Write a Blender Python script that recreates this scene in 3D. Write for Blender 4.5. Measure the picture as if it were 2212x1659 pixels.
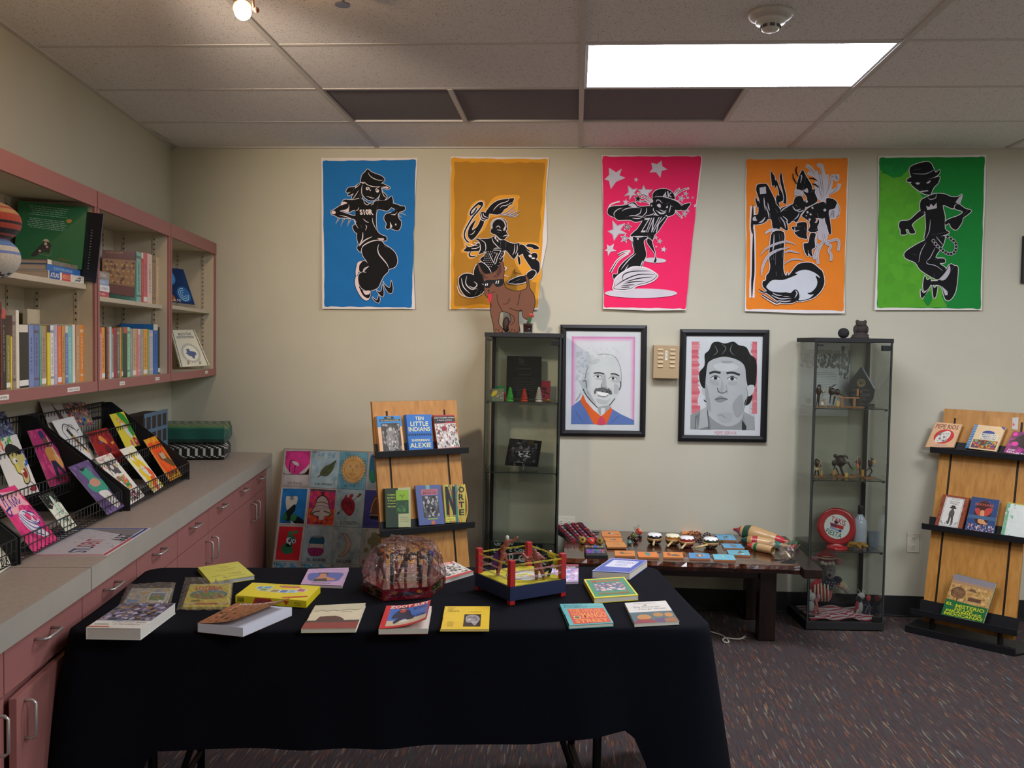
import bpy,bmesh,math,random
from mathutils import Vector,Matrix,Euler
from mathutils.geometry import tessellate_polygon
S=bpy.context.scene
for o in list(bpy.data.objects):bpy.data.objects.remove(o)
PI=math.pi
V=Vector
# ------------------------------------------------------------- camera
CAM=V((-0.0021,-5.34897,1.55863));YAW,PITCH,ROLL,FPX=-0.07121,0.0433,0.01661,1921.8
_f=V((math.sin(YAW)*math.cos(PITCH),math.cos(YAW)*math.cos(PITCH),-math.sin(PITCH)))
_r0=V((math.cos(YAW),-math.sin(YAW),0));_d0=_f.cross(_r0)
_r=_r0*math.cos(ROLL)-_d0*math.sin(ROLL);_d=_r0*math.sin(ROLL)+_d0*math.cos(ROLL)
cd=bpy.data.cameras.new('camera');cam=bpy.data.objects.new('camera',cd);S.collection.objects.link(cam)
cd.sensor_width=36;cd.lens=FPX/2212*36;cd.clip_start=.05;cd.clip_end=60
mw=Matrix.Identity(4)
for i in range(3):mw[i][0]=_r[i];mw[i][1]=-_d[i];mw[i][2]=-_f[i];mw[i][3]=CAM[i]
cam.matrix_world=mw;S.camera=cam
# ------------------------------------------------------------- world, light, exposure
S.view_settings.view_transform='Standard';S.view_settings.look='None'
S.view_settings.gamma=1;S.view_settings.use_curve_mapping=False
S.view_settings.exposure=0.1;S.cycles.transparent_max_bounces=40
CEIL=2.74
wd=bpy.data.worlds.new('world');S.world=wd;wd.use_nodes=True
wd.node_tree.nodes['Background'].inputs[0].default_value=(.8,.85,.9,1)
wd.node_tree.nodes['Background'].inputs[1].default_value=0.05
TROFFER=23.5
SPOT=150.0
W0=V((-2.503,0,0));ANG=-0.14874
LS=V((-math.sin(ANG),-math.cos(ANG),0));LN=V((math.cos(ANG),-math.sin(ANG),0))
# ------------------------------------------------------------- points on the place's own planes
def ray(px,py):return _r*((px-1106)/FPX)+_d*((py-829.5)/FPX)+_f
def onp(px,py,p0,n):
 v=ray(px,py);return CAM+v*((p0-CAM).dot(n)/v.dot(n))
def atY(px,py,Y=0.0):return onp(px,py,V((0,Y,0)),V((0,1,0)))
def atZ(px,py,Z):return onp(px,py,V((0,0,Z)),V((0,0,1)))
def LP(s,d,z):return W0+LS*s+LN*d+V((0,0,z))
def atL(px,py,d):
 P=onp(px,py,W0+LN*d,LN);return P
 # ------------------------------------------------------------- colour and materials
def lin(c):
 if isinstance(c,str):
  c=c.lstrip('#')
  if len(c)==3:c=''.join(x*2 for x in c)
  c=[int(c[i:i+2],16)/255 for i in (0,2,4)]
 return tuple((x/12.92 if x<=.04045 else ((x+.055)/1.055)**2.4) for x in c[:3])+(1,)
MATS={}
def nmat(name):
 m=bpy.data.materials.new(name);m.use_nodes=True
 nt=m.node_tree;b=nt.nodes['Principled BSDF'];MATS[name]=m
 return m,nt,b
def N(nt,t,**k):
 n=nt.nodes.new(t)
 for a,v in k.items():
  if a.startswith('i_'):n.inputs[int(a[2:])].default_value=v
  else:setattr(n,a,v)
 return n
def finish(name,rough=.6,noise=0,scale=40,metal=0,coat=0,bump=0,bscale=200,spec=.5,stretch=None,trans=0,sheen=0,gain=1.0):
 """a finish: takes the piece's own colour (attribute Col), mottles it a little and gives it its gloss and relief"""
 m,nt,b=nmat(name);L=nt.links
 at=N(nt,'ShaderNodeAttribute',attribute_name='Col');col=at.outputs['Color']
 tc=N(nt,'ShaderNodeTexCoord');src=tc.outputs['Object']
 if stretch:
  mp=N(nt,'ShaderNodeMapping');mp.inputs['Scale'].default_value=stretch;L.new(src,mp.inputs[0]);src=mp.outputs[0]
 if noise:
  nz=N(nt,'ShaderNodeTexNoise');nz.inputs['Scale'].default_value=scale;nz.inputs['Detail'].default_value=5;L.new(src,nz.inputs['Vector'])
  mr=N(nt,'ShaderNodeMapRange');L.new(nz.outputs[0],mr.inputs[0])
  mr.inputs[1].default_value=.3;mr.inputs[2].default_value=.7;mr.inputs[3].default_value=(1-noise)*gain;mr.inputs[4].default_value=(1+noise*.6)*gain
  mx=N(nt,'ShaderNodeVectorMath',operation='SCALE');L.new(col,mx.inputs[0]);L.new(mr.outputs[0],mx.inputs['Scale']);col=mx.outputs[0]
 if gain>1:mi=N(nt,'ShaderNodeVectorMath',operation='MINIMUM');L.new(col,mi.inputs[0]);mi.inputs[1].default_value=(.88,.88,.88);col=mi.outputs[0]
 L.new(col,b.inputs['Base Color'])
 if bump:
  nb=N(nt,'ShaderNodeTexNoise');nb.inputs['Scale'].default_value=bscale;nb.inputs['Detail'].default_value=3;L.new(src,nb.inputs['Vector'])
  bp=N(nt,'ShaderNodeBump');bp.inputs['Strength'].default_value=bump;bp.inputs['Distance'].default_value=.003
  L.new(nb.outputs[0],bp.inputs['Height']);L.new(bp.outputs[0],b.inputs['Normal'])
 b.inputs['Roughness'].default_value=rough;b.inputs['Metallic'].default_value=metal
 b.inputs['Specular IOR Level'].default_value=spec;b.inputs['Coat Weight'].default_value=coat;b.inputs['Coat Roughness'].default_value=.12
 if sheen:b.inputs['Sheen Weight'].default_value=sheen
 return m
finish('paper',.75,.03,60,gain=1.25);finish('print',.8,.05,9,spec=.3,gain=1.25);finish('watercolour',.9,.22,14,spec=.2,gain=1.12);finish('poster_print',.85,.05,9,spec=.25,gain=1.1)
finish('cover',.38,.05,30,coat=.25,gain=1.4);finish('pages',.85,.1,500,stretch=(1,1,6),bump=.1,gain=1.2)
finish('plastic',.35,.03,20);finish('matte',.7,.06,30);finish('black_metal',.45,.1,40,spec=.5,metal=.2)
finish('steel',.28,.05,60,metal=.55);finish('fabric',.95,.14,160,bump=.6,bscale=500,sheen=.15);finish('plush',1,.12,90,bump=1,bscale=260,sheen=.4)
finish('gloss',.12,.1,25,coat=.6);finish('pink_laminate',.5,.05,220,spec=.4);finish('cream_paint',.6,.04,12)
finish('beige_metal',.45,.02,30);finish('foil',.18,.1,30,metal=.8);finish('clay',.9,.25,35,bump=.7,bscale=60);finish('charcoal',.95,.3,14,spec=.1)
def wood(name,c1,c2,c3,stretch,rough,coat,scale=6,bump=.15):
 m,nt,b=nmat(name);L=nt.links
 tc=N(nt,'ShaderNodeTexCoord');mp=N(nt,'ShaderNodeMapping');mp.inputs['Scale'].default_value=stretch;L.new(tc.outputs['Object'],mp.inputs[0])
 n1=N(nt,'ShaderNodeTexNoise');n1.inputs['Scale'].default_value=scale;n1.inputs['Detail'].default_value=8;n1.inputs['Distortion'].default_value=.6;L.new(mp.outputs[0],n1.inputs['Vector'])
 cr=N(nt,'ShaderNodeValToRGB');e=cr.color_ramp.elements;e[0].position=.3;e[0].color=lin(c1);e[1].position=.72;e[1].color=lin(c3)
 x=cr.color_ramp.elements.new(.5);x.color=lin(c2)
 L.new(n1.outputs[0],cr.inputs[0]);L.new(cr.outputs[0],b.inputs['Base Color'])
 b.inputs['Roughness'].default_value=rough;b.inputs['Coat Weight'].default_value=coat;b.inputs['Coat Roughness'].default_value=.08
 bp=N(nt,'ShaderNodeBump');bp.inputs['Strength'].default_value=bump;bp.inputs['Distance'].default_value=.004;L.new(n1.outputs[0],bp.inputs['Height']);L.new(bp.outputs[0],b.inputs['Normal'])
 return m
wood('oak','#a5702e','#b67f38','#c08b45',(7,7,.8),.45,.1)
wood('dark_wood','#1a0a05','#3c1a0c','#6b3519',(.9,9,9),.22,.8,5,.5)
wood('dark_wood_leg','#0a0504','#1c0d08','#2c150c',(9,9,1),.35,.3,5,.3)
def paint(name,c,rough=.75,amp=.03,scale=3,bump=.08,bscale=350):
 m,nt,b=nmat(name);L=nt.links;c=lin(c)
 tc=N(nt,'ShaderNodeTexCoord');nz=N(nt,'ShaderNodeTexNoise');nz.inputs['Scale'].default_value=scale;nz.inputs['Detail'].default_value=4;L.new(tc.outputs['Object'],nz.inputs['Vector'])
 cr=N(nt,'ShaderNodeValToRGB');e=cr.color_ramp.elements;e[0].position=.3;e[1].position=.7
 e[0].color=tuple(x*(1-amp) for x in c[:3])+(1,);e[1].color=tuple(min(1,x*(1+amp)) for x in c[:3])+(1,)
 L.new(nz.outputs[0],cr.inputs[0]);L.new(cr.outputs[0],b.inputs['Base Color']);b.inputs['Roughness'].default_value=rough
 nb=N(nt,'ShaderNodeTexNoise');nb.inputs['Scale'].default_value=bscale;L.new(tc.outputs['Object'],nb.inputs['Vector'])
 bp=N(nt,'ShaderNodeBump');bp.inputs['Strength'].default_value=bump;bp.inputs['Distance'].default_value=.002;L.new(nb.outputs[0],bp.inputs['Height']);L.new(bp.outputs[0],b.inputs['Normal'])
 return m
paint('wall_paint','#c2bfac');paint('counter_laminate','#a99b8f',.45,.1,90,.03);paint('cove_base','#16171a',.5)
paint('grid_paint','#cbc7c2',.7)
# acoustic ceiling tile: pale mineral board with small dark pits
def tile_mat(name,c,pit,thr,sc=130):
 m,nt,b=nmat(name);L=nt.links
 tc=N(nt,'ShaderNodeTexCoord');vo=N(nt,'ShaderNodeTexVoronoi');vo.inputs['Scale'].default_value=sc;L.new(tc.outputs['Object'],vo.inputs['Vector'])
 nz=N(nt,'ShaderNodeTexNoise');nz.inputs['Scale'].default_value=45;nz.inputs['Detail'].default_value=3;L.new(tc.outputs['Object'],nz.inputs['Vector'])
 ad=N(nt,'ShaderNodeMath',operation='MULTIPLY_ADD');L.new(nz.outputs[0],ad.inputs[0]);ad.inputs[1].default_value=-.55;ad.inputs[2].default_value=.30
 ad2=N(nt,'ShaderNodeMath',operation='SUBTRACT');L.new(vo.outputs['Distance'],ad2.inputs[0]);L.new(ad.outputs[0],ad2.inputs[1])
 cr=N(nt,'ShaderNodeValToRGB');e=cr.color_ramp.elements;e[0].position=thr;e[0].color=lin(pit);e[1].position=thr+.12;e[1].color=lin(c)
 L.new(ad2.outputs[0],cr.inputs[0]);L.new(cr.outputs[0],b.inputs['Base Color']);b.inputs['Roughness'].default_value=.95
 bp=N(nt,'ShaderNodeBump');bp.inputs['Strength'].default_value=.5;bp.inputs['Distance'].default_value=.003;L.new(cr.outputs[0],bp.inputs['Height']);L.new(bp.outputs[0],b.inputs['Normal'])
tile_mat('ceiling_tile','#e6e3e2','#9a9490',.13);tile_mat('dark_tile','#716d72','#5c585c',.1)
# carpet: dark charcoal-plum loops shot through with short coloured flecks running along Y
def carpet():
 m,nt,b=nmat('carpet');L=nt.links
 tc=N(nt,'ShaderNodeTexCoord');mp=N(nt,'ShaderNodeMapping');mp.inputs['Scale'].default_value=(190,17,1);mp.inputs['Rotation'].default_value=(0,0,.12);L.new(tc.outputs['Object'],mp.inputs[0])
 vo=N(nt,'ShaderNodeTexVoronoi');vo.inputs['Scale'].default_value=1;L.new(mp.outputs[0],vo.inputs['Vector'])
 sp=N(nt,'ShaderNodeSeparateColor');L.new(vo.outputs['Color'],sp.inputs[0])
 cr=N(nt,'ShaderNodeValToRGB');cr.color_ramp.interpolation='CONSTANT';els=cr.color_ramp.elements
 pal=[(0,'#443b3c'),(.4,'#3d3536'),(.62,'#493f3e'),(.74,'#563c34'),(.81,'#3f403e'),(.87,'#6a4636'),(.91,'#424846'),(.94,'#7a6c5a'),(.965,'#744c34'),(.985,'#66686a')]
 els[0].color=lin(pal[0][1]);els[1].position=pal[1][0];els[1].color=lin(pal[1][1])
 for p_,c_ in pal[2:]:x=els.new(p_);x.color=lin(c_)
 L.new(sp.outputs[0],cr.inputs[0])
 nz=N(nt,'ShaderNodeTexNoise');nz.inputs['Scale'].default_value=5;nz.inputs['Detail'].default_value=4;L.new(tc.outputs['Object'],nz.inputs['Vector'])
 mx=N(nt,'ShaderNodeMix',data_type='RGBA');mr=N(nt,'ShaderNodeMapRange');L.new(nz.outputs[0],mr.inputs[0])
 mr.inputs[1].default_value=.35;mr.inputs[2].default_value=.65;mr.inputs[3].default_value=.0;mr.inputs[4].default_value=.55
 L.new(mr.outputs[0],mx.inputs[0]);L.new(cr.outputs[0],mx.inputs[6]);mx.inputs[7].default_value=lin('#433b3c');L.new(mx.outputs[2],b.inputs['Base Color'])
 b.inputs['Roughness'].default_value=1;b.inputs['Specular IOR Level'].default_value=.1
 bp=N(nt,'ShaderNodeBump');bp.inputs['Strength'].default_value=.6;bp.inputs['Distance'].default_value=.004;L.new(vo.outputs['Distance'],bp.inputs['Height']);L.new(bp.outputs[0],b.inputs['Normal'])
carpet()
def glassy(name,tint,gl=1.0,rough=.02,bump=0,base=.0):
 m=bpy.data.materials.new(name);m.use_nodes=True;nt=m.node_tree;MATS[name]=m;L=nt.links
 nt.nodes.remove(nt.nodes['Principled BSDF']);out=nt.nodes['Material Output']
 tr=N(nt,'ShaderNodeBsdfTransparent');tr.inputs[0].default_value=lin(tint);g=N(nt,'ShaderNodeBsdfGlossy');g.inputs['Roughness'].default_value=rough
 fr=N(nt,'ShaderNodeFresnel');fr.inputs[0].default_value=1.5
 mu=N(nt,'ShaderNodeMath',operation='MULTIPLY_ADD');L.new(fr.outputs[0],mu.inputs[0]);mu.inputs[1].default_value=gl;mu.inputs[2].default_value=base
 mx=N(nt,'ShaderNodeMixShader');L.new(mu.outputs[0],mx.inputs[0]);L.new(tr.outputs[0],mx.inputs[1]);L.new(g.outputs[0],mx.inputs[2]);L.new(mx.outputs[0],out.inputs[0])
 if bump:
  tc=N(nt,'ShaderNodeTexCoord');nb=N(nt,'ShaderNodeTexNoise');nb.inputs['Scale'].default_value=60;nb.inputs['Detail'].default_value=3;L.new(tc.outputs['Object'],nb.inputs['Vector'])
  bp=N(nt,'ShaderNodeBump');bp.inputs['Strength'].default_value=bump;bp.inputs['Distance'].default_value=.01;L.new(nb.outputs[0],bp.inputs['Height'])
  L.new(bp.outputs[0],g.inputs['Normal']);L.new(bp.outputs[0],fr.inputs['Normal'])
glassy('glass','#fdfffe',.7);glassy('glass_edge','#3a5a4c',.8,.1);glassy('clear_film','#fdfcfc',.55,.10,.7,.012);glassy('wrap_film','#fbf8fa',.8,.07,1.0,.012);glassy('sleeve','#f2f2f2',1.0,.1,.3,.03)
def emit(name,c,s):
 m=bpy.data.materials.new(name);m.use_nodes=True;nt=m.node_tree;MATS[name]=m
 nt.nodes.remove(nt.nodes['Principled BSDF']);e=N(nt,'ShaderNodeEmission');e.inputs[0].default_value=lin(c);e.inputs[1].default_value=s
 nt.links.new(e.outputs[0],nt.nodes['Material Output'].inputs[0])
emit('troffer_light','#f3f5ff',TROFFER);emit('bulb_light','#ffcf9c',150)
# ------------------------------------------------------------- mesh builder
def frame(o,x,y,z=None):
 """matrix with origin o and axes x, y (z = x cross y)"""
 x=x.normalized();z=x.cross(y).normalized() if z is None else z.normalized();y=z.cross(x)
 m=Matrix.Identity(4)
 for i in range(3):m[i][0]=x[i];m[i][1]=y[i];m[i][2]=z[i];m[i][3]=o[i]
 return m
class MB:
 def __init__(s,M=None):s.v=[];s.f=[];s.c=[];s.sm=[];s.M=M;s.col=lin('#888');s.smooth=False
 def C(s,c,smooth=None):
  s.col=lin(c)
  if smooth is not None:s.smooth=smooth
  return s
 def add(s,vs,fs,M=None):
  b=len(s.v);T=s.M
  if M is not None:T=(T@M) if T is not None else M
  for p in vs:s.v.append((T@V(p)) if T is not None else V(p))
  for f in fs:s.f.append(tuple(b+i for i in f));s.c.append(s.col);s.sm.append(s.smooth)
  return b
 def box(s,x0,x1,y0,y1,z0,z1,M=None):
  vs=[(x,y,z) for z in (z0,z1) for y in (y0,y1) for x in (x0,x1)]
  s.add(vs,[(0,2,3,1),(4,5,7,6),(0,1,5,4),(2,6,7,3),(0,4,6,2),(1,3,7,5)],M);return s
 def bbox(s,x0,x1,y0,y1,z0,z1,r=.003,M=None):
  """box with chamfered edges"""
  r=min(r,(x1-x0)*.49,(y1-y0)*.49,(z1-z0)*.49);bm=bmesh.new()
  vs=[bm.verts.new((x,y,z)) for z in (z0,z1) for y in (y0,y1) for x in (x0,x1)]
  for f in [(0,2,3,1),(4,5,7,6),(0,1,5,4),(2,6,7,3),(0,4,6,2),(1,3,7,5)]:bm.faces.new([vs[i] for i in f])
  bmesh.ops.bevel(bm,geom=bm.edges[:],offset=r,segments=2,affect='EDGES',profile=.6)
  s.addbm(bm,M);return s
 def addbm(s,bm,M=None):
  bm.verts.index_update();s.add([v.co.copy() for v in bm.verts],[tuple(v.index for v in f.verts) for f in bm.faces],M);bm.free()
 def hexa(s,b4,t4):
  """solid between two quads"""
  s.add(list(b4)+list(t4),[(3,2,1,0),(4,5,6,7),(0,1,5,4),(1,2,6,5),(2,3,7,6),(3,0,4,7)]);return s
 def quad(s,a,b,c,d):s.add([a,b,c,d],[(0,1,2,3)]);return s
 def flat(s,pts):
  tri=tessellate_polygon([[V(p) for p in pts]]);s.add(pts,[tuple(t) for t in tri]);return s
 def prism(s,pts2,z0,z1,M=None):
  n=len(pts2);tri=tessellate_polygon([[V((p[0],p[1],0)) for p in pts2]])
  vs=[(p[0],p[1],z0) for p in pts2]+[(p[0],p[1],z1) for p in pts2]
  fs=[tuple(t) for t in tri]+[tuple(i+n for i in reversed(t)) for t in tri]+[(i,(i+1)%n,(i+1)%n+n,i+n) for i in range(n)]
  s.add(vs,fs,M);return s
 def lathe(s,prof,n=20,M=None,cap=True):
  vs=[];fs=[];k=len(prof)
  for i in range(n):
   a=2*PI*i/n
   for r,z in prof:vs.append((r*math.cos(a),r*math.sin(a),z))
  for i in range(n):
   j=(i+1)%n
   for q in range(k-1):fs.append((i*k+q,j*k+q,j*k+q+1,i*k+q+1))
  if cap:
   if prof[0][0]>1e-5:fs.append(tuple(i*k for i in reversed(range(n))))
   if prof[-1][0]>1e-5:fs.append(tuple(i*k+k-1 for i in range(n)))
  s.add(vs,fs,M);return s
 def tube(s,path,r,n=8,cap=True,M=None,closed=False):
  path=[V(p) for p in path];k=len(path);rs=r if isinstance(r,(list,tuple)) else [r]*k
  if len(rs)<k:rs=[rs[0]+(rs[-1]-rs[0])*i/(k-1) for i in range(k)]
  vs=[];up=None
  for i,p in enumerate(path):
   a=path[(i-1)%k] if (closed or i>0) else p;b=path[(i+1)%k] if (closed or i<k-1) else p
   t=(b-a).normalized()
   if up is None:up=V((0,0,1)) if abs(t.z)<.9 else V((1,0,0))
   u=(up-t*up.dot(t))
   u=u.normalized() if u.length>1e-6 else t.orthogonal().normalized()
   w=t.cross(u);up=u
   for j in range(n):vs.append(p+(u*math.cos(2*PI*j/n)+w*math.sin(2*PI*j/n))*rs[i])
  fs=[]
  for i in range(k if closed else k-1):
   i2=(i+1)%k
   for j in range(n):fs.append((i*n+j,i*n+(j+1)%n,i2*n+(j+1)%n,i2*n+j))
  if cap and not closed:fs+=[tuple(reversed(range(n))),tuple((k-1)*n+j for j in range(n))]
  s.add(vs,fs,M);return s
 def ell(s,c,r,n=14,m=9,M=None,R=None):
  if not isinstance(r,(tuple,list)):r=(r,r,r)
  T=Matrix.Translation(V(c))
  if R is not None:T=T@(R.to_matrix().to_4x4() if isinstance(R,Euler) else R)
  if M is not None:T=M@T
  vs=[(0,0,-r[2])];
  for i in range(1,m):
   t=-PI/2+PI*i/m
   for j in range(n):a=2*PI*j/n;vs.append((r[0]*math.cos(t)*math.cos(a),r[1]*math.cos(t)*math.sin(a),r[2]*math.sin(t)))
  vs.append((0,0,r[2]));fs=[]
  for j in range(n):fs.append((0,1+(j+1)%n,1+j))
  for i in range(m-2):
   for j in range(n):a=1+i*n+j;b=1+i*n+(j+1)%n;fs.append((a,b,b+n,a+n))
  L=len(vs)-1
  for j in range(n):fs.append((L,1+(m-2)*n+j,1+(m-2)*n+(j+1)%n))
  s.add(vs,fs,T);return s
 def build(s,name,mat,parent=None,label=None,cat=None,group=None,kind=None):
  me=bpy.data.meshes.new(name);me.from_pydata([tuple(p) for p in s.v],[],s.f)
  if s.sm:me.polygons.foreach_set('use_smooth',s.sm)
  a=me.color_attributes.new('Col','FLOAT_COLOR','CORNER');buf=[]
  for f,c in zip(s.f,s.c):
   for _ in f:buf.extend(c)
  a.data.foreach_set('color',buf)
  me.materials.append(MATS[mat] if isinstance(mat,str) else mat)
  o=bpy.data.objects.new(name,me);S.collection.objects.link(o)
  if parent:o.parent=parent
  return tag(o,label,cat,group,kind)
def tag(o,label=None,cat=None,group=None,kind=None):
 if label:o['label']=label
 if cat:o['category']=cat
 if group:o['group']=group
 if kind:o['kind']=kind
 return o
def thing(name,label,cat,group=None,kind=None):
 o=bpy.data.objects.new(name,None);S.collection.objects.link(o);o.empty_display_size=.05
 return tag(o,label,cat,group,kind)
def rebase(root):
 """moves a thing's Empty to the middle of its parts' foot"""
 ps=[]
 for o in S.objects:
  q=o
  while q.parent:q=q.parent
  if q is root and o.type=='MESH' and o is not root:
   ps+=[V((o.data.vertices[i].co)) for i in range(0,len(o.data.vertices),max(1,len(o.data.vertices)//40))]
 if not ps:return
 b=V((sum(p.x for p in ps)/len(ps),sum(p.y for p in ps)/len(ps),min(p.z for p in ps)))
 root.location=b
 for ch in root.children:ch.location=-b
 # ------------------------------------------------------------- flat print, laid as thin coloured shapes on the sheet itself
def pts(t):
 if isinstance(t,str):return [tuple(float(x) for x in q.split(',')) for q in t.split()]
 return t
def crom(P,closed=True,k=4):
 n=len(P);out=[]
 for i in range(n if closed else n-1):
  if closed:a,b,c,d=P[i-1],P[i],P[(i+1)%n],P[(i+2)%n]
  else:a,b,c,d=P[max(i-1,0)],P[i],P[i+1],P[min(i+2,n-1)]
  for j in range(k):
   t=j/k;out.append(tuple(.5*((2*b[m])+(-a[m]+c[m])*t+(2*a[m]-5*b[m]+4*c[m]-d[m])*t*t+(-a[m]+3*b[m]-3*c[m]+d[m])*t**3) for m in (0,1)))
 if not closed:out.append(P[-1])
 return out
_tx={}
def textmesh(t,bold=0.0):
 k=(t,bold)
 if k not in _tx:
  cu=bpy.data.curves.new('t','FONT');cu.body=t;cu.offset=bold;cu.resolution_u=2;cu.align_x='CENTER';cu.space_line=.9
  ob=bpy.data.objects.new('t',cu);S.collection.objects.link(ob);dg=bpy.context.evaluated_depsgraph_get();dg.update()
  me=bpy.data.meshes.new_from_object(ob.evaluated_get(dg));vs=[(v.co.x,v.co.y) for v in me.vertices];fs=[tuple(p.vertices) for p in me.polygons]
  bpy.data.objects.remove(ob);bpy.data.curves.remove(cu);bpy.data.meshes.remove(me)
  xs=[p[0] for p in vs] or [0,1];ys=[p[1] for p in vs] or [0,1];x0,x1,y0,y1=min(xs),max(xs),min(ys),max(ys)
  _tx[k]=([((x-x0)/max(1e-6,x1-x0),(y-y0)/max(1e-6,y1-y0)) for x,y in vs],fs,(x1-x0)/max(1e-6,y1-y0))
 return _tx[k]
class Art:
 """draws on a surface: mp(u, v) -> point, n its outward normal; each further shape lies a hair above the one before"""
 def __init__(s,mb,mp,n,step=.00025,z0=.0003):s.mb=mb;s.mp=mp;s.n=n;s.h=z0;s.step=step*.18;s.ox=s.oy=0;s.k=1
 def f(s,ox,oy,k):s.ox,s.oy,s.k=ox,oy,k;return s
 def P(s,u,v):return s.mp(s.ox+u/s.k,s.oy+v/s.k)+s.n*s.h
 def up(s):s.h+=s.step
 def poly(s,c,t,up=True):
  p=pts(t);s.mb.C(c);s.mb.flat([s.P(*q) for q in p]);
  if up:s.up()
  return s
 def blob(s,c,t,k=4):return s.poly(c,crom(pts(t),True,k))
 def line(s,c,w,t,closed=False,smooth=True,taper=0,up=True):
  p=pts(t)
  if smooth and len(p)>2:p=crom(p,closed,4)
  n=len(p);L=[];Rr=[]
  for i in range(n):
   a=p[i-1] if (closed or i>0) else p[i];b=p[(i+1)%n] if (closed or i<n-1) else p[i]
   dx,dy=b[0]-a[0],b[1]-a[1];l=math.hypot(dx,dy) or 1;q=i/(n-1) if n>1 else 0
   ww=w/2
   if taper==1:ww*=max(.08,1-q)
   elif taper==2:ww*=max(.08,math.sin(PI*min(1,max(0,q)))**.7)
   elif taper==-1:ww*=max(.08,q)
   L.append((p[i][0]-dy/l*ww,p[i][1]+dx/l*ww));Rr.append((p[i][0]+dy/l*ww,p[i][1]-dx/l*ww))
  s.mb.C(c);vs=[s.P(*q) for q in L+Rr];fs=[(i,(i+1)%n,(i+1)%n+n,i+n) for i in range(n if closed else n-1)]
  s.mb.add(vs,fs)
  if up:s.up()
  return s
 def fig(s,t,fill='#17181a',edge='#e8e4e4',w=10,smooth=True):
  """filled shape with a pale outline"""
  p=pts(t);p=crom(p,True,4) if smooth else p
  s.line(edge,w*2,p,closed=True,smooth=False);s.poly(fill,p);return s
 def circ(s,c,x,y,r,r2=None,n=14,a=0):
  r2=r if r2 is None else r2;ca,sa=math.cos(a),math.sin(a)
  return s.poly(c,[(x+r*math.cos(2*PI*i/n)*ca-r2*math.sin(2*PI*i/n)*sa,y+r*math.cos(2*PI*i/n)*sa+r2*math.sin(2*PI*i/n)*ca) for i in range(n)])
 def star(s,c,x,y,r,a=0,q=.42):
  return s.poly(c,[(x+(r if i%2==0 else r*q)*math.sin(a+PI*i/5),y-(r if i%2==0 else r*q)*math.cos(a+PI*i/5)) for i in range(10)])
 def rect(s,c,x0,y0,x1,y1):return s.poly(c,[(x0,y0),(x1,y0),(x1,y1),(x0,y1)])
 def text(s,c,t,x0,y0,x1,y1,bold=.0,quad=None):
  """text filling the box (y down), or a quad tl, tr, br, bl"""
  vs,fs,asp=textmesh(t,bold);q=pts(quad) if quad else [(x0,y0),(x1,y0),(x1,y1),(x0,y1)]
  o=[]
  for u,v in vs:
   v=1-v;o.append(s.P(*(q[0][i]*(1-u)*(1-v)+q[1][i]*u*(1-v)+q[2][i]*u*v+q[3][i]*(1-u)*v for i in (0,1))))
  s.mb.C(c);s.mb.add(o,fs);s.up();return s
 def scatter(s,cols,x0,y0,x1,y1,n,r,seed=1):
  rd=random.Random(seed)
  for i in range(n):
   x,y,a,q=rd.uniform(x0,x1),rd.uniform(y0,y1),rd.uniform(0,PI),rd.uniform(.4,1)*r
   pp=[(x+q*math.cos(a+2*PI*j/6)*rd.uniform(.5,1.2),y+q*math.sin(a+2*PI*j/6)*rd.uniform(.5,1.2)) for j in range(6)]
   pp=[(min(max(u,x0),x1),min(max(v,y0),y1)) for u,v in pp]
   s.poly(rd.choice(cols),pp,up=False);s.h+=s.step/6
  s.up();return s
 def bars(s,c,x0,x1,ys,h,seed=3,lo=.5):
  """lines of print too small to read"""
  rd=random.Random(seed)
  for y in ys:
   w=(x1-x0)*rd.uniform(lo,1);m=(x0+x1)/2;x=m-w/2
   while x<m+w/2:
    q=(x1-x0)*rd.uniform(.05,.13);e=min(x+q,m+w/2)
    s.poly(c,[(x,y),(e,y),(e,y+h),(x,y+h)],up=False);x=e+(x1-x0)*.02
  s.up();return s
def quadmap(a,b,c,d):
 """u, v in 0..1 over the corners top-left, top-right, bottom-right, bottom-left"""
 return lambda u,v:a*((1-u)*(1-v))+b*(u*(1-v))+c*(u*v)+d*((1-u)*v)
 # ============================================================= the room
XR,YB=4.2,-7.2
def plane_struct(name,mat,pts3,kind='structure',parent=None):
 m=MB().C('#999');m.add(pts3,[tuple(range(len(pts3)))]);return m.build(name,mat,parent,kind=kind)
LB=LP(7.3,0,0)
plane_struct('floor','carpet',[(W0.x,0,0),(LB.x,LB.y,0),(XR,LB.y,0),(XR,0,0)])
def wall(name,a,b,n,t=.1):
 m=MB().C('#999');a=V(a);b=V(b);n=V(n)*-t
 m.hexa([a,b,b+n,a+n],[p+V((0,0,CEIL+.02)) for p in (a,b,b+n,a+n)]);return m.build(name,'wall_paint',kind='structure')
wall('wall_back',(W0.x-.1,0,0),(XR,0,0),(0,-1,0));wall('wall_left',LP(0,0,0),LP(7.4,0,0),LN)
wall('wall_right',(XR,0,0),(XR,LB.y,0),(-1,0,0));wall('wall_front',(LB.x-.1,LB.y,0),(XR,LB.y,0),(0,1,0))
m=MB().C('#222');m.bbox(W0.x+.64,XR,-.006,0,.004,.121,.002);m.bbox(W0.x+.64,XR,-.02,0,0,.01,.004);m.build('baseboard_back','cove_base',kind='structure')
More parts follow.
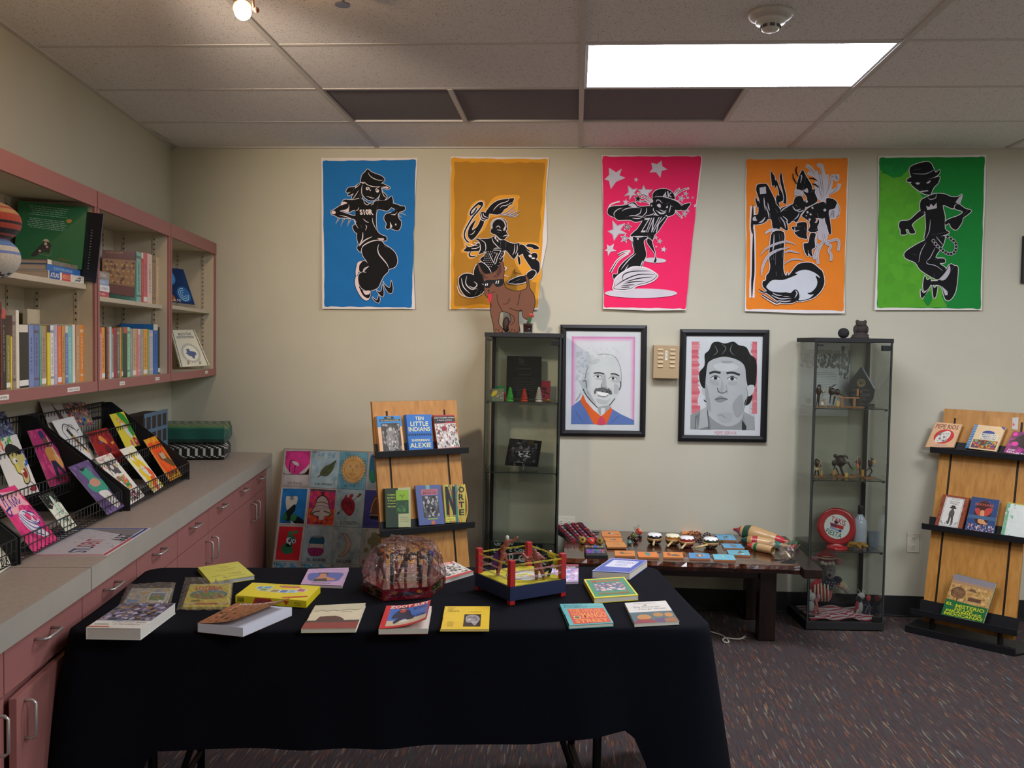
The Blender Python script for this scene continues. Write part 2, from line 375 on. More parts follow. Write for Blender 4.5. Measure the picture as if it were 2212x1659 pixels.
# the suspended ceiling: a deck above, tees, and every lay-in tile a piece of its own
ceil=plane_struct('ceiling','grid_paint',[(W0.x-.1,0,CEIL+.05),(XR,0,CEIL+.05),(XR,LB.y,CEIL+.05),(LB.x,LB.y,CEIL+.05)])
GX,GY=1.2192,.6096
def xl(y):return W0.x+(-y)*(-math.tan(ANG))
troffers=[(0,2),(1,7),(2,3),(2,8)]
dark={(-1,1):[(-1.219+.012,-.61),(-.61,-.012)],(0,1):[(.012,.6)]}
for i in range(-3,4):
 for j in range(0,12):
  x0,x1,y1,y0=i*GX+.008,(i+1)*GX-.008,-j*GY-.008,-(j+1)*GY+.008
  if y1<LB.y or (i,j) in troffers:continue
  y0=max(y0,LB.y);x1=min(x1,XR)
  la,lb=xl(y1)+.012,xl(y0)+.012
  if x1<=max(la,lb):continue
  if x0>=XR:continue
  A=max(x0,la);B=max(x0,lb)
  segs=[(A,B,x1,'ceiling_tile')]
  if (i,j)==(-1,1):segs=[(A,B,-.62,'dark_tile'),(-.598,-.598,x1,'dark_tile')]
  if (i,j)==(0,1):segs=[(A,B,.74,'dark_tile'),(.755,.755,x1,'ceiling_tile')]
  for a,b,c,mt in segs:
   q=MB().C('#999');z=CEIL-.002 if mt=='ceiling_tile' else CEIL+.006
   q.hexa([V((a,y1,z)),V((c,y1,z)),V((c,y0,z)),V((b,y0,z))],[V((a,y1,z+.015)),V((c,y1,z+.015)),V((c,y0,z+.015)),V((b,y0,z+.015))])
   o=q.build('ceiling_tile',mt,ceil)
   if mt=='dark_tile':o['label']='dark grey panel'
q=MB().C('#bbb');
for j in range(1,12):
 y=-j*GY;q.box(xl(y),XR,y-.012,y+.012,CEIL-.0035,CEIL+.03)
q.build('cross_tee','grid_paint',ceil,kind='stuff')
q=MB().C('#bbb')
for i in range(-1,4):q.box(i*GX-.012,i*GX+.012,LB.y,0,CEIL-.008,CEIL+.03)
a0=V((-2*GX,0,0));ys=-(-2*GX-W0.x)/(-math.tan(ANG));q.box(-2*GX-.012,-2*GX+.012,max(ys,LB.y),0,CEIL-.0075,CEIL+.03)
q.box(-.62,-.598,-2*GY,-GY,CEIL-.0065,CEIL+.03);q.box(.735,.757,-2*GY,-GY,CEIL-.0065,CEIL+.03)
q.build('main_tee','grid_paint',ceil,kind='stuff')
q=MB().C('#bbb');q.box(W0.x,XR,-.022,0,CEIL-.009,CEIL+.03)
q.hexa([LP(0,0,CEIL-.009),LP(7.3,0,CEIL-.009),LP(7.3,.022,CEIL-.009),LP(0,.022,CEIL-.009)],[LP(0,0,CEIL+.03),LP(7.3,0,CEIL+.03),LP(7.3,.022,CEIL+.03),LP(0,.022,CEIL+.03)])
q.build('trim_1','grid_paint',kind='structure')
# recessed fluorescent troffers
for k,(i,j) in enumerate(troffers):
 x0,x1,y1,y0=i*GX+.012,(i+1)*GX-.012,-j*GY-.012,-(j+1)*GY+.012
 if x0<xl(y0):continue
 first=k==0
 t=thing('ceiling_light','long recessed fluorescent ceiling light glowing white beside the dark panels' if first else 'recessed fluorescent ceiling light out of view, '+{(1,7):'above and right of the camera',(2,3):'at the right wall',(2,8):'far behind the camera'}[(i,j)],'ceiling light','recessed ceiling lights')
 b=MB().C('#cfd2d8');w=.012
 for (u0,u1,v0,v1) in ((x0,x1,y1-w,y1),(x0,x1,y0,y0+w),(x0,x0+w,y0+w,y1-w),(x1-w,x1,y0+w,y1-w)):b.box(u0,u1,v0,v1,CEIL-.005,CEIL+.02)
 b.build('frame','beige_metal',t)
 b=MB().C('#fff');b.add([(x0+w,y0+w,CEIL+.003),(x1-w,y0+w,CEIL+.003),(x1-w,y1-w,CEIL+.003),(x0+w,y1-w,CEIL+.003)],[(3,2,1,0)]);b.build('diffuser','troffer_light',t);rebase(t)
 # smoke detector
t=thing('smoke_detector','round white smoke detector on the ceiling in front of the light panel','smoke detector')
c=Matrix.Translation(atZ(1665,26,CEIL))
b=MB().C('#c9c4be',True);b.lathe([(0,0),(.075,0),(.078,-.012),(.07,-.022),(.056,-.026)][::-1],28,c);b.build('base','plastic',t)
b=MB().C('#d5d0ca',True);b.lathe([(0,-.07),(.02,-.068),(.03,-.062),(.033,-.045),(.05,-.04),(.056,-.024),(0,-.024)],28,c);b.build('sensor_cap','plastic',t)
b=MB().C('#555');
for i in range(8):
 a=i*PI/4;b.box(.0325,.0345,-.008,.008,-.058,-.048,c@Matrix.Rotation(a,4,'Z'))
b.build('sensor_slots','matte',t);rebase(t)
# track lights near the camera: a clamped round head and a small one beyond the frame
def spot_lamp(name,label,pos,aim,head=True):
 t=thing(name,label,'spotlight');pos=V(pos)
 b=MB().C('#b9b2a8');b.tube([V((pos.x,pos.y,CEIL-.005)),pos+V((0,0,.03))],.006,8);b.lathe([(.03,0),(.03,-.012),(0,-.014)],16,Matrix.Translation(V((pos.x,pos.y,CEIL-.008))));b.build('stem','beige_metal',t)
 d=(V(aim)-pos).normalized();F=frame(pos,d.orthogonal(),d.cross(d.orthogonal()))
 b=MB().C('#8a5f50',True);b.lathe([(.0,-.05),(.02,-.05),(.026,-.03),(.029,-.012),(.026,-.012)],20,F,False);b.build('lamp_head','beige_metal',t)
 b=MB().C('#6b4a40',True);b.ell(pos+V((.045,0,0)),.009);b.tube([pos+V((.036,0,0)),pos+V((.034,0,.03))],.004,6);b.build('swivel','beige_metal',t)
 b=MB().C('#fff',True);b.ell(d*.01,(.026,.026,.026),20,14,M=Matrix.Translation(pos));b.build('bulb','bulb_light',t);rebase(t)
 return t
SP1=atZ(524,22,2.60);SP1=V(SP1)
spot_lamp('track_spotlight','small round spotlight shining warm light from the ceiling at the top of the frame',SP1,(-.55,-3.6,1.5))
SP2=V((-1.35,-2.95,2.56));spot_lamp('track_spotlight','second warm track spotlight, out of view above the frame',SP2,(-.95,0,2.0))
def spot(pos,aim,w,col,size,blend):
 ld=bpy.data.lights.new('spot_beam','SPOT');ld.energy=w;ld.color=col;ld.spot_size=size;ld.spot_blend=blend;ld.shadow_soft_size=.09
 o=bpy.data.objects.new('spot_beam',ld);S.collection.objects.link(o);o.location=pos;o.rotation_euler=(V(aim)-V(pos)).to_track_quat('-Z','Y').to_euler();return o
 # ceiling sprinkler
t=thing('ceiling_sprinkler','small metal sprinkler head hanging from the ceiling right of the spotlight','sprinkler');p=V(atZ(740,9,2.69))
b=MB().C('#8a8a90',True);b.tube([V((p.x,p.y,CEIL)),p],.007,8);b.ell(p+V((0,0,.03)),(.012,.012,.01));b.build('body','steel',t)
b=MB().C('#80808a');b.lathe([(.0,-.004),(.026,-.004),(.026,0),(0,.002)],16,Matrix.Translation(p));b.build('deflector','steel',t);rebase(t)
spot(SP2+(V((-.95,0,2.0))-SP2).normalized()*.045,(-.95,0,2.0),SPOT,(1,.80,.62),math.radians(62),.95)
# ============================================================= left wall: shelves, cabinets, counter
ML=frame(W0,LS,LN,V((0,0,1)))
PINK='#a26b65';CREAM='#c9bea6'
ORD=['first','second','third','fourth','fifth','sixth','seventh','eighth','ninth','tenth','eleventh','twelfth','thirteenth','fourteenth','fifteenth','sixteenth','seventeenth','eighteenth','nineteenth','twentieth','twenty-first','twenty-second','twenty-third','twenty-fourth','twenty-fifth','twenty-sixth','twenty-seventh']
def LB_(m,s0,s1,d0,d1,z0,z1,r=0):return m.bbox(s0,s1,d0,d1,z0,z1,r,ML) if r else m.box(s0,s1,d0,d1,z0,z1,ML)
bays=[(.046,.955,'nearest the corner'),(.965,1.925,'in the middle'),(1.935,2.90,'at the left edge of the photo')]
DSH=.278
for k,(s0,s1,wh) in enumerate(bays):
 t=thing('wall_bookcase','cream wall-mounted bookcase with pink edge trim, the one '+wh,'bookcase','pink-edged wall bookcases')
 for a in (s0,s1-.02):
  m=MB().C(CREAM);LB_(m,a,a+.02,0,DSH-.006,1.352,2.148,.001);m.build('side_panel','cream_paint',t)
 m=MB().C(CREAM);LB_(m,s0+.02,s1-.02,0,DSH-.006,1.365,1.384);m.build('bottom_panel','cream_paint',t)
 m=MB().C(CREAM);LB_(m,s0+.02,s1-.02,0,DSH-.006,2.10,2.12);m.build('top_panel','cream_paint',t)
 m=MB().C(CREAM);LB_(m,s0+.02,s1-.02,0,.008,1.384,2.10);m.build('back_panel','cream_paint',t)
 sz=(1.742,1.735,1.775)[k]
 m=MB().C(CREAM);LB_(m,s0+.024,s1-.024,.01,.25,sz-.02,sz,.002);m.build('shelf','cream_paint',t)
 m=MB().C(PINK)
 LB_(m,s0,s1,DSH-.006,DSH+.006,2.085,2.153,.001);LB_(m,s0,s1,DSH-.006,DSH+.006,1.345,1.386,.001)
 LB_(m,s0,s0+.02,DSH-.006,DSH+.004,1.386,2.085);LB_(m,s1-.02,s1,DSH-.006,DSH+.004,1.386,2.085)
 m.build('edge_trim','pink_laminate',t)
 for a in (s0+.16,s1-.18):
  m=MB().C('#b5ab95');LB_(m,a,a+.016,.008,.012,1.39,2.09)
  m.C('#2a2620')
  for i in range(27):LB_(m,a+.004,a+.012,.0122,.0126,1.4+i*.0255,1.408+i*.0255)
  m.build('slotted_strip','cream_paint',t)
 for d in (.05,.20):
  for a,e in ((s0+.02,1),(s1-.02,-1)):
   m=MB().C('#bdb29b');q=(a,a+.003) if e>0 else (a-.003,a);LB_(m,q[0],q[1],d,d+.016,1.39,2.09);m.C('#3a352c')
   q=(a+.003,a+.0034) if e>0 else (a-.0034,a-.003)
   for i in range(27):LB_(m,q[0],q[1],d+.005,d+.011,1.4+i*.0255,1.408+i*.0255)
   m.build('slotted_strip','cream_paint',t)
 rebase(t)
def shelf_label(px,py,w,txt,lab):
 P=atL(px,py,DSH+.0065);s=(P-W0).dot(LS)
 m=MB().C('#d8d3ca');LB_(m,s-w/2,s+w/2,DSH+.0062,DSH+.0072,P.z-.008,P.z+.008)
 a=Art(m,quadmap(LP(s+w/2,DSH+.0073,P.z+.008),LP(s-w/2,DSH+.0073,P.z+.008),LP(s-w/2,DSH+.0073,P.z-.008),LP(s+w/2,DSH+.0073,P.z-.008)),LN,.0001,.0001)
 a.text('#333',txt,.1,.3,.9,.72);m.build('shelf_label','paper',None,lab,'label','white labels on the bookcase edge')
shelf_label(159,841,.11,'MEXICO CULTURE','long white label on the pink lower edge of the left bookcase');shelf_label(264,828,.06,'MUSIC','white label under the left half of the middle bookcase')
shelf_label(340,818,.06,'FILM','white label under the right half of the middle bookcase');shelf_label(446,804,.06,'ARTE','white label under the bookcase nearest the corner');shelf_label(4,859,.09,'PAPER','white label at the far left of the pink lower edge')
# ---- one book as a solid: cover boards and spine wrapped round a page block.  M: x = thickness, y = depth (spine at y = depth), z = height
def upright(M,th,dp,h,col,lab,grp,art=None,pages='#cfc6b0',name='book',hang=None):
 t=thing(name,lab,'book',grp)
 c=MB(M).C(col);c.box(0,.0015,0,dp,0,h);c.box(th-.0015,th,0,dp,0,h);c.box(.0015,th-.0015,dp-.002,dp,0,h)
 if art:art(Art(c,lambda u,v:V((th*(1-u),dp,h*(1-v))),V((0,1,0)),.00006,.00015))
 c.build('cover','cover',t)
 c=MB(M).C(pages);c.box(.0016,th-.0016,.004,dp-.0025,.003,h-.003);c.build('pages','pages',t);rebase(t)
 return t
def col_name(c):
 c=c.lstrip('#');c=''.join(x*2 for x in c) if len(c)==3 else c
 r,g,b=(int(c[i:i+2],16)/255 for i in (0,2,4));mx,mn=max(r,g,b),min(r,g,b);d=mx-mn
 if d<.1:return 'black' if mx<.25 else 'dark grey' if mx<.45 else 'grey' if mx<.66 else 'white'
 import colorsys
 h,s,v=colorsys.rgb_to_hsv(r,g,b);h*=360
 if v<.3:return 'very dark'
 if s<.3 and v>.6:return 'cream' if 20<h<80 else 'pale'
 if h<14 or h>345:return 'red' if s>.5 else 'dusty pink'
 if h<42:return ('orange' if v>.65 and s>.5 else 'brown' if v<.5 else 'tan')
 if h<70:return 'yellow' if v>.5 else 'olive'
 if h<160:return 'green'
 if h<195:return 'teal'
 if h<255:return 'blue'
 return 'purple' if v<.6 else 'lilac' if h<300 else 'pink'
def spine_art(rd,col,kind):
 def f(a):
  dk=rd.choice(['#1a1a1c','#f0ead8','#5a2420','#203a66','#e8d9a0']);h_=lambda c:[int(c[i:i+2],16) for i in (1,3,5)];dk='#%02x%02x%02x'%tuple(int(x*.55+y*.45) for x,y in zip(h_(col),h_(dk)))
  if kind%4==0:a.rect(dk,0,.08,1,.13);a.rect(dk,0,.86,1,.9)
  if kind%5==1:a.rect(rd.choice(['#c8c2b2','#30343c','#b0443c']),0,.0,1,.12)
  if kind%4==2:a.rect('#ddd8cc',0,.88,1,.97)
  y=.2
  while y<.8:
   w=rd.uniform(.008,.03);a.poly(dk,[(.36,y),(.64,y),(.64,y+w),(.36,y+w)],up=False);y+=w+rd.choice([.008,.008,.03])
  a.up()
 return f
rd=random.Random(4)
def row(items,base,d0,where,grp,y0,k=3.072,ox=0,oy=320,dep=.16):
 """spines given as spans along the shelf edge, left to right"""
 for i,(x0,x1,c,top) in enumerate(items):
  A=atL(ox+x0/k,oy+top/k,d0);B=atL(ox+x1/k,oy+top/k,d0)
  sa,sb=(A-W0).dot(LS),(B-W0).dot(LS);h=A.z-base;th=max(.006,sa-sb-.001)
  M=ML@Matrix.Translation((sb,d0-dep,base))@Matrix.Rotation(rd.uniform(-.004,.012),4,'Y')
  upright(M,th,dep,h,c,f'{col_name(c)} book spine, {ORD[i]} from the left {where}',grp,spine_art(rd,c,i))
row([(0,12,'#5e2a26',1020),(12,38,'#1b1b1f',1065),(40,68,'#7d7340',1240),(69,80,'#c8b428',1250),(82,103,'#8b7c74',1110),(105,126,'#cdc8b8',1075),(127,187,'#131417',1170),(190,224,'#6c7fae',1172),(225,259,'#5b6f9f',1175),(261,274,'#5f9a80',1175),(275,305,'#9c8470',1180),
(312,334,'#cdbb2e',1175),(335,357,'#d9d2cc',1175),(358,381,'#a79ab0',1172),(383,408,'#d9643c',1178),(410,431,'#b5864a',1178),(432,450,'#5c74a8',1178),(451,478,'#6fb0b0',1182),(480,498,'#d5d0c6',1170),(501,530,'#b08a66',1172),(531,557,'#dd7f35',1172),(558,576,'#d6b23a',1185),(578,593,'#6da8a6',1185),(595,618,'#cabb9c',1190)],
1.385,.235,'in the bottom row of the left bookcase','books in the bottom row of the left bookcase',0)
row([(650,659,'#6f9a6c',1170),(660,674,'#c58a8c',1188),(675,696,'#d4862f',1188),(698,712,'#232326',1185),(713,724,'#b8564a',1188),(725,740,'#9fc3c0',1185),(742,753,'#8f9190',1195),(755,776,'#8f2436',1192),(778,792,'#3f6f68',1192),(794,805,'#c9752f',1190),(806,815,'#357a3e',1188),(816,844,'#222b28',1188),(845,862,'#7fc4a0',1188),
(863,880,'#8d8a85',1196),(881,902,'#b39c7c',1198),(903,914,'#c9806a',1198),(915,931,'#c77d9a',1200),(932,951,'#8e9089',1200),(952,978,'#d38f30',1200),(979,990,'#6f9e58',1202),(991,1015,'#a9a0b6',1205),(1018,1047,'#1f66a8',1168),(1048,1065,'#1a1a1d',1188),(1066,1078,'#b6aa88',1205),(1079,1100,'#3c4a6e',1210)],
1.385,.235,'in the bottom row of the middle bookcase','books in the bottom row of the middle bookcase',0)
row([(905,936,'#6ea79c',685),(937,951,'#b23038',690),(952,977,'#c25866',690),(978,1010,'#d3b8a8',698),(1012,1032,'#8f7a5c',715),(1034,1058,'#b79d7c',722)],1.736,.23,'on the upper shelf of the middle bookcase','upright books on the upper shelf of the middle bookcase',0,dep=.15)
# large thin ones standing flat behind the rows
def behind(x0,x1,top,c,d,lab,base=1.385):
 A=atL(x0/3.072,320+top/3.072,d);B=atL(x1/3.072,320+top/3.072,d);sa,sb=(A-W0).dot(LS),(B-W0).dot(LS)
 upright(ML@Matrix.Translation((sb,d,base))@Matrix.Rotation(-PI/2,4,'Z')@Matrix.Translation((-.018,0,0)),.018,sa-sb,A.z-base,c,lab,None)
behind(150,303,1065,'#c3b497',.05,'large cream folder standing behind the blue and tan books in the left bookcase')
behind(305,498,1160,'#5a2230',.05,'wide maroon book behind the bottom row of the left bookcase')
behind(795,1045,1163,'#1f2f66',.05,'wide navy book standing behind the bottom row of the middle bookcase')
# generic flat book from the four corners of its front cover (tl, tr, br, bl); n = outward; spine on side 'l' or 'r'
def slab(name,q,n,th,col,lab,grp=None,art=None,pages='#cdc8ba',spine='l',cat='book',spinecol=None,mat='cover',curl=0,parts=True,step=.0002):
 n=n.normalized();q=[V(p) for p in q];t=thing(name,lab,cat,grp)
 c=MB().C(col);dn=-n*.0018
 c.hexa([p+dn for p in q],q);b=[p-n*th for p in q];c.hexa(b,[p-dn for p in b])
 i,j=(0,3) if spine=='l' else (1,2);k,l=(1,2) if spine=='l' else (0,3)
 ex=(q[k]-q[i]).normalized()*.002
 if spinecol:c.C(spinecol)
 c.hexa([q[i],q[i]+ex,q[j]+ex,q[j]],[b[i],b[i]+ex,b[j]+ex,b[j]])
 if art:art(Art(c,quadmap(*q),n,step,step*1.2))
 c.build('cover',mat,t)
 m=(q[0]+q[1]+q[2]+q[3])/4
 g=[p+(m-p)*.012 for p in q]
 c=MB().C(pages);c.hexa([p-n*(th-.002) for p in g],[p-n*.002 for p in g]);c.build('pages','pages',t);rebase(t)
 return t
def stackbook(M,w,dp,th,col,lab,grp,art=None):
 """lying book: x = along the spine (w), y = outwards (dp, spine at dp), z = thickness"""
 t=thing('book',lab,'book',grp);c=MB(M).C(col)
 c.box(0,w,0,dp,0,.002);c.box(0,w,0,dp,th-.002,th);c.box(0,w,dp-.002,dp,.002,th-.002)
 if art:art(Art(c,lambda u,v:V((w*(1-u),dp,th*(1-v))),V((0,1,0)),.00008,.00015))
 c.build('cover','cover',t);c=MB(M).C('#b9aca0');c.box(.003,w-.003,.003,dp-.003,.0022,th-.0022);c.build('pages','pages',t);rebase(t)
def sof(px,d):return (atL(px,600,d)-W0).dot(LS)
T=lambda s,d,z,a=0:ML@Matrix.Translation((s,d,z))@Matrix.Rotation(a,4,'Z')
stackbook(T(1.97,.02,1.776),.32,.225,.028,'#cfcabc','lying book with blue, white and red spine, lowest of three under the green book','books lying under the green book',
lambda a:(a.rect('#26498c',.02,.0,.3,1),a.text('#dfe6f0','ATLAS',.05,.2,.27,.8,.02),a.rect('#b8343c',.36,0,.6,1),a.text('#e8a060','MEXICO',.38,.2,.58,.8,.02),a.scatter(['#5a4a3c','#3c4a66','#8a7a66'],.62,.05,.97,.95,30,.06,5)))
stackbook(T(1.98,.03,1.8045),.30,.205,.024,'#2f62a0','lying blue paperback, middle of the stack under the green book','books lying under the green book',lambda a:a.text('#a8c4e0','EL NUEVO MUNDO AMERICANO',.2,.3,.75,.7))
stackbook(T(1.985,.035,1.829),.29,.2,.016,'#6e6656','lying book with a grey-brown picture spine, topmost of the stack under the green book','books lying under the green book',lambda a:(a.rect('#cfc9b8',.0,0,.12,1),a.scatter(['#8e9468','#3c3a34','#b0b090'],.2,.05,.98,.95,24,.05,2)))
stx=sof(226,.25)
for i,(c,th,lab) in enumerate([('#a83440',.022,'lying red book, lowest of the stack left of the sepia photo book'),('#cfd8dc',.026,'lying white and blue book, second from bottom, left of the sepia photo book'),('#7d93ae',.026,'lying pale blue book, third from bottom, left of the sepia photo book'),('#857c74',.03,'lying grey book topmost of the stack by the sepia photo book')]):
 z=1.736+[0,.0225,.049,.0755][i]
 stackbook(T(1.69,.04,z,.03*(i%2)),.20,.2,th,c,lab,'books lying left of the sepia photo book',(lambda a:(a.rect('#2f8fc0',0,.05,.35,.95),a.text('#7a4048','LATINOS',.5,.3,.9,.7))) if i==1 else (lambda a:a.text('#e8e4dc','CULTURA',.2,.3,.8,.7)))
 # big green and navy books facing along the shelf
def face(p0,p1,zt,tilt=0):
 """vertical plane through two (s, d) points"""
 a=LP(p0[0],p0[1],0);b=LP(p1[0],p1[1],0);e=(b-a).normalized();n=e.cross(V((0,0,1)));
 if n.dot(CAM-a)<0:n=-n
 n=(n+V((0,0,tilt))).normalized();return a+V((0,0,zt)),n
p0,n0=face((1.99,.27),(2.10,.02),1.85,.05)
Q=lambda P,p0,n:[onp(x,y,p0,n) for x,y in P]
def green_art(a):
 a.f(0,0,1);q=lambda x,y:((x-300)/1190,(y-150)/1080)
 a.bars('#8fae94',.15,.73,[.06+i*.035 for i in range(5)],.008,2,.8);a.bars('#9fbaa2',.13,.73,[.27+i*.03 for i in range(6)],.008,4,.8)
 a.blob('#b27a2c','.71,.24 .76,.22 .79,.25 .76,.28 .72,.28')
 a.blob('#27211f','.36,.72 .41,.66 .46,.64 .52,.69 .5,.76 .5,.82 .4,.83 .3,.92 .24,.91 .31,.8');a.circ('#b6a58e',.435,.68,.022,.028);a.poly('#2a201a','.4,.645 .48,.645 .46,.61 .42,.61');a.poly('#b9a98c','.385,.635 .49,.645 .46,.6 .42,.6')
 a.circ('#a89888',.36,.815,.02);a.circ('#a89888',.46,.73,.018);a.line('#6b6b62',.008,'.33,.86 .5,.87 .53,.78');a.line('#6b6b62',.006,'.49,.87 .47,.93')
 a.line('#a03a26',.008,'.62,.9 .68,.88 .72,.91 .77,.89 .83,.9')
slab('book',Q([(40,434),(189,448),(177,582),(30,556)],p0,n0),n0,.024,'#145c30','large dark green hardback with a seated man in a hat on its cover',None,green_art,spine='r',spinecol='#1d7a42')
p1,n1=face((1.964,.317),(1.985,.05),1.85,.0)
slab('book',Q([(165,455),(223,462),(207,611),(150,602)],p1,n1),n1,.012,'#14151f','large navy-black hardback leaning behind the green book and past the shelf edge',None,lambda a:a.bars('#b8bcc4',.62,.68,[.25+i*.04 for i in range(15)],.008,7,.8),spine='r',spinecol='#26264a')
# sepia photo book
p2,n2=face((1.36,.235),(1.48,0.01),1.75,.02)
slab('book',Q([(222,540),(294,543),(290,642),(221,630)],p2,n2),n2,.02,'#5a2a1c','brown book with a sepia group photograph on its cover',None,
lambda a:(a.rect('#8a6236',0,.2,1,.78),a.scatter(['#7a5630','#5a3a1e','#4c3018','#8a6438'],.02,.24,.98,.76,60,.06,3),[a.circ('#a8824c',.1+.16*i+.05*(j%2),.32+j*.13,.035,.028,8) for j in range(4) for i in range(6)],a.text('#b88a50','EL GRAN GRUPO',.1,.03,.6,.07)),spine='r')
# blue rose print and the Texas book, leaning in the corner bookcase
n3=(LN*.62+LS*.72+V((0,0,.22))).normalized();b3=LP(.42,.235,1.744)
def rose(a):
 a.circ('#3d86c6',.12,.28,.3,.22);a.circ('#a8d4ec',.1,.3,.17,.13);a.circ('#e8f4f4',.08,.31,.09,.07)
 a.blob('#2a5c9a','.3,.72 .45,.55 .7,.52 .9,.65 .88,.88 .6,.95 .38,.9')
 for r,w in ((.22,.02),(.15,.018),(.08,.016)):a.line('#9fd0ee',w,[(.62+r*math.cos(i),.74+r*.8*math.sin(i)) for i in [x*.7 for x in range(8)]])
 a.poly('#9c5a34','0,.72 .18,.86 .2,.98 0,.98');a.text('#e8e0d0','LA FE',0,.9,.4,.97)
slab('art_print',Q([(355,577),(396,582),(421,658),(372,652)],b3,n3),n3,.006,'#14305c','blue painted print of a glowing moon and roses on the corner shelf',None,rose,cat='print',mat='print')
b4=LP(.16,.262,1.392)
def tex(a):
 a.rect('#4a4a2c',.035,0,.07,1);a.rect('#4a4a2c',.93,0,.965,1);a.text('#2a2c3c','MADE IN TEXAS',.25,.08,.78,.155,.01);a.bars('#3c3c40',.14,.86,[.18,.21],.018,1,.95)
 a.circ('#b9b49e',.5,.64,.34,.27,30);a.circ('#d8d3b8',.5,.64,.25,.2,30)
 for i in range(26):an=i*2*PI/26;a.line('#4c4c66',.012,[(.5+.28*math.cos(an),.64+.22*math.sin(an)),(.5+.34*math.cos(an+.1),.64+.27*math.sin(an+.1))],smooth=False)
 a.poly('#28346e','.38,.52 .48,.52 .49,.58 .6,.6 .68,.62 .69,.68 .6,.73 .58,.8 .52,.78 .48,.72 .42,.72 .36,.66 .3,.64 .37,.62')
slab('book',Q([(369,713),(420,712),(453,789),(390,793)],b4,n3),n3,.012,'#ccc6aa','cream book with a dark blue Texas map in a ring, leaning in the corner bookcase',None,tex)
t=thing('book_stand','small clear book stand holding the book with the Texas map','stand')
for px in (407,432):
 a=onp(px,786,b4,n3)+n3*.004;m=MB().C('#ddd',True);m.tube([a+V((0,0,.02)),a,a+n3*.01+V((0,0,-.002)),a+n3*.012+V((0,0,.012))],.0022,6);m.build('prong','plastic',t)
rebase(t)
# two knitted caps stacked at the left edge
def knit(name,px,py,rx,rz,d,stripes,lab,pat=False):
 c=atL(px,py,d);t=thing(name,lab,'hat','knitted caps on the upper shelf')
 m=MB();n,k=36,26
 for i in range(k):
  t0,t1=-PI/2+PI*i/k,-PI/2+PI*(i+1)/k;f=1-(i+.5)/k
  cc=[x for x in stripes if x[0]<=f][-1][1]
  for j in range(n):
   a0,a1=2*PI*j/n,2*PI*(j+1)/n;col=cc
   if cc=='pat':col='#1c1c1e' if (j+i*2)%4<2 else '#c8c4ba'
   m.C(col,True);m.add([c+V((rx*math.cos(t_)*math.cos(a_),rx*math.cos(t_)*math.sin(a_),rz*math.sin(t_))) for t_,a_ in ((t0,a0),(t0,a1),(t1,a1),(t1,a0))],[(0,1,2,3)])
 m.build('knit_body','fabric',t);rebase(t)
knit('knitted_cap',-30,555,.1,.075,.20,[(0,'#5878a8'),(.26,'#5f83bd'),(.36,'#c9c3b4'),(.42,'#6f86c0'),(.47,'#c9c3b4'),(.72,'pat')],'white and blue knitted cap with black zigzags under the red striped one')
knit('knitted_cap',-32,478,.105,.07,.20,[(0,'#b08858'),(.28,'#a84430'),(.32,'#b08858'),(.38,'#a5402c'),(.5,'#231c22'),(.54,'#a5402c'),(.6,'#1f1a22'),(.7,'#a5402c'),(.74,'#241c22'),(.78,'#8c3426')],'red and black striped knitted cap stacked on top of the blue one')
# ---- base cabinets and counter
CT=.872
mods=[(0.0,.488),(.488,.965),(.965,1.452),(1.452,1.938),(1.938,2.427),(2.427,2.905),(2.905,3.388),(3.388,3.875)]
spots_=['in the corner by the loteria board','second from the corner','third from the corner','fourth from the corner','beside the black table end','below the STUDENT ART sign','with its door standing proud, left of the black tablecloth','at the bottom left edge of the photo']
def pull(m,a,b,off):
 """bow handle between two points, standing off along off"""
 a=V(a);b=V(b);o=V(off);e=(b-a)*.12;m.C('#b9b5ae',True).tube([a,a+o*.75,a+o+e*.6,b+o-e*.6,b+o*.75,b],.0045,8)
for i,(s0,s1) in enumerate(mods):
 t=thing('base_cabinet','dusty pink base cabinet unit '+spots_[i],'cabinet','pink base cabinets')
 c_=.0 if i else .09;m=MB(ML).C(PINK);m.prism([(s0+.003 if not i else s0,0),(s1,0),(s1,.58),(s0+c_,.58)],.10,.80);m.C('#3a2c2c').prism([(s0+.003 if not i else s0,.02),(s1,.02),(s1,.53),(s0+c_,.53)],0,.10);s0=s0+.094 if not i else s0;m.build('body','pink_laminate',t)
 m=MB().C(PINK);LB_(m,s0+.0025,s1-.0025,.581,.60,.665,.796,.0015);dr=m.build('drawer','pink_laminate',t)
 sc=(s0+s1)/2+(.03 if i<3 else .02);m=MB();pull(m,LP(sc+.055,.60,.752),LP(sc-.045,.60,.752),LN*.033);m.build('handle','steel',dr)
 proud=i==6
 if proud:
  m=MB().C(PINK);M=ML@Matrix.Translation((s0+.0025,.585,0))@Matrix.Rotation(.05,4,'Z');m.bbox(0,s1-s0-.005,0,.019,.105,.655,.0015,M)
 else:m=MB().C(PINK);LB_(m,s0+.0025,s1-.0025,.581,.60,.105,.66,.0015)
 do=m.build('door','pink_laminate',t)
 sd=s1-.05 if i%2==0 else s0+.05
 m=MB();off=.03 if proud else 0;pull(m,LP(sd,.60+off*.7,.633),LP(sd,.60+off*.7,.535),LN*.033);m.build('handle','steel',do)
 rebase(t)
t=thing('countertop','long taupe laminate counter with a pale front edge on the pink cabinets','countertop')
for a,b in ((0.0,2.926),(2.929,3.95)):
 c_=.094 if a==0 else 0;m=MB(ML).C('#a8998c');m.prism([(a+.002,0),(b,0),(b,.627),(a+c_+.003,.627)],.80,CT);m.build('counter_slab','counter_laminate',t)
 m=MB().C('#a29d92');LB_(m,a+c_+.003,b,.6275,.636,.802,CT-.0005,.0008);m.build('front_edge','cream_paint',t)
rebase(t)
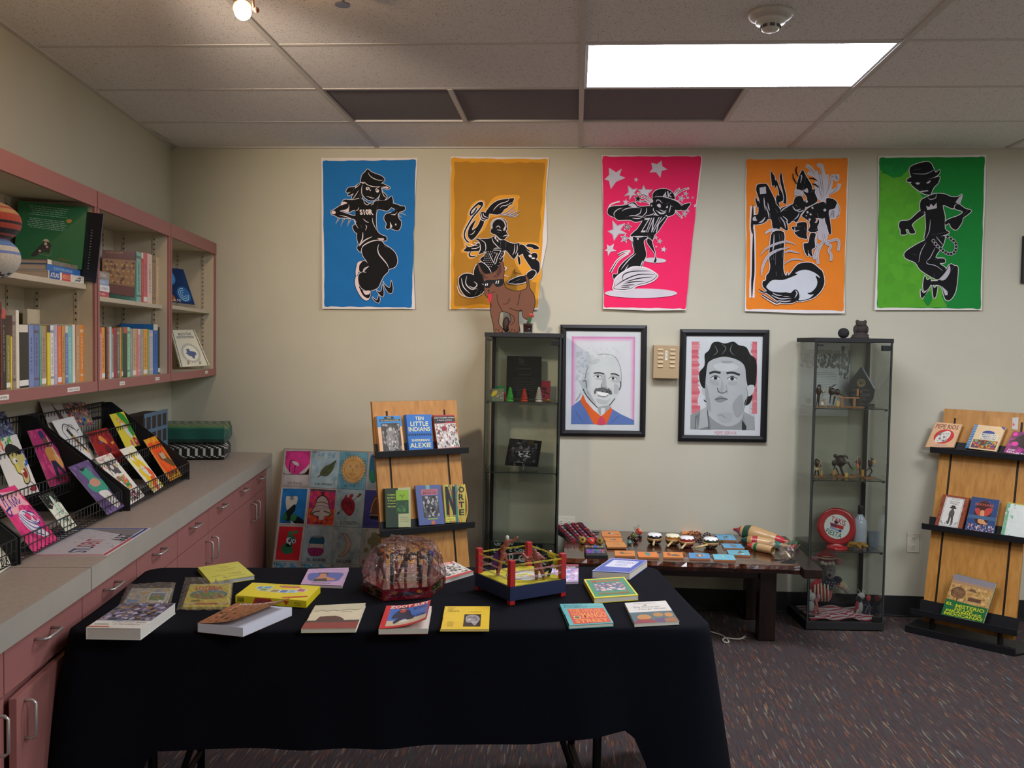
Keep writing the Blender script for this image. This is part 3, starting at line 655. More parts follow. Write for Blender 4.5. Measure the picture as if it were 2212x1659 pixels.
# STUDENT ART sign lying on the counter
sg=[LP(2.785,.30,CT),LP(2.357,.30,CT),LP(2.357,.625,CT),LP(2.785,.628,CT)]
sq=[LP(2.785,.40,CT),LP(2.357,.40,CT),LP(2.357,.628,CT),LP(2.785,.628,CT)]
m=MB().C('#b9b6b8');sq=[LP(2.785,.335,CT+.0012),LP(2.357,.335,CT+.0012),LP(2.357,.629,CT+.0012),LP(2.785,.629,CT+.0012)]
m.hexa([p-V((0,0,.001)) for p in sq],sq);a=Art(m,quadmap(*sq),V((0,0,1)))
a.poly('#a34048','.012,.02 .035,.02 .035,.94 .6,.94 .6,.975 .012,.975');a.poly('#2c3c78','.6,.975 .985,.975 .985,.02 .035,.02 .035,.05 .955,.05 .955,.94 .6,.94')
a.rect('#a9a6aa',.05,.07,.945,.92);a.poly('#6f6c70','.945,.3 .945,.92 .4,.92 .7,.85');a.rect('#a9a6aa',.06,.08,.7,.8)
a.text('#2a3358','STU',.10,.52,.30,.72,.02);a.text('#8c3a44','DENT',.31,.50,.56,.70,.02);a.text('#2a2c34','ART',.5,.76,.74,.93,.02);rdd=random.Random(9)
for i in range(40):
 x,y=rdd.uniform(.1,.9),rdd.uniform(.1,.9);a.line(rdd.choice(['#77747a','#5f5c64','#8a878c']),.004,[(x,y),(x+rdd.uniform(-.06,.06),y+rdd.uniform(-.06,.06)),(x+rdd.uniform(-.08,.08),y+rdd.uniform(-.08,.08))],taper=2,up=False)
a.up();m.build('art_sign','paper',None,'printed STUDENT ART sign with red and blue border lying on the counter','sign')
# folded blankets at the corner
def blanket(lab,grp,x0,x1,w,z0,z1,r,colf,ang,cx):
 t=thing('folded_blanket',lab,'blanket',grp);M=ML@Matrix.Translation((cx,0,0))@Matrix.Rotation(ang,4,'Z');m=MB(M);n=40;L=30
 prof=[]
 for i in range(n):
  a=2*PI*i/n;e=.42;ca,sa=math.cos(a),math.sin(a)
  prof.append((math.copysign(abs(ca)**e,ca)*w/2,(z0+z1)/2+math.copysign(abs(sa)**e,sa)*(z1-z0)/2,a))
 rr=random.Random(3)
 for l in range(L):
  y0,y1=x0+(x1-x0)*l/L,x0+(x1-x0)*(l+1)/L
  def kk(y,a):
   e=min(1,min(y-x0,x1-y)/.03+.55);return e*(1+.02*math.sin(y*40+a*2))
  for i in range(n):
   j=(i+1)%n;a0=prof[i][2];m.C(colf(a0/(2*PI),(l+.5)/L,l,i),True)
   zc=(z0+z1)/2
   P=lambda q,y:V((prof[q][0]*kk(y,prof[q][2]),y,zc+(prof[q][1]-zc)*kk(y,prof[q][2])))
   m.add([P(i,y0),P(j,y0),P(j,y1),P(i,y1)],[(0,1,2,3)])
 for y in (x0,x1):
  m.C(colf(.6,.5,3,0),True);m.add([V((p[0]*.55,y,(z0+z1)/2+(p[1]-(z0+z1)/2)*.55)) for p in prof],[tuple(range(n))])
 m.build('folded_body','fabric',t);rebase(t)
def c_bw(u,v,l,i):
 if u<.13 or u>.9:return '#c9c8bf' if (l+i)%3==0 else '#101412'
 return '#c9c8bf' if (l*2+i)%5<2 and .1<u<.42 else '#121514'
def c_gr(u,v,l,i):
 if .17<u<.30:return '#1c2a18' if (i+l)%3==0 else '#5c7440'
 if .07<u<=.17 or .30<=u<.45:return '#5f7a42'
 if .045<u<=.07:return '#2f7a58'
 return '#0f4034' if .6<u<.97 else '#16584a'
blanket('folded black and white woven blanket under the green one on the counter','folded blankets',.0,.43,.30,CT+.001,CT+.095,.03,c_bw,.12,.36)
blanket('folded green striped blanket on top of the black and white one','folded blankets',-.01,.44,.31,CT+.097,1.08,.05,c_gr,.10,.38)
# blue lattice box behind the wire rack
t=thing('lattice_box','pale blue box with dark square openings behind the wire card rack','box')
m=MB().C('#3a2f28');LB_(m,.62,1.0,.04,.16,CT+.001,1.165,.004);m.build('body','matte',t)
m=MB().C('#5c7890')
for i in range(5):LB_(m,.62+i*.088-.006,.62+i*.088+.016,.1605,.163,CT+.001,1.165)
for i in range(4):LB_(m,.614,1.0,.1605,.1635,CT+.03+i*.085,CT+.05+i*.085)
m.build('blue_lattice','matte',t);rebase(t)
# ---- tiered wire card racks
CARD_T=[]
def wire_rack(s0,s1,dF,lab):
 t=thing('wire_card_rack',lab,'rack','tiered black wire racks on the counter')
 prof=[(.02,CT+.001),(.02,1.25),(.07,1.25),(dF,.955),(dF,CT+.001)]
 for s in (s0,s1-.006):
  m=MB().C('#101114');M=frame(LP(s,0,0),LN,V((0,0,1)));m.prism(prof,-.006,0,M);m.build('side_panel','matte',t)
 q=ML@V((0,0,0));W=.0016
 def wire(m,pp,r=W):m.tube([LP(*p) for p in pp],r,5)
 n=int((s1-s0)/.028)
 for i in range(4):
  d=dF-.128*i;z=.885+.098*i;top=z+.07
  if d<.05:continue
  m=MB().C('#25262b',True)
  for zz in (z,z+.035,top):wire(m,[(s0+.004,d,zz),(s1-.004,d,zz)],.0026 if zz==top else .0018)
  for k in (0.33,.66,1):wire(m,[(s0+.004,d-.1*k,z),(s1-.004,d-.1*k,z)])
  for j in range(n+1):
   s=s0+.006+(s1-s0-.012)*j/n;wire(m,[(s,d-.11,z),(s,d,z),(s,d,top)])
  m.build('wire_basket','black_metal',t)
 m=MB().C('#25262b',True)
 for zz in (1.25,1.23,1.10):wire(m,[(s0,.03,zz),(s1,.03,zz)],.0026)
 for j in range(n+1):s=s0+.006+(s1-s0-.012)*j/n;wire(m,[(s,.03,1.0),(s,.03,1.25)])
 m.build('wire_back','black_metal',t);rebase(t)
wire_rack(1.19,2.03,.44,'black tiered wire card rack nearer the folded blankets');wire_rack(2.04,2.90,.415,'black tiered wire card rack above the STUDENT ART sign')
wire_rack(2.905,3.76,.41,'black tiered wire card rack cut off by the left edge of the photo')
def card(tier,P,col,lab,art,dF=.44,mat='print'):
 d=dF-.128*tier-.02;z=.892+.098*tier;n=(LN*.80+V((0,0,.60))).normalized();p0=LP(0,d,z)
 q=[onp(x,y,p0,n) for x,y in P];m=MB().C('#cfcac0');m.hexa([p-n*.0012 for p in q],q);a=Art(m,quadmap(*q),n,.0002,.0002);a.rect(col,0,0,1,1);art(a)
 m.build('art_card',mat,None,lab,'art card','painted student art cards in the wire racks')
C='#d6d2c6'
def card_lighter(a):a.scatter(['#e05a20','#e8481c'],.1,.1,.9,.9,60,.14,3);a.scatter(['#e8a020'],0,.0,1,.12,20,.08,3);a.scatter(['#e8a81c'],0,.85,1,1,20,.09,8);a.poly('#6b4a28','.32,.38 .62,.36 .98,.62 .98,.76 .8,.74 .3,.5');a.poly('#b59a78','.38,.38 .72,.38 .72,.53 .44,.52');a.text('#3a1408','LUNA',.2,.82,.85,.93,.03)
def card_flower(a):
 a.scatter(['#e6dc9c','#ddd8c4'],0,0,1,.5,20,.2,3)
 for t in ('.4,.1 .55,.18 .6,.38 .45,.4 .42,.25','.2,.28 .45,.36 .5,.5 .3,.48','.15,.5 .4,.5 .5,.65 .2,.66','.2,.7 .5,.62 .5,.85 .3,.9','.65,.3 .8,.42 .75,.55 .55,.48','.7,.48 .95,.6 .9,.75 .6,.6','.6,.7 .9,.75 .7,.9 .5,.8'):a.blob(('#e05a24','#dcb828')[len(t)%2 if t[1] in '2467' else 1],t)
 a.circ('#cfd0c0',.53,.55,.16,.11,a=.3);a.line('#8a8478',.02,'.44,.5 .5,.52');a.line('#8a8478',.02,'.56,.5 .62,.52');a.circ('#55504a',.54,.58,.015,.008);a.poly('#ddb82c','.1,.75 .3,.95 .1,1 0,.9');a.poly('#d8582c','.35,.85 .7,.82 .6,1 .42,1');a.poly('#d9d9c8','.7,.85 .9,.84 .8,1 .6,1');a.poly('#dcd638','.85,.8 1,.9 1,1 .85,1')
def card_skull(a):a.scatter(['#c86a90','#d48a70','#7aa080','#c9a040'],0,0,1,.3,60,.04,5);a.scatter(['#8a8880','#4a4a48','#9a7a84'],.25,.15,.8,.42,60,.05,5);a.blob('#4f4d4c','.3,.2 .5,.17 .72,.3 .75,.42 .6,.4 .4,.36');a.circ('#c7c4bb',.48,.26,.09,.05);a.circ('#b03a5a',.42,.5,.12,.05);a.scatter(['#b06a8c','#d4602c','#5a8a4c','#c7a45c'],.3,.46,.8,.75,70,.05,8);a.rect('#d4602c',.55,.56,.75,.61);a.rect('#3a8044',.5,.64,.75,.7);a.scatter(['#c05070','#3a7a50','#2a2a2c'],.2,.8,.9,.98,30,.05,8)
def card_purple(a):a.rect('#5c4a74',0,0,1,1);a.scatter(['#6f5c88','#54406c'],0,0,1,1,50,.1,8);a.blob('#2f2a38','.33,.11 .7,.14 .72,.32 .92,.45 .9,.6 .6,.66 .25,.55 .2,.4 .42,.33');a.blob('#3a8a74','.28,.12 .42,.16 .68,.12 .74,.32 .95,.44 .94,.58 .62,.66 .24,.56 .14,.42 .36,.34');a.blob('#b58470','.3,.38 .62,.33 .78,.42 .7,.48 .4,.48');a.blob('#c9c6bc','.36,.6 .8,.62 .85,.8 .9,.92 .6,.96 .5,.8');a.line('#55504e',.02,'.6,.7 .66,.82 .6,.86');a.circ('#b0405c',.95,.93,.06,.04)
card(0,[(310,950.6),(337,941),(393,1027),(367,1040)],'#e07a20','orange and red art card with a brown box drawn on it, rightmost one',card_lighter)
card(0,[(258,971.5),(287.3,961.4),(353,1050),(333,1064)],C,'white art card with a face among orange and yellow petals',card_flower)
card(0,[(205,990),(239,978.5),(313,1071),(281,1091)],C,'white art card with a floral skull figure in the front row of the rack',card_skull)
card(0,[(147.3,1009),(189.6,993),(269,1093),(233,1112)],'#4f3f66','purple art card with a green and pink rounded figure',card_purple)
def card_can(a):a.line('#3a3a3c',.025,'.28,.45 .22,.25 .4,.12 .62,.2 .8,.32');a.text('#3a3a3c','COMPTON',.35,.15,.75,.28);a.line('#3a3a3c',.02,'.95,.3 .8,.34 .82,.38');a.line('#3b352c',.11,'.42,.24 .5,.4 .62,.6');a.line('#cf8f2a',.07,'.5,.42 .6,.55 .74,.72 .86,.84');a.line('#26221e',.05,'.58,.5 .8,.78',smooth=False)
def card_red(a):a.scatter(['#7c1a20','#a02a24','#6c1a28','#8c1f1c'],0,0,1,1,60,.14,4);a.blob('#c8883c','.38,.2 .5,.17 .62,.3 .64,.42 .5,.36 .4,.3');a.circ('#4a4a7c',.4,.34,.06,.04);a.blob('#5c1a22','.45,.48 .6,.46 .66,.6 .55,.68 .42,.6');a.blob('#c8983c','.8,.42 .95,.4 .86,.48');a.text('#4c141a','CALA',.5,.55,.95,.65,.02)
def card_green(a):a.blob('#2f8a34','.45,.0 .8,.04 .95,.2 1,.45 .95,.7 .75,.66 .7,.45 .6,.25');a.blob('#d39a3a','.3,.12 .45,.16 .7,.3 .78,.48 .6,.45 .4,.32 .28,.25');a.blob('#cccabf','.4,.32 .6,.32 .72,.55 .78,.75 .6,.72 .45,.5');a.circ('#cccabf',.38,.22,.05,.03);a.blob('#a8384a','.75,.75 .95,.78 .98,.95 .75,.95');a.circ('#d8b838',.86,.86,.05,.04);a.blob('#c0567c','.5,.8 .62,.85 .6,.98 .48,.98')
card(1.6,[(111.3,910),(158.3,899),(206,990),(166,1004)],'#cdccc8','white art card with yellow and black paint brush shape',card_can)
card(1,[(186.5,935),(230.4,923.5),(272,996),(226,1012)],'#8f1f1e','dark red painted art card with a small yellow flower',card_red)
card(1,[(236,895.6),(267,889),(303,962),(272,968)],'#cdbf38','yellow art card with green hair and a white face',card_green)
card(2,[(85,866),(133,872),(160,925),(112,940)],'#a19c98','grey art card with a dark tower shape in the top tier',lambda a:(a.blob('#4a3a38','.5,.0 .62,.3 .8,.6 .95,.9 .6,.95 .55,.5'),a.line('#5a4040',.03,'.5,.1 .75,.5')))
card(2,[(135,872),(183,868),(204,918),(160,925)],'#7a5a5a','crowded multicolour painted card in the top tier of the rack',lambda a:(a.scatter(['#a04030','#3c5a80','#c08a50','#7a3a50','#5a7a5a','#b0705c','#30384c'],0,0,1,1,160,.08,4),a.circ('#2f6aa0',.6,.72,.09,.12),a.circ('#10203c',.62,.74,.04,.06)))
def card_toon(a):
 a.scatter(['#d8502c','#e0782c','#cc4a3a'],0,0,.36,.22,14,.08,4);a.scatter(['#c9b83a','#5aa048','#3a9a70'],.36,.0,.75,.2,14,.06,4);a.scatter(['#2f5cb0','#5a4aa0'],.84,.28,1,.55,16,.06,4)
 a.blob('#201d1c','.34,.2 .55,.12 .85,.22 .9,.34 .75,.36 .6,.3 .42,.34 .36,.3');a.blob('#b8ac6a','.4,.32 .6,.28 .78,.34 .95,.34 .95,.45 .82,.5 .86,.7 .76,.8 .6,.82 .62,.72 .5,.6 .48,.48 .42,.42');a.blob('#c9bc5c','.44,.5 .6,.48 .6,.6 .5,.62');a.circ('#d6d3c8',.56,.42,.08,.05);a.circ('#4a2a58',.6,.43,.035,.025);a.blob('#8c2236','.66,.62 .8,.58 .82,.7 .7,.74');a.rect('#d6cfa8',.62,.6,.74,.64)
 a.line('#1c1a1a',.02,'.4,.3 .42,.44 .48,.5 .5,.62 .62,.68 .6,.8 .72,.83 .86,.74 .86,.5');a.line('#1c1a1a',.015,'.66,.84 .6,.96');a.line('#1c1a1a',.015,'.82,.8 .95,.9');a.blob('#9c2838','.68,.92 .9,.88 .95,.95 .8,.97')
def card_guitar(a):a.scatter(['#a02a60','#8c2456','#b0406c'],0,0,1,1,60,.12,4);a.blob('#2c2c50','.4,.06 .58,.05 .62,.2 .5,.22');a.blob('#5c4030','.48,.2 .62,.18 .7,.3 .58,.36');a.blob('#a8763c','.4,.4 .55,.34 .8,.38 .9,.5 .78,.6 .5,.58 .46,.66 .4,.5');a.blob('#c08a50','.7,.5 .9,.52 1,.68 .9,.76 .75,.68');a.line('#c0b8a8',.03,'.7,.16 .76,.34 .86,.6',smooth=False);a.poly('#1e2038','.5,.6 .7,.6 .98,.85 .88,.87 .66,.7 .62,.9 .48,.9');a.text('#3a1428','FINALE',.4,.88,.85,.95)
card(1,[(-19,953),(35.3,937.6),(84.6,1062),(30,1078)],'#d0ccc4','white art card with a laughing cartoon face and rainbow hair',card_toon,.415)
card(1,[(59,931),(105.8,922.7),(151,1038.7),(108,1053)],'#9a2a5c','magenta art card of a guitarist in a tall hat',card_guitar,.415)
def card_xmas(a):a.poly('#1c1e1c','0,0 1,0 1,.34 .8,.3 .6,.36 .42,.33 .2,.42 0,.36');a.scatter(['#d8dccc'],.1,.03,.9,.3,24,.018,4);a.blob('#b0c8b4','.55,.1 .66,.12 .72,.3 .85,.5 .7,.6 .5,.55 .5,.3');a.scatter(['#7aa090','#8ab8a4','#b04840','#5a8a70','#c8d4c0'],.3,.28,.95,.75,90,.035,4);a.line('#4c5c50',.01,'.05,.58 .9,.5',smooth=False);a.scatter(['#2c2c2c','#3a6a44'],.45,.72,.8,.95,24,.04,4)
def card_love(a):
 a.scatter(['#c8306c','#d84a80','#b02864'],0,.15,1,1,60,.1,4);a.blob('#dba0a8','.1,.04 .5,.06 .95,.1 .9,.22 .95,.35 .6,.3 .4,.4 .1,.36 .02,.2');
 a.line('#34347c',.03,'.12,.26 .2,.08 .26,.1 .2,.34 .1,.4 .05,.32 .3,.28');a.line('#34347c',.025,'.36,.3 .38,.16 .46,.3 .52,.17 .56,.28 .66,.16 .66,.28 .76,.22')
 a.blob('#cfc8d0','.36,.42 .6,.38 .85,.5 .9,.62 .7,.66 .85,.84 .7,.88 .4,.72 .3,.55');a.circ('#d8486c',.62,.5,.1,.06);a.circ('#d8486c',.8,.56,.07,.05)
 for t in ('.34,.44 .45,.6 .6,.7 .8,.72','.4,.42 .5,.55 .7,.66','.56,.4 .72,.48 .8,.62','.5,.44 .66,.6 .76,.72','.68,.42 .88,.5 .84,.66 .7,.6','.32,.5 .42,.7 .68,.84'):a.line('#34347c',.02,t)
 for i in range(16):an=-.9+i*.13;a.line('#6c2460',.012,[(.68+.28*math.cos(an),.56+.2*math.sin(an)),(.68+.38*math.cos(an),.56+.27*math.sin(an))],smooth=False,up=False)
card(0,[(83.8,1070.3),(113,1060),(166,1136),(142,1148)],'#cfd4c0','small white and black art card of a snowy tree scene',card_xmas,.415)
card(0,[(-18,1065),(31.5,1047.7),(126,1166),(74.5,1197)],'#cc3870','bright pink LOVE art card with a white rose in outline',card_love,.415)
card(2,[(-30,890),(9,884),(34,944),(-8,956)],'#5a6078','blue doodle art card at the left edge of the top tier',lambda a:(a.scatter(['#3a4468','#7c88a4','#4a3a5c','#8a9ab0'],0,0,1,1,90,.08,4),a.line('#28304c',.03,'.6,.1 .9,.4 .5,.6 .9,.9')),.415)
card(0,[(-40,1158),(0,1150),(24,1222),(-10,1245)],'#cfccb8','cream art card with black writing at the lower left edge',lambda a:a.text('#222','DIA',.5,.7,.95,.9,.03),.41)
# ============================================================= things on the back wall
K='#17181a';WH='#ded8dc';GR='#b7b2ba'
def figs(a,L,w=11,edge=WH,fill=K):
 P=[crom(pts(t),True,3) for t in L]
 for p in P:a.line(edge,w*2,p,closed=True,smooth=False)
 for p in P:a.poly(fill,p)
def strokes(a,c,w,L,taper=2):
 for t in L:a.line(c,w,t,taper=taper)
def poster(lab,outline,tilt,draw,cat='poster'):
 P=pts(outline);zt=atY(*P[0]).z;n=V((0,-1,tilt)).normalized();p0=V((0,-.004,zt))
 m=MB().C('#dcd6d4');q=[onp(x,y,p0,n) for x,y in P];m.flat(q);m.flat([p-n*.0012 for p in q])
 k=len(q);m.add(q+[p-n*.0012 for p in q],[(i,(i+1)%k,(i+1)%k+k,i+k) for i in range(k)])
 draw(Art(m,lambda x,y:onp(x,y,p0,n),n,.00035,.0005));return m.build('poster','poster_print',None,lab,cat,'five large screen-printed posters in a row')
def wob(x0,y0,x1,y1,x2,y2,x3,y3,seed=1,amp=.8):
 """painted field with a hand-rolled wavy edge"""
 r=random.Random(seed);C=[(x0,y0),(x1,y1),(x2,y2),(x3,y3)];o=[]
 for i in range(4):
  a,b=C[i],C[(i+1)%4];n=14
  for j in range(n):t=j/n;o.append((a[0]+(b[0]-a[0])*t+r.uniform(-amp,amp)*(j>0),a[1]+(b[1]-a[1])*t+r.uniform(-amp,amp)*(j>0)))
 return crom(o,True,2)
def post1(a):
 a.poly('#1f6fb4',wob(697.5,348,898.5,345.5,889,664,701,662))
 a.f(690,335,10.0545)
 for t in ('430,1350 390,1430 350,1500','540,1370 500,1450 460,1555','665,1400 630,1480 600,1560','1740,1235 1810,1270 1890,1310','1700,1290 1750,1330 1800,1365','1680,1330 1720,1370 1750,1395'):a.line(WH,44,t,smooth=False,taper=1);a.line(K,20,t,smooth=False,taper=1)
 figs(a,['1050,305 1120,360 1230,410 1340,450 1400,500 1415,540 1400,570 1350,610 1345,635 1250,680 1130,680 1030,640 960,600 905,590 905,520 930,430 990,370',
'1340,620 1450,655 1520,690 1530,720 1490,745 1400,725 1320,700 1200,695','930,640 1000,620 1130,690 1330,690 1330,780 1310,860 1260,930 1180,985 1080,985 990,930 940,850 920,760',
'905,600 940,640 930,760 940,900 900,960 840,935 790,950 720,960 705,905 745,840 700,850 640,885 620,850 680,800 600,820 585,770 640,705 760,690 830,640',
'1330,700 1370,790 1430,850 1470,910 1440,950 1410,980 1340,980 1290,960 1320,860',
'560,965 700,975 900,950 1000,1000 1100,1060 1250,990 1420,985 1500,950 1570,895 1600,1000 1590,1090 1540,1160 1470,1215 1380,1195 1270,1185 1235,1300 1235,1500 1260,1650 1340,1730 1450,1772 1450,1860 1309,1854 1090,1892 927,2012 894,2110 818,2023 851,1936 818,1827 818,1707 830,1500 780,1300 775,1200 700,1215 640,1250 650,1150 640,1080 560,1030 500,1010',
'250,1230 330,1180 450,1100 560,1060 620,1060 640,1110 600,1170 500,1200 430,1220 360,1270','260,1210 380,1200 480,1230 620,1280 760,1320 850,1290 960,1340 1020,1400 1080,1460 1085,1600 1000,1640 930,1600 870,1690 780,1680 720,1560 760,1520 800,1450 740,1390 600,1370 430,1360 330,1310 270,1290',
'1590,1050 1700,1080 1780,1110 1840,1110 1870,1160 1830,1210 1760,1230 1700,1300 1740,1400 1780,1450 1760,1580 1700,1640 1620,1620 1540,1590 1480,1610 1440,1570 1460,1490 1410,1400 1420,1310 1480,1270 1560,1250 1640,1180 1560,1130'])
 a.poly('#e3cfd0','1350,690 1470,682 1512,705 1490,732 1400,716');a.circ('#e3cfd0',310,1248,46,40);a.blob('#e3cfd0','475,1035 540,1012 605,1045 540,1070 480,1095');a.poly('#e3cfd0','515,1212 630,1160 640,1200 620,1260');a.poly('#dcd6d4','1545,1290 1640,1285 1700,1235 1640,1310')
 a.poly('#1f6fb4','650,1275 700,1235 775,1210 775,1280');a.poly('#1f6fb4','1550,1165 1640,1200 1580,1240 1480,1240')
 a.circ(WH,1042,730,34);a.circ(K,1050,722,12);a.line(WH,16,'1050,695 1085,720 1095,760 1120,775');a.circ(WH,1262,780,36);a.circ(K,1250,770,12);a.line(WH,12,'1215,760 1250,720 1300,700')
 strokes(a,WH,15,['1060,370 1090,440 1180,510 1300,550 1400,545','910,590 990,600 1050,650 1200,690 1330,680','1015,905 1080,912 1150,938 1195,930','1135,875 1138,915','940,640 920,740 930,860 990,930','820,650 780,720 900,620','760,720 730,790','860,760 770,900 720,960','900,800 850,940','920,860 880,960','1350,760 1400,880 1460,930','1300,880 1270,960','960,950 980,1040 1050,1085 1120,1020','1180,1000 1170,1060 1120,1095','1230,980 1290,1020','860,1130 840,1190 790,1210','1270,1100 1240,1220','1155,1360 1170,1480 1250,1640','1240,1180 1235,1400','430,1310 600,1345 740,1410','440,1205 520,1225','745,1380 780,1480 850,1600','950,1380 1010,1440 1080,1470','900,1520 940,1600','1000,1520 1030,1560 1000,1640','1690,1165 1600,1250'])
 a.poly(WH,'1540,1450 1590,1560 1540,1600');a.circ(WH,1662,1512,15,22);a.text('#e8dcdc','S10R',0,0,0,0,.04,quad='872,1185 1150,1175 1180,1305 885,1300')
 a.f(690,495,9.218)
 figs(a,['850,390 950,290 1100,235 1240,240 1300,310 1400,370 1500,460 1550,570 1550,680 1500,760 1400,795 1380,790 1370,850 1290,930 1230,1040 1180,1150 1110,1200 1000,1230 900,1215 830,1160 790,1080 780,960 810,880 890,840 960,770 990,740 970,690 930,620 870,530','860,640 930,645 975,700 985,740 900,780 880,830 830,860 800,820 800,720'])
 figs(a,['770,660 860,640 800,720 790,850 740,940 725,850 740,760','735,945 775,940 775,1080 820,1170 880,1230 1020,1230 1010,1370 940,1425 850,1370 770,1250 720,1120 715,1010'],6,K,'#e3cfd0')
 a.blob(K,'790,1140 850,1200 900,1290 940,1310 1000,1290 1015,1240 1020,1300 990,1370 930,1365 860,1300')
 figs(a,['1270,1030 1300,1100 1390,1170 1420,1120 1430,1020 1465,1150 1455,1260 1400,1280 1340,1220 1290,1120','1140,1210 1190,1250 1240,1220 1255,1100 1285,1240 1275,1340 1230,1330 1170,1270','1055,1350 1130,1410 1165,1390 1185,1310 1210,1380 1195,1465 1130,1450 1080,1400'],9)
 strokes(a,WH,22,['1190,300 1165,390 1190,500 1270,600 1350,700 1380,780','870,60 860,200 790,330','1060,150 900,230 790,350','850,390 880,330 1000,260 1130,225 1290,215','1300,345 1380,365','990,740 900,790 890,850 940,860','810,880 890,850']);a.poly('#e3cfd0','1150,180 1290,185 1290,215 1200,215')
poster('blue poster of a black-and-white dancing figure in a cap with dreadlocks','694,341 902,341 902,352 895,455 892,560 897,668 870,667 800,668 696,667',.018,post1)
def post2(a):
 a.poly('#d8992c',wob(975,342,1183,344,1162,664,974,667,2,1));a.poly('#b07d2b',wob(981,350,1177,352,1154,656,981,660,3,2))
 a.f(970,415,10.0545)
 a.blob('#dc9a32','790,350 860,250 960,130 1100,70 1300,60 1480,60 1540,110 1490,200 1500,290 1440,450 1100,520 900,560 850,650 760,820 600,980 500,1100 640,1250 640,1350 480,1460 390,1400 380,1330 270,1310 260,1260 320,1200 300,1050 260,950 300,800 380,620 400,450 500,260 620,180 740,170 790,230')
 a.blob('#dc9a32','1500,1100 1700,1090 1900,1100 2000,1180 1980,1300 1960,1400 1950,1500 2010,1700 1960,1950 1700,1900 1500,1650 1420,1450 1550,1300')
 loop='600,350 545,440 470,500 470,420 545,325 640,240 715,225 720,285 640,400 520,540 420,700 345,850 335,960 375,1050 430,1090'
 a.line(WH,66,loop);a.line(K,32,loop);a.poly(K,'720,220 700,215 600,260 520,350 545,350 640,270 700,300')
 figs(a,['800,430 870,330 960,240 1100,170 1260,150 1400,130 1410,160 1380,230 1370,260 1290,300 1270,340 1200,380 1150,450 1060,490 950,480 880,470 860,520 800,470','690,450 760,430 870,545 820,590 750,630 680,570','690,600 760,640 720,760 620,920 540,1010 480,1040 420,980 410,880 440,770 500,680 585,600 530,730 500,810 520,820 600,760 650,680',
'350,1110 400,1180 460,1190 560,1160 640,1100 670,1150 660,1270 560,1280 480,1290 350,1290 330,1250 380,1200','480,1290 455,1360 500,1390 590,1380 520,1420 440,1400 430,1330',
'920,680 960,610 1060,570 1180,580 1250,660 1260,760 1270,800 1240,850 1275,920 1290,945 1240,980 1200,1030 1120,1020 1050,960 1000,920 940,900 900,860 920,800 910,740',
'560,1010 700,1015 860,1010 930,980 1020,960 1100,1040 1200,1040 1300,1090 1420,1120 1530,1110 1520,1200 1500,1300 1420,1450 1350,1400 1270,1300 1200,1250 1100,1215 1000,1215 860,1280 760,1310 640,1350 690,1250 680,1130 640,1060',
'830,1290 960,1230 1180,1230 1210,1270 1190,1380 1160,1500 1080,1650 980,1750 820,1700 700,1500 680,1450 760,1380','1520,1180 1560,1160 1640,1220 1760,1330 1840,1420 1950,1510 1970,1600 1960,1720 1880,1800 1750,1850 1700,1800 1800,1700 1720,1560 1620,1400 1600,1340 1500,1380',
'1710,1130 1850,1140 1940,1190 1950,1230 1850,1240 1790,1200 1680,1180','1840,1320 1900,1330 1925,1400 1880,1460 1800,1450 1720,1380 1780,1350','1490,1390 1540,1430 1550,1560 1520,1570 1500,1500','1540,1140 1620,1150 1700,1230 1770,1280 1740,1290 1640,1230 1560,1200'])
 strokes(a,WH,16,['1300,150 1270,200 1100,260 1000,350 960,410','1380,215 1240,290 1160,300 1100,350','740,440 760,520 860,560','710,460 720,560 840,600','690,520 700,600 800,635','450,930 520,900 570,830','1020,775 1070,735 1120,790','1040,820 1110,830 1140,850','1050,870 1090,880','1170,830 1220,760 1250,740','1170,970 1230,940 1290,940','1050,975 1100,1020 1170,1040','640,1010 760,1080 790,1130 800,1230 770,1310','930,980 960,1080 1050,1180 1090,1210','1130,1030 1110,1210','1240,1080 1230,1200','1430,1130 1420,1280 1380,1370','1480,1130 1480,1250 1440,1350','400,1100 520,1150 640,1160','520,1080 600,1110 660,1100','480,1230 600,1220 680,1170','870,1320 920,1440 1000,1580','1190,1260 1200,1350 1100,1480'])
 a.poly(WH,'985,1000 1040,1060 1070,1100 1070,1040 1000,960');a.poly(K,'1010,1000 1050,1050 1060,1010');a.line(WH,14,'960,1260 1130,1265 1060,1400 1010,1560',smooth=False);a.line(WH,12,'970,1320 1050,1325 990,1460 975,1540',smooth=False);a.circ(WH,1765,1390,40,28,a=.5);a.circ(WH,1830,1440,40,18)
 r=random.Random(1)
 for i in range(22):an=2.9+i*.19;a.circ(WH,1080+150*math.cos(an),740+160*math.sin(an),17,n=7);a.circ(K,1082+150*math.cos(an),742+160*math.sin(an),8,n=6)
 for y in range(1300,1660,46):
  for x in range(760,1180,46):
   xx=x+(y//46%2)*22
   if 700+(y-1300)*.25<xx<1190-(y-1300)*.35 and not 950<xx<1090:a.circ(WH,xx,y,10,n=6)
 for t in ('1090,490 1200,480 1330,400 1450,290','1150,510 1300,490 1450,380','1270,530 1400,480 1540,400','1310,540 1440,520 1530,500'):a.line(WH,34,t,taper=2);a.line(K,16,t,taper=2)
 a.f(660,320,4.0963)
 figs(a,['1360,1150 1420,1110 1500,1130 1560,1200 1590,1230 1560,1290 1480,1320 1420,1310 1370,1240','1500,1060 1560,1010 1640,1100 1600,1210 1500,1150','1790,1190 1880,1140 1960,1130 1990,1160 1900,1200','1960,1110 2010,1080 2040,1105 2000,1160 1965,1150'],6)
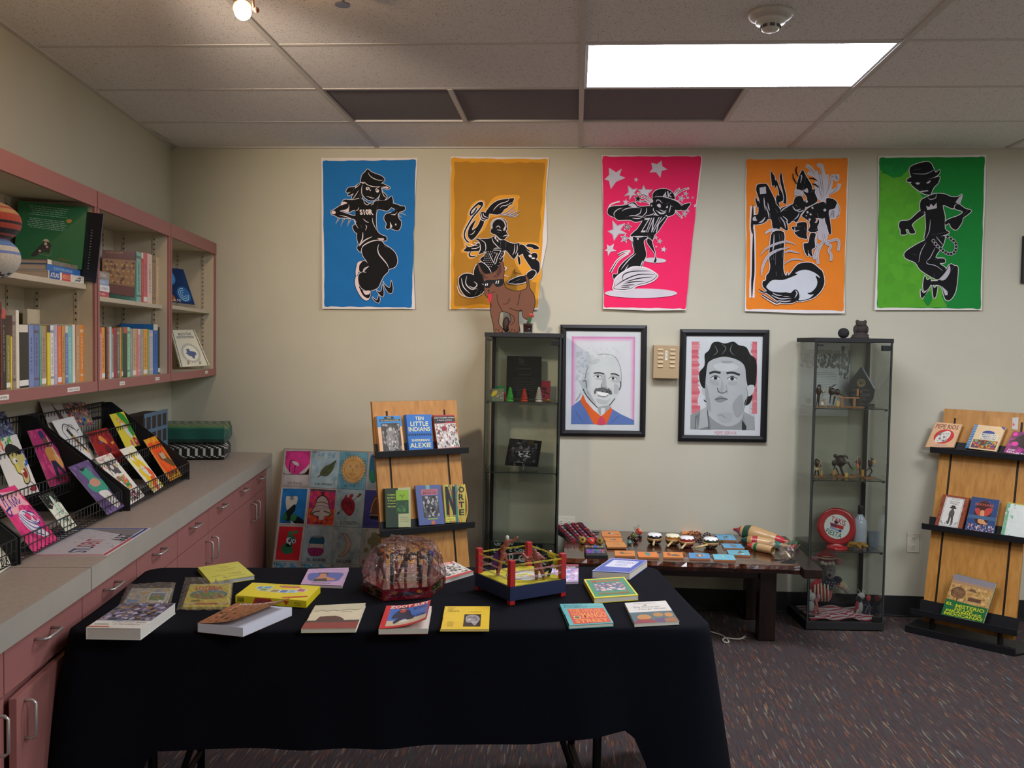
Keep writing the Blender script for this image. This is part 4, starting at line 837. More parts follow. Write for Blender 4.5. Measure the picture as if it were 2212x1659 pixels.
 strokes(a,WH,9,['1380,1150 1400,1230 1460,1290','1430,1130 1420,1200 1470,1250 1520,1240','1490,1180 1520,1210 1490,1240 1450,1220','1340,1210 1370,1290 1440,1325','1500,1300 1530,1250','1540,1310 1560,1260','1810,1200 1900,1160','1700,1040 1780,1060 1740,1110 1800,1140'])
 strokes(a,K,5,['1815,1050 1880,1055','1840,1070 1900,1100','1860,1060 1850,1100 1910,1110'])
poster('ochre poster of a black-and-white figure in a number 7 jersey, partly behind the dog','974,338 1186,340 1186,352 1180,420 1182,520 1166,600 1163,669 1100,669 971,668',.015,post2)
def post3(a):
 a.poly('#ea2a62',wob(1302,338,1514.5,338,1481,667,1305,663,5,.7));S_='#c9c4cc'
 a.f(1295,330,9.617)
 for t in ('195,310 345,405 465,330 415,470 540,520 345,605 235,755 195,580 105,555 200,460','1075,210 1195,235 1290,160 1305,280 1410,345 1290,380 1265,520 1175,405 1035,410 1100,330'):a.poly(S_,t)
 for x,y,r,an in ((760,560,52,.2),(545,1025,68,.1),(1990,1100,46,0)):a.star(S_,x,y,r,an)
 for t in ('590,680 690,760 790,740 720,840 790,880 680,890 620,990 620,880 510,900 600,820','915,670 960,760 1105,765 1020,850 1020,910 920,870 830,900 850,820 790,770 880,760','265,1400 370,1510 530,1465 440,1600 570,1680 400,1690 300,1830 270,1700 170,1630 280,1590'):a.line('#8b7f96',9,t,closed=True,smooth=False);a.poly(S_,t);a.line('#3c3844',5,[(p[0]*.9+q[0]*.1,p[1]*.9+q[1]*.1) for p in pts(t) for q in [(sum(u[0] for u in pts(t))/10,sum(u[1] for u in pts(t))/10)]],closed=True,smooth=False)
 a.star(WH,800,960,100,.1);a.star(K,800,958,80,.1)
 a.star(WH,582,1540,100,.2);a.star(K,582,1540,82,.2);a.star(S_,582,1540,46,.2);a.star(K,582,1540,20,.2)
 for x,y,r in ((1790,850,52),(1700,950,72),(1830,935,34),(1935,935,24),(1765,1270,62),(1835,1210,34)):a.star(S_,x,y,r*1.25,.3);a.star('#3c3844',x,y,r*.8,.3);a.star(S_,x,y,r*.55,.3)
 for t in ('1100,1010 1000,920 900,870 780,840','1060,1040 960,960 860,920','1040,1050 940,1010 830,1010','1570,900 1640,830 1740,770 1860,740','1560,870 1600,790 1670,745','1570,1220 1650,1290 1720,1360'):a.line(WH,40,t,taper=0);a.line(K,16,t,taper=2)
 a.line(WH,30,'180,1190 220,1090 320,1040 420,1015')
 figs(a,['1100,930 1110,850 1180,780 1300,750 1420,765 1520,830 1560,920 1550,970 1400,925 1250,905 1130,920','1110,925 1250,915 1420,940 1560,980 1680,1050 1710,1110 1690,1180 1640,1200 1560,1180 1550,1130 1480,1100 1470,1040 1300,980 1120,1000','1700,1120 1760,1070 1890,1050 1840,1140 1780,1200 1690,1190',
'1120,930 1250,920 1470,960 1490,1110 1460,1180 1440,1260 1380,1300 1280,1330 1200,1290 1130,1200 1120,1150 1060,1150 1050,1050 1110,1030','1490,1120 1560,1140 1570,1200 1550,1270 1480,1310 1400,1320 1440,1220',
'170,1200 200,1140 300,1110 500,1095 600,1070 660,1035 740,1040 800,1110 900,1120 1000,1110 1110,1120 1110,1200 1150,1240 1130,1290 1020,1320 920,1340 900,1400 820,1430 730,1440 640,1400 500,1400 380,1400 320,1350 220,1310 170,1260',
'920,1350 1120,1300 1390,1320 1370,1400 1290,1520 1215,1640 1150,1700 1110,1800 1090,1830 1000,1770 880,1740 640,1745 720,1640 780,1590 880,1440'])
 a.blob(S_,'600,1095 660,1055 720,1065 780,1130 700,1135');strokes(a,S_,18,['460,1220 540,1170 700,1140 860,1150','870,1150 840,1260 740,1300','980,1140 970,1240 880,1330','320,1340 300,1260 380,1180 480,1150','610,1320 700,1310 920,1330','680,1360 800,1370 900,1340','940,1310 1080,1290 1140,1240','540,1340 590,1335','1175,1030 1190,990 1240,990 1310,1055','1380,1070 1450,1040','1240,1180 1330,1220 1390,1200','1480,1080 1460,1180 1440,1250','1105,925 1300,915 1500,965 1640,1030 1700,1110','1160,910 1200,850'])
 a.blob(S_,'1190,1090 1240,1060 1270,1090 1265,1140 1220,1130');a.blob(S_,'1380,1140 1410,1100 1420,1140 1400,1155');a.poly(S_,'1170,1195 1280,1250 1390,1235 1330,1280 1250,1280');a.poly(S_,'1140,1260 1240,1310 1180,1310');a.blob(S_,'1070,1085 1095,1095 1080,1125')
 for t,w in (('1315,925 1380,820 1370,920',26),('1340,900 1390,900',18),('1415,800 1430,925',24),('1490,830 1430,880 1490,925',22)):a.line(S_,w,t,smooth=False)
 a.text(S_,'ZINK',0,0,0,0,.0,quad='935,1365 1390,1330 1190,1655 855,1655')
 a.f(1295,500,9.617);a.circ(S_,860,1285,752,98,40);a.circ(S_,1140,600,245,52,30,.05)
 a.poly(S_,'0,0') if 0 else None
 for t in ('150,270 215,310 300,255 280,365 350,405 230,425 175,515 165,415 110,400 160,360',):a.poly(S_,t)
 for x,y,r in ((1330,375,62),(1170,130,44),(1245,205,58),(1175,320,22),(520,150,100)):a.star(S_,x,y,r*1.1,.2)
 for x,y,r in ((1170,130,30),(1245,205,38),(520,150,70)):a.star('#3c3844',x,y,r,.2);a.star(S_,x,y,r*.7,.2)
 for t in ('640,415 500,430 385,490','600,450 380,600 225,850'):a.line(WH,52,t,taper=0);a.line(K,26,t,taper=-1)
 figs(a,['690,120 900,110 1000,130 920,200 940,330 970,500 900,650 880,750 790,740 650,780 540,810 480,880 380,960 300,1000 280,890 370,885 400,760 520,620 690,480 720,430 690,300 680,200','1000,150 1080,190 1110,300 1150,430 1160,520 1185,580 1170,640 1120,650 1150,560 1140,460 1050,330 990,240'])
 a.poly(S_,'600,150 640,100 690,110 700,210 650,200');a.circ(S_,795,158,20);strokes(a,S_,20,['690,100 800,120 950,105','710,200 720,420','760,460 600,600 440,800','600,690 520,830 450,980','900,600 870,680 850,740','940,110 1060,130','1000,70 980,190','950,170 1050,90'])
 figs(a,['330,1000 430,900 560,820 700,750 900,760 1040,810 1180,900 1190,940 1100,1020 950,1080 770,1120 680,1180 540,1215 380,1210 290,1190 310,1100'],26)
 p=crom(pts('330,1000 430,900 560,820 700,750 900,760 1040,810 1170,900 1180,935 1090,1010 940,1070 770,1110 680,1170 540,1200 380,1198 300,1180 320,1100'),True,3);a.poly(S_,p)
 strokes(a,K,22,['310,1150 500,1020 800,900 1160,900','480,1030 500,900 700,830 1060,825','520,1055 800,980 1110,945','480,1090 700,1050 950,1035','440,1140 600,1115 735,1108','440,1170 560,1160 640,1155','680,800 900,765'])
poster('hot pink poster of a grinning figure in a baseball cap among grey stars','1300,335 1517,336 1517,350 1511,400 1500,480 1493,520 1486,560 1484,610 1482,670 1400,671 1303,667 1306,560 1304,480 1301,400',.022,post3)
def post4(a):
 a.poly('#e07f28',wob(1612,345,1831,342,1822,671,1612,667,7,.5));S_='#b9b5bd'
 a.f(1605,335,9.617)
 a.line(WH,110,'205,1060 195,1300 190,1500 205,1660 208,2000 205,2450 190,2650 185,2960');
 for t in ('1310,215 1400,270 1480,380 1530,470','1540,220 1620,210 1650,300 1680,500 1700,700','1740,400 1730,560 1700,760','1960,400 1950,520 1860,430 1800,700 1720,900','2000,590 1960,700 1760,810 1680,930','1340,370 1430,400 1560,480 1600,700','1520,330 1600,600 1640,930','1600,400 1700,900'):
  a.line(S_,82,t,taper=0)
 a.blob(S_,'1500,500 1700,480 1760,700 1740,850 1690,960 1600,950 1500,830')
 a.blob(S_,'1560,1310 1710,1310 1760,1500 1740,1760 1560,1740 1540,1500')
 for t in ('1330,240 1420,300 1500,420','1540,260 1600,500 1650,900','1620,250 1650,600 1680,900','1720,460 1700,700','1840,430 1800,620 1700,860','1980,620 1900,750 1760,830','1560,520 1600,760 1640,930','1610,360 1640,700','1600,1350 1580,1700','1640,1330 1660,1700','1700,1400 1700,1740'):a.line('#4a4650',8,t,taper=2)
 figs(a,['280,650 310,610 480,600 560,720 640,880 700,1020 770,1130 800,1250 900,1400 930,1560 860,1550 780,1500 740,1560 620,1530 590,1350 520,1330 480,1380 380,1430 200,1440 190,1330 220,1250 310,1220 320,1050 340,960 300,820 270,730','270,870 300,950 335,970 310,1100 270,1000 255,930',
'1240,310 1300,420 1350,500 1420,620 1440,720 1500,700 1490,780 1540,900 1540,960 1480,1010 1380,1060 1300,1080 1270,960 1330,920 1300,840 1250,760 1260,600 1230,760 1120,720 1110,640 1150,480 1190,380','780,1120 900,1060 1050,1030 1200,1120 1290,1130 1200,1230 1160,1330 1100,1400 1040,1360 950,1430 900,1380 800,1300','1060,930 1110,860 1210,860 1260,950 1290,1110 1130,1150 1010,1060 1050,990',
'1240,1230 1340,1110 1540,1000 1560,1010 1500,1110 1490,1300 1520,1330 1480,1410 1370,1370 1230,1280','1500,1110 1560,1010 1650,970 1700,1010 1700,1300 1550,1310 1480,1300','1720,920 1820,900 1900,930 1960,1000 2000,1100 1995,1220 1940,1300 1800,1310 1760,1200','1710,980 1760,1140 1800,1340 1830,1600 1790,1650 1740,1480 1690,1300 1700,1000',
'1020,1490 1110,1480 1120,1420 1200,1395 1310,1400 1330,1500 1320,1650 1330,1740 1240,1730 1150,1700 1070,1620 1080,1580 1020,1540','1380,1380 1520,1410 1560,1330 1580,1400 1540,1500 1560,1570 1450,1610 1350,1570 1390,1480'])
 for t in ('565,320 650,430 670,530 700,520 760,690 820,800 850,940 740,990 770,1100 690,1010 680,900 700,830 750,850 730,720 700,630 660,700 650,630 600,650 590,560','800,360 820,520 860,700 900,860 900,1020 830,1000 850,900 820,740 780,600 755,440'):a.line(WH,24,t,closed=True,smooth=False);a.poly(K,t)
 a.line(K,52,'205,1030 195,1300 185,1500 195,1640',taper=2);a.line(K,56,'215,1540 212,2000 208,2450 190,2650 182,2990',taper=2)
 a.poly(S_,'340,680 470,655 480,800 350,815');a.blob(S_,'1785,1150 1900,1110 1950,1000 1990,1110 1985,1220 1920,1300 1800,1308');a.line(K,10,'1885,1170 1880,1290',smooth=False);a.text('#2a2a2c','PALI',0,0,0,0,quad='1880,1150 1880,1290 1810,1300 1812,1170')
 for x,y,s in ((1335,1190,26),(1440,1100,24),(1400,1235,24),(1380,1340,28),(1310,1265,12)):a.line(WH,12,[(x-s,y-s*.4),(x+s,y+s*.4)],smooth=False);a.line(WH,12,[(x+s*.3,y-s),(x-s*.3,y+s)],smooth=False)
 a.blob(S_,'200,1310 250,1275 270,1330 290,1360 210,1365');a.blob(S_,'320,1410 400,1350 460,1285 430,1370 380,1405');a.blob(S_,'1260,740 1330,690 1350,780 1290,770');a.circ(S_,1318,965,24,28);a.circ(S_,1695,1145,30,28)
 strokes(a,S_,24,['430,880 440,1000 460,1160','460,1050 520,1200 540,1330','510,990 530,1100 550,1160','550,1200 580,1350','670,1120 720,1200','770,1190 840,1120 1000,1030','820,1160 920,1140','760,1280 850,1400 880,1530','730,1300 780,1420','820,1270 910,1350 910,1420','1070,1020 1130,1080','1020,1060 1090,1150 1200,1120','1100,1150 1170,1180 1270,1140','1190,430 1215,440 1190,590','1290,450 1270,600','1400,780 1460,740','1530,1210 1570,1300','1270,1500 1290,1560','1070,1500 1080,1580 1170,1560','1090,1495 1200,1490','1500,1540 1580,1570','1160,1200 1130,1280 1050,1350'])
 for t in ('1120,235 1095,310 1110,390 1150,460','1030,380 1040,480 1090,570 1120,620','1360,490 1450,490 1540,540','1430,600 1500,620 1570,680'):
  a.line(K,30,t,taper=2);q=crom(pts(t),False,3)
  for x,y in q[1:-1:2]:a.line(K,6,[(x-22,y-6),(x+22,y+8)],smooth=False,up=False)
 for i in range(4):a.line(S_,34,f'1060,{740+i*32} 1140,{735+i*30} 1245,{770+i*28}');a.line('#5a5660',5,f'1065,{750+i*32} 1140,{745+i*30} 1240,{780+i*28}')
 a.line(S_,66,'450,1640 560,1565 740,1545',taper=2)
 a.f(1605,505,9.478)
 for t in ('1650,0 1700,150 1790,150 1900,120 1960,170 1945,350','1660,50 1700,200 1790,250 1750,350 1800,440 1790,560','1640,150 1560,300 1520,450 1530,620','1600,200 1500,330 1450,530','1480,0 1490,200 1560,250'):a.line(S_,56,t,taper=0);a.line('#4a4650',6,t)
 figs(a,['1370,0 1480,0 1460,130 1470,280 1400,330 1420,480 1350,420 1320,330 1330,470 1270,400 1240,300 1240,200 1330,180',
'600,-30 830,-30 830,300 820,700 850,830 880,860 905,780 915,850 960,820 1080,660 1200,600 1400,600 1560,720 1620,780 1660,960 1630,1100 1540,1230 1400,1330 1150,1390 1080,1370 1000,1420 780,1420 640,1340 480,1220 320,1180 480,1180 400,1080 400,980 460,950 470,860 530,780 550,650 530,500 550,200'],14)
 a.blob('#c3c8d0','600,950 800,950 980,890 1110,830 1060,810 1150,760 1280,740 1420,780 1530,850 1570,910 1480,860 1515,980 1490,1090 1400,1190 1310,1220 1380,1250 1440,1240 1340,1330 1160,1365 1130,1340 1125,1190 1060,1150 980,1210 920,1210 800,1215 600,1190 480,1110 490,1050',3)
 strokes(a,S_,26,['600,1210 700,1260 950,1290','570,1250 750,1330 990,1320','690,1365 850,1390 980,1370','1060,1160 1100,1220 1050,1320','380,1250 480,1330','630,0 620,250 600,360','730,0 760,260','790,0 800,160','665,400 660,640','560,430 575,540','620,440 625,540','800,380 800,490','670,780 670,870','800,810 800,870'])
 strokes(a,K,22,['600,1190 750,1215 920,1200','500,1180 700,1280 990,1240','980,1210 1060,1150 1120,1200 1130,1330 1000,1420','1180,1240 1140,1340','1040,1250 1000,1330','310,1130 400,1190 520,1210'])
 a.line(WH,50,'380,1250 560,1370 680,1430 750,1400');a.line(K,24,'380,1250 560,1360 680,1420 750,1390')
 for t,w in (('350,450 480,300 700,200 900,165 1080,235',46),('378,880 390,700 500,470 700,340 950,285',60),('830,400 950,355 1160,405',40),('830,630 950,545 1100,520 1250,560',36),('640,400 760,320 960,270',24)):a.line(S_,w,t,taper=2);a.line('#5a5660',6,t,taper=2)
poster('orange poster of an upside-down figure with one huge shoe and a thin pole','1611,344 1833,342 1831,420 1829,500 1824,600 1825,677 1740,677 1609,672 1611,560 1610,450',.016,post4)
def post5(a):
 a.poly('#1a8236',wob(1900,341,2127,339,2118,667,1895,664,9,.6));S_='#b9b5bd'
 a.f(1860,320,4.3665)
 a.poly('#55a02c','178,200 230,240 300,280 380,270 450,195 480,300 600,500 620,850 700,1100 800,1250 760,1400 810,1500 160,1505 152,1300 165,1000 168,700 175,450');a.scatter(['#58a52d','#529b2b','#5aa52e'],180,300,560,1480,60,80,4);a.scatter(['#187a3a'],190,110,430,240,12,60,4)
 figs(a,['455,195 520,150 640,130 690,210 700,250 610,270 490,290','430,300 480,270 600,265 690,240 740,205 735,240 690,275 600,300 480,320 440,318','480,320 600,300 690,280 740,270 725,330 690,365 670,400 650,440 590,430 540,400 500,370 470,340',
'560,500 620,460 700,430 790,435 850,460 910,460 950,435 940,490 910,520 880,540 870,570 830,560 770,540 790,640 790,760 830,800 720,840 600,870 610,760 605,640 600,600 560,590','560,590 600,620 520,680 480,720 490,750 510,800 460,805 445,770 420,770 430,810 375,815 370,770 355,740 370,690 450,680 500,640',
'880,570 910,525 980,570 1040,590 1000,630 960,660 950,700 900,770 850,750 830,710 795,725 795,690 850,660 910,640 960,600','600,870 760,830 790,840 770,920 700,1030 780,1040 790,1080 740,1090 800,1140 740,1230 690,1230 560,1150 510,1080 420,1040 410,990 470,940','740,1240 830,1100 880,1110 910,1120 910,1200 890,1350 840,1430 790,1420 750,1300 655,1290 660,1255',
'600,1200 620,1245 655,1230 650,1300 600,1350 582,1300','560,1330 590,1370 640,1325 572,1420','670,1290 690,1320 720,1300 705,1395 682,1410'],6)
 B=[(815,835),(845,855),(870,875),(890,900),(895,930),(890,960),(875,985),(848,998),(820,998),(795,985),(770,968),(748,948),(722,928),(700,903),(680,875)]
 for x,y in B:a.circ(S_,x,y,18,n=10)
 for x,y in B:a.circ(K,x,y,12.5,n=10)
 a.poly('#1a8236','640,1340 668,1400 662,1440 630,1488 592,1440 600,1390')
 a.poly(S_,'610,545 640,558 655,525 680,550 710,515 712,568 622,585');a.blob(S_,'742,1240 800,1160 832,1105 836,1170 790,1240');a.poly(S_,'955,430 935,525 885,515 920,465');a.circ(S_,532,335,20,10);a.blob(S_,'612,330 650,305 648,322 630,335');a.poly(S_,'555,405 628,398 632,408 560,418');a.poly(S_,'755,1300 810,1350 815,1385 790,1390')
 strokes(a,S_,7,['480,240 600,245 690,205','490,210 570,195','625,465 650,485 700,470 705,430','650,670 640,780 605,860','770,570 785,640','700,830 740,880 770,920','560,600 590,620','610,890 560,980 540,1080','700,930 650,1030 620,1060','620,1060 620,1090 700,1110 770,1160','730,840 700,880','480,1000 520,1010','680,1180 695,1230','520,150 600,135','660,820 820,790','690,1050 780,1045','870,1120 830,1180','490,330 560,320','565,380 570,400','480,640 540,590','1040,540 960,640','980,660 900,770','890,1380 910,1180','780,1420 800,1480','820,1430 800,1490'])
poster('green two-tone poster of a black figure in a brimmed hat with a chain of beads','1897,337 2131,334 2129,420 2124,520 2122,600 2121,670 2000,670 1889,670 1893,560 1898,480',.014,post5)
# ---- two framed portraits
def framed(lab,corners,inner,draw,k=4.337,ox=1190,oy=690):
 q=[atY(ox+x/k,oy+y/k,-.02) for x,y in pts(corners)];i_=[atY(ox+x/k,oy+y/k,-.014) for x,y in pts(inner)]
 t=thing('picture_frame',lab,'picture','framed portraits on the back wall');n=V((0,-1,0));io=[atY(ox+x/k,oy+y/k,-.022) for x,y in pts(inner)]
 m=MB().C('#15161a')
 for a_ in range(4):
  b_=(a_+1)%4;O1,O2,I1,I2=q[a_],q[b_],io[a_],io[b_];mid1,mid2=(O1+I1)/2-V((0,.006,0)),(O2+I2)/2-V((0,.006,0));bk=lambda p:V((p.x,-.001,p.z))
  m.add([O1,O2,mid2,mid1,I2,I1,bk(O1),bk(O2),bk(I1),bk(I2)],[(0,1,2,3),(3,2,4,5),(0,1,7,6),(5,4,9,8)])
 m.build('frame','black_metal',t);m=MB().C('#cdd0d4');m.hexa([p+V((0,.006,0)) for p in i_],i_)
 a=Art(m,lambda x,y:atY(x,y,-.014),n,.00018,.0002);a.f(ox,oy,k);draw(a);m.build('drawing','poster_print',t)
 m=MB().C('#fff');m.add([V((p.x,-.0185,p.z)) for p in i_],[(0,1,2,3)]);m.build('glass_pane','glass',t);rebase(t)
def shade(a,L,n=1):
 for c,t in L:a.blob(c,t,3)
def port1(a):
 a.poly('#c987b4','195,160 790,163 780,985 190,980')
 for i,c in enumerate(('#cf9cc0','#d4b4ca','#d2c4d0','#cfd0d6')):e=12*(i+1);a.poly(c,[(195+e,160+e),(790-e,163+e),(780-e*.8,985),(190+e,980)])
 a.poly('#c6cacc',crom(pts('350,360 440,320 520,320 600,350 640,420 660,500 665,620 640,700 600,760 560,820 490,840 430,800 380,740 330,660 310,560 330,440'),True,3))
 a.scatter(['#bfc3c6','#c9cdd0','#b9bdc0'],230,300,360,700,60,28,4);a.scatter(['#c9cdd0','#d2d5d8'],340,260,640,350,40,24,5)
 a.blob('#b4b8ba','280,570 310,560 345,570 345,650 310,670 285,620');a.line('#55585a',8,'300,580 325,575 335,640');a.line('#777',6,'350,440 330,500 320,560');a.line('#8a8d90',5,'440,330 520,325 600,350 645,430 660,520 655,640',taper=0)
 shade(a,[('#a9adb0','330,660 360,680 420,790 400,790 350,720'),('#afb3b6','420,500 500,500 510,560 420,560'),('#b2b6b9','560,520 640,530 640,590 570,580'),('#a4a8aa','505,520 520,620 490,640 470,610'),('#b9bdbf','360,400 420,370 460,380 400,420'),('#afb3b6','600,600 640,640 620,700 590,680'),('#b4b8bb','430,740 520,760 560,740 520,790 450,780')])
 a.line('#3a3c3e',12,'400,505 450,500 500,512');a.line('#3a3c3e',12,'560,510 600,510 640,530');
 for x,y in ((440,535),(582,553)):a.blob('#d8dadb',f'{x-38},{y+2} {x},{y-14} {x+36},{y+2} {x},{y+14}');a.circ('#2c2e30',x,y,12);a.line('#4a4c4e',5,f'{x-40},{y} {x},{y-16} {x+38},{y+2}')
 a.blob('#55585a','410,660 460,640 500,640 560,665 572,700 550,700 510,675 440,675 410,700');a.scatter(['#3a3c3e','#6a6d70'],415,642,568,690,40,10,2);a.blob('#e6e8e8','425,675 500,685 545,700 520,716 460,712');a.line('#6a6d70',6,'440,712 500,725 540,705');a.line('#7a7d80',6,'480,600 470,625 500,640 530,630')
 a.line('#2c2e30',7,'300,650 340,720 400,790 450,830 500,832 550,800 600,740',taper=0);a.line('#55585a',10,'650,580 655,620 640,660')
 a.poly('#a0a4a6','440,820 560,800 560,850 500,900 450,880');a.poly('#cfd2d4','470,830 510,830 500,890 470,890')
 a.poly('#5b74b0','195,815 280,750 340,860 400,980 190,978');a.poly('#5b74b0','560,830 660,890 780,945 780,985 520,985');a.line('#3c5490',5,'230,860 300,960');a.line('#3c5490',5,'640,900 560,970')
 a.poly('#d8602a','300,700 330,770 400,850 470,905 440,983 400,980 330,850 275,765');a.poly('#d8602a','565,820 575,860 520,983 480,983 475,905');a.blob('#c8445c','475,905 505,940 510,983 435,983 450,930');a.line('#8a8d90',8,'235,760 260,730 280,690')
framed('black-framed drawing of a white-haired moustached man in a blue jacket and orange collar','90,48 902,55 885,1100 75,1092','145,105 845,112 833,1045 135,1035',port1)
def port2(a):
 a.poly('#bcbfc2','1320,205 1932,208 1912,1035 1305,1030');a.poly('#c9ccd0','1392,205 1870,207 1850,1033 1370,1030')
 for s,(x0,x1) in enumerate(((1318,1388),(1872,1932))):
  r=random.Random(s)
  for i in range(26):y=208+i*26;a.poly(r.choice(['#d0717c','#c9606c','#d98a92','#cf7680']),[(x0+(x1-x0)*(0 if s==0 else r.uniform(0,.4)),y),(x0+(x1-x0)*(r.uniform(.7,1.2) if s==0 else 1),y),(x0+(x1-x0)*(r.uniform(.7,1.2) if s==0 else 1),y+27),(x0+(x1-x0)*(0 if s==0 else r.uniform(0,.4)),y+27)],up=False)
 a.up()
 a.poly('#8d9092',crom(pts('1305,1030 1310,900 1400,850 1465,810 1560,850 1700,900 1800,850 1900,900 1912,1035'),True,3)) if 0 else a.poly('#8d9092','1305,1030 1308,895 1400,850 1465,815 1480,900 1600,990 1700,960 1800,860 1905,915 1912,1035')
 a.blob('#afb2b4','1440,400 1560,350 1700,360 1810,400 1830,560 1830,700 1800,900 1740,980 1640,1000 1520,940 1460,850 1440,700 1430,600')
 a.blob('#151517','1510,225 1560,208 1630,225 1710,208 1760,240 1830,260 1870,330 1925,390 1920,600 1880,700 1850,650 1830,560 1815,440 1750,380 1640,350 1560,360 1490,390 1465,430 1450,560 1440,650 1400,600 1390,500 1440,430 1440,330 1480,290')
 a.blob('#151517','1860,700 1890,720 1860,790 1815,805 1820,760');a.blob('#151517','1432,748 1462,775 1440,770')
 a.blob('#c3c6c8','1850,620 1905,620 1900,680 1860,720 1835,700');a.blob('#b4b7b9','1415,650 1440,650 1440,710 1418,690')
 strokes(a,'#7c7f82',6,['1530,240 1560,300 1520,340','1600,230 1640,270 1600,330','1700,230 1680,290 1720,340','1770,260 1740,320','1480,330 1460,400','1850,330 1870,420','1490,370 1560,350','1800,420 1830,520'])
 shade(a,[('#999c9e','1450,600 1480,700 1500,860 1470,830 1445,700'),('#a0a3a5','1600,560 1590,640 1560,680 1600,690 1620,640'),('#9fa2a4','1640,600 1660,680 1640,690'),('#a3a6a8','1490,560 1570,590 1560,620 1500,600'),('#a3a6a8','1660,590 1740,580 1740,610 1680,620'),('#bfc2c4','1520,430 1640,400 1760,440 1700,480 1580,480'),('#999c9e','1700,800 1790,700 1800,860 1740,920'),('#a6a9ab','1560,880 1700,880 1680,960 1600,960'),('#989b9e','1600,390 1700,390 1690,410 1610,410')])
 a.line('#2c2e30',20,'1485,508 1530,490 1590,502');a.line('#2c2e30',20,'1645,505 1700,498 1770,520')
 for x,y in ((1542,548),(1698,555)):a.blob('#d0d3d4',f'{x-45},{y} {x},{y-20} {x+42},{y+4} {x},{y+18}');a.circ('#3a3c3e',x,y-1,19);a.circ('#111',x,y-1,9);a.line('#3c3e40',7,f'{x-46},{y} {x},{y-24} {x+44},{y+2}')
 a.line('#5a5d60',8,'1560,640 1570,675 1610,690 1650,670');a.blob('#888b8e','1535,745 1590,715 1610,725 1655,745 1600,775 1560,770');a.line('#4a4c4e',7,'1540,748 1600,742 1655,748');strokes(a,'#7c7f82',7,['1560,900 1600,895 1640,930','1640,890 1660,940','1590,830 1620,835','1830,620 1840,720 1800,860'])
 a.poly('#77797c','1465,815 1500,1030 1390,1030 1360,900');a.poly('#a9acae','1400,850 1460,820 1480,1000 1380,1030');a.poly('#9a9da0','1800,860 1905,920 1912,1035 1830,1034');a.poly('#2c2e30','1790,940 1830,1000 1830,1035 1790,1035');a.line('#222',4,'1360,900 1350,1028');a.line('#222',5,'1465,850 1480,1030')
 a.text('#d99aa8','PEPE SERNA',1535,1045,1740,1078)
framed('black-framed pencil drawing of a man with thick dark wavy hair, right of the beige box','1215,90 2048,97 2020,1152 1192,1140','1272,152 1988,155 1962,1093 1248,1082',port2)
t=thing('picture_frame','dark picture frame just entering the photo at the upper right edge','picture');m=MB().C('#1c1518');m.bbox(2.545,2.95,-.025,-.001,1.965,2.236,.003);m.build('frame','black_metal',t);m=MB().C('#8a8480');m.box(2.575,2.92,-.0265,-.0252,1.995,2.206);m.build('print','print',t);rebase(t)
# ---- beige chime box
t=thing('chime_box','beige metal wall box with two columns of louvres between the framed portraits','wall box')
B0=atY(1412,745,-.05);B1=atY(1466,818,-.05);x0,x1,z0,z1=B0.x,B1.x,B1.z,B0.z
m=MB().C('#b39b78');m.bbox(x0,x1,-.055,-.004,z0,z1,.003);m.build('cover','beige_metal',t)
m=MB().C('#c9c4b8');m.bbox(x0+.004,x1+.008,-.004,0,z0+.04,z1-.01,.001);m.build('back_plate','beige_metal',t)
w=x1-x0;h=z1-z0
for cx in (.27,.74):
 for i in range(5):
  zc=z1-h*(.14+i*.125);m=MB().C('#c8b08a');m.add([(x0+w*(cx-.1),-.0552,zc+.007),(x0+w*(cx+.1),-.0552,zc+.007),(x0+w*(cx+.1),-.062,zc-.004),(x0+w*(cx-.1),-.062,zc-.004),(x0+w*(cx+.1),-.0552,zc-.0045),(x0+w*(cx-.1),-.0552,zc-.0045)],[(0,1,2,3),(3,2,4,5),(0,3,5),(1,4,2)]);m.build('louvre','beige_metal',t)
m=MB().C('#d8dcd4');m.box(x0+w*.46,x0+w*.54,-.0562,-.055,z1-h*.45,z1-h*.17);a=Art(m,quadmap(V((x0+w*.54,-.0563,z1-h*.17)),V((x0+w*.54,-.0563,z1-h*.45)),V((x0+w*.46,-.0563,z1-h*.45)),V((x0+w*.46,-.0563,z1-h*.17))),V((0,-1,0)),.0001,.0001);a.text('#444','BATTERY',.12,.2,.85,.8);m.build('label','paper',t);rebase(t)
# ---- outlets
def outlet(lab,cx,cz,horiz=False):
 t=thing('wall_outlet',lab,'outlet','cream electrical outlets');M=Matrix.Translation((cx,0,cz))@(Matrix.Rotation(PI/2,4,'Y') if horiz else Matrix.Identity(4))
 m=MB(M).C('#d4d0bc');m.bbox(-.035,.035,-.006,0,-.057,.057,.002);m.build('face_plate','plastic',t)
 for z in (-.024,.024):
  m=MB(M).C('#d8d4c2');m.lathe([(0,0),(.0165,0),(.0165,.0025),(0,.0025)][::-1],18,Matrix.Translation((0,-.006,z))@Matrix.Rotation(PI/2,4,'X'));m.C('#2a2622')
  for x in (-.006,.006):m.box(x-.0012,x+.0012,-.0092,-.0085,z-.003,z+.006)
  m.box(-.002,.002,-.0092,-.0085,z-.01,z-.006);m.build('socket','plastic',t)
 rebase(t)
p=atY(1972,1172);outlet('cream duplex outlet low on the wall right of the right glass case',p.x,p.z);p=atY(1221,1124);outlet('cream outlet plate on its side behind the red woven pouch',p.x,p.z-.012,True)
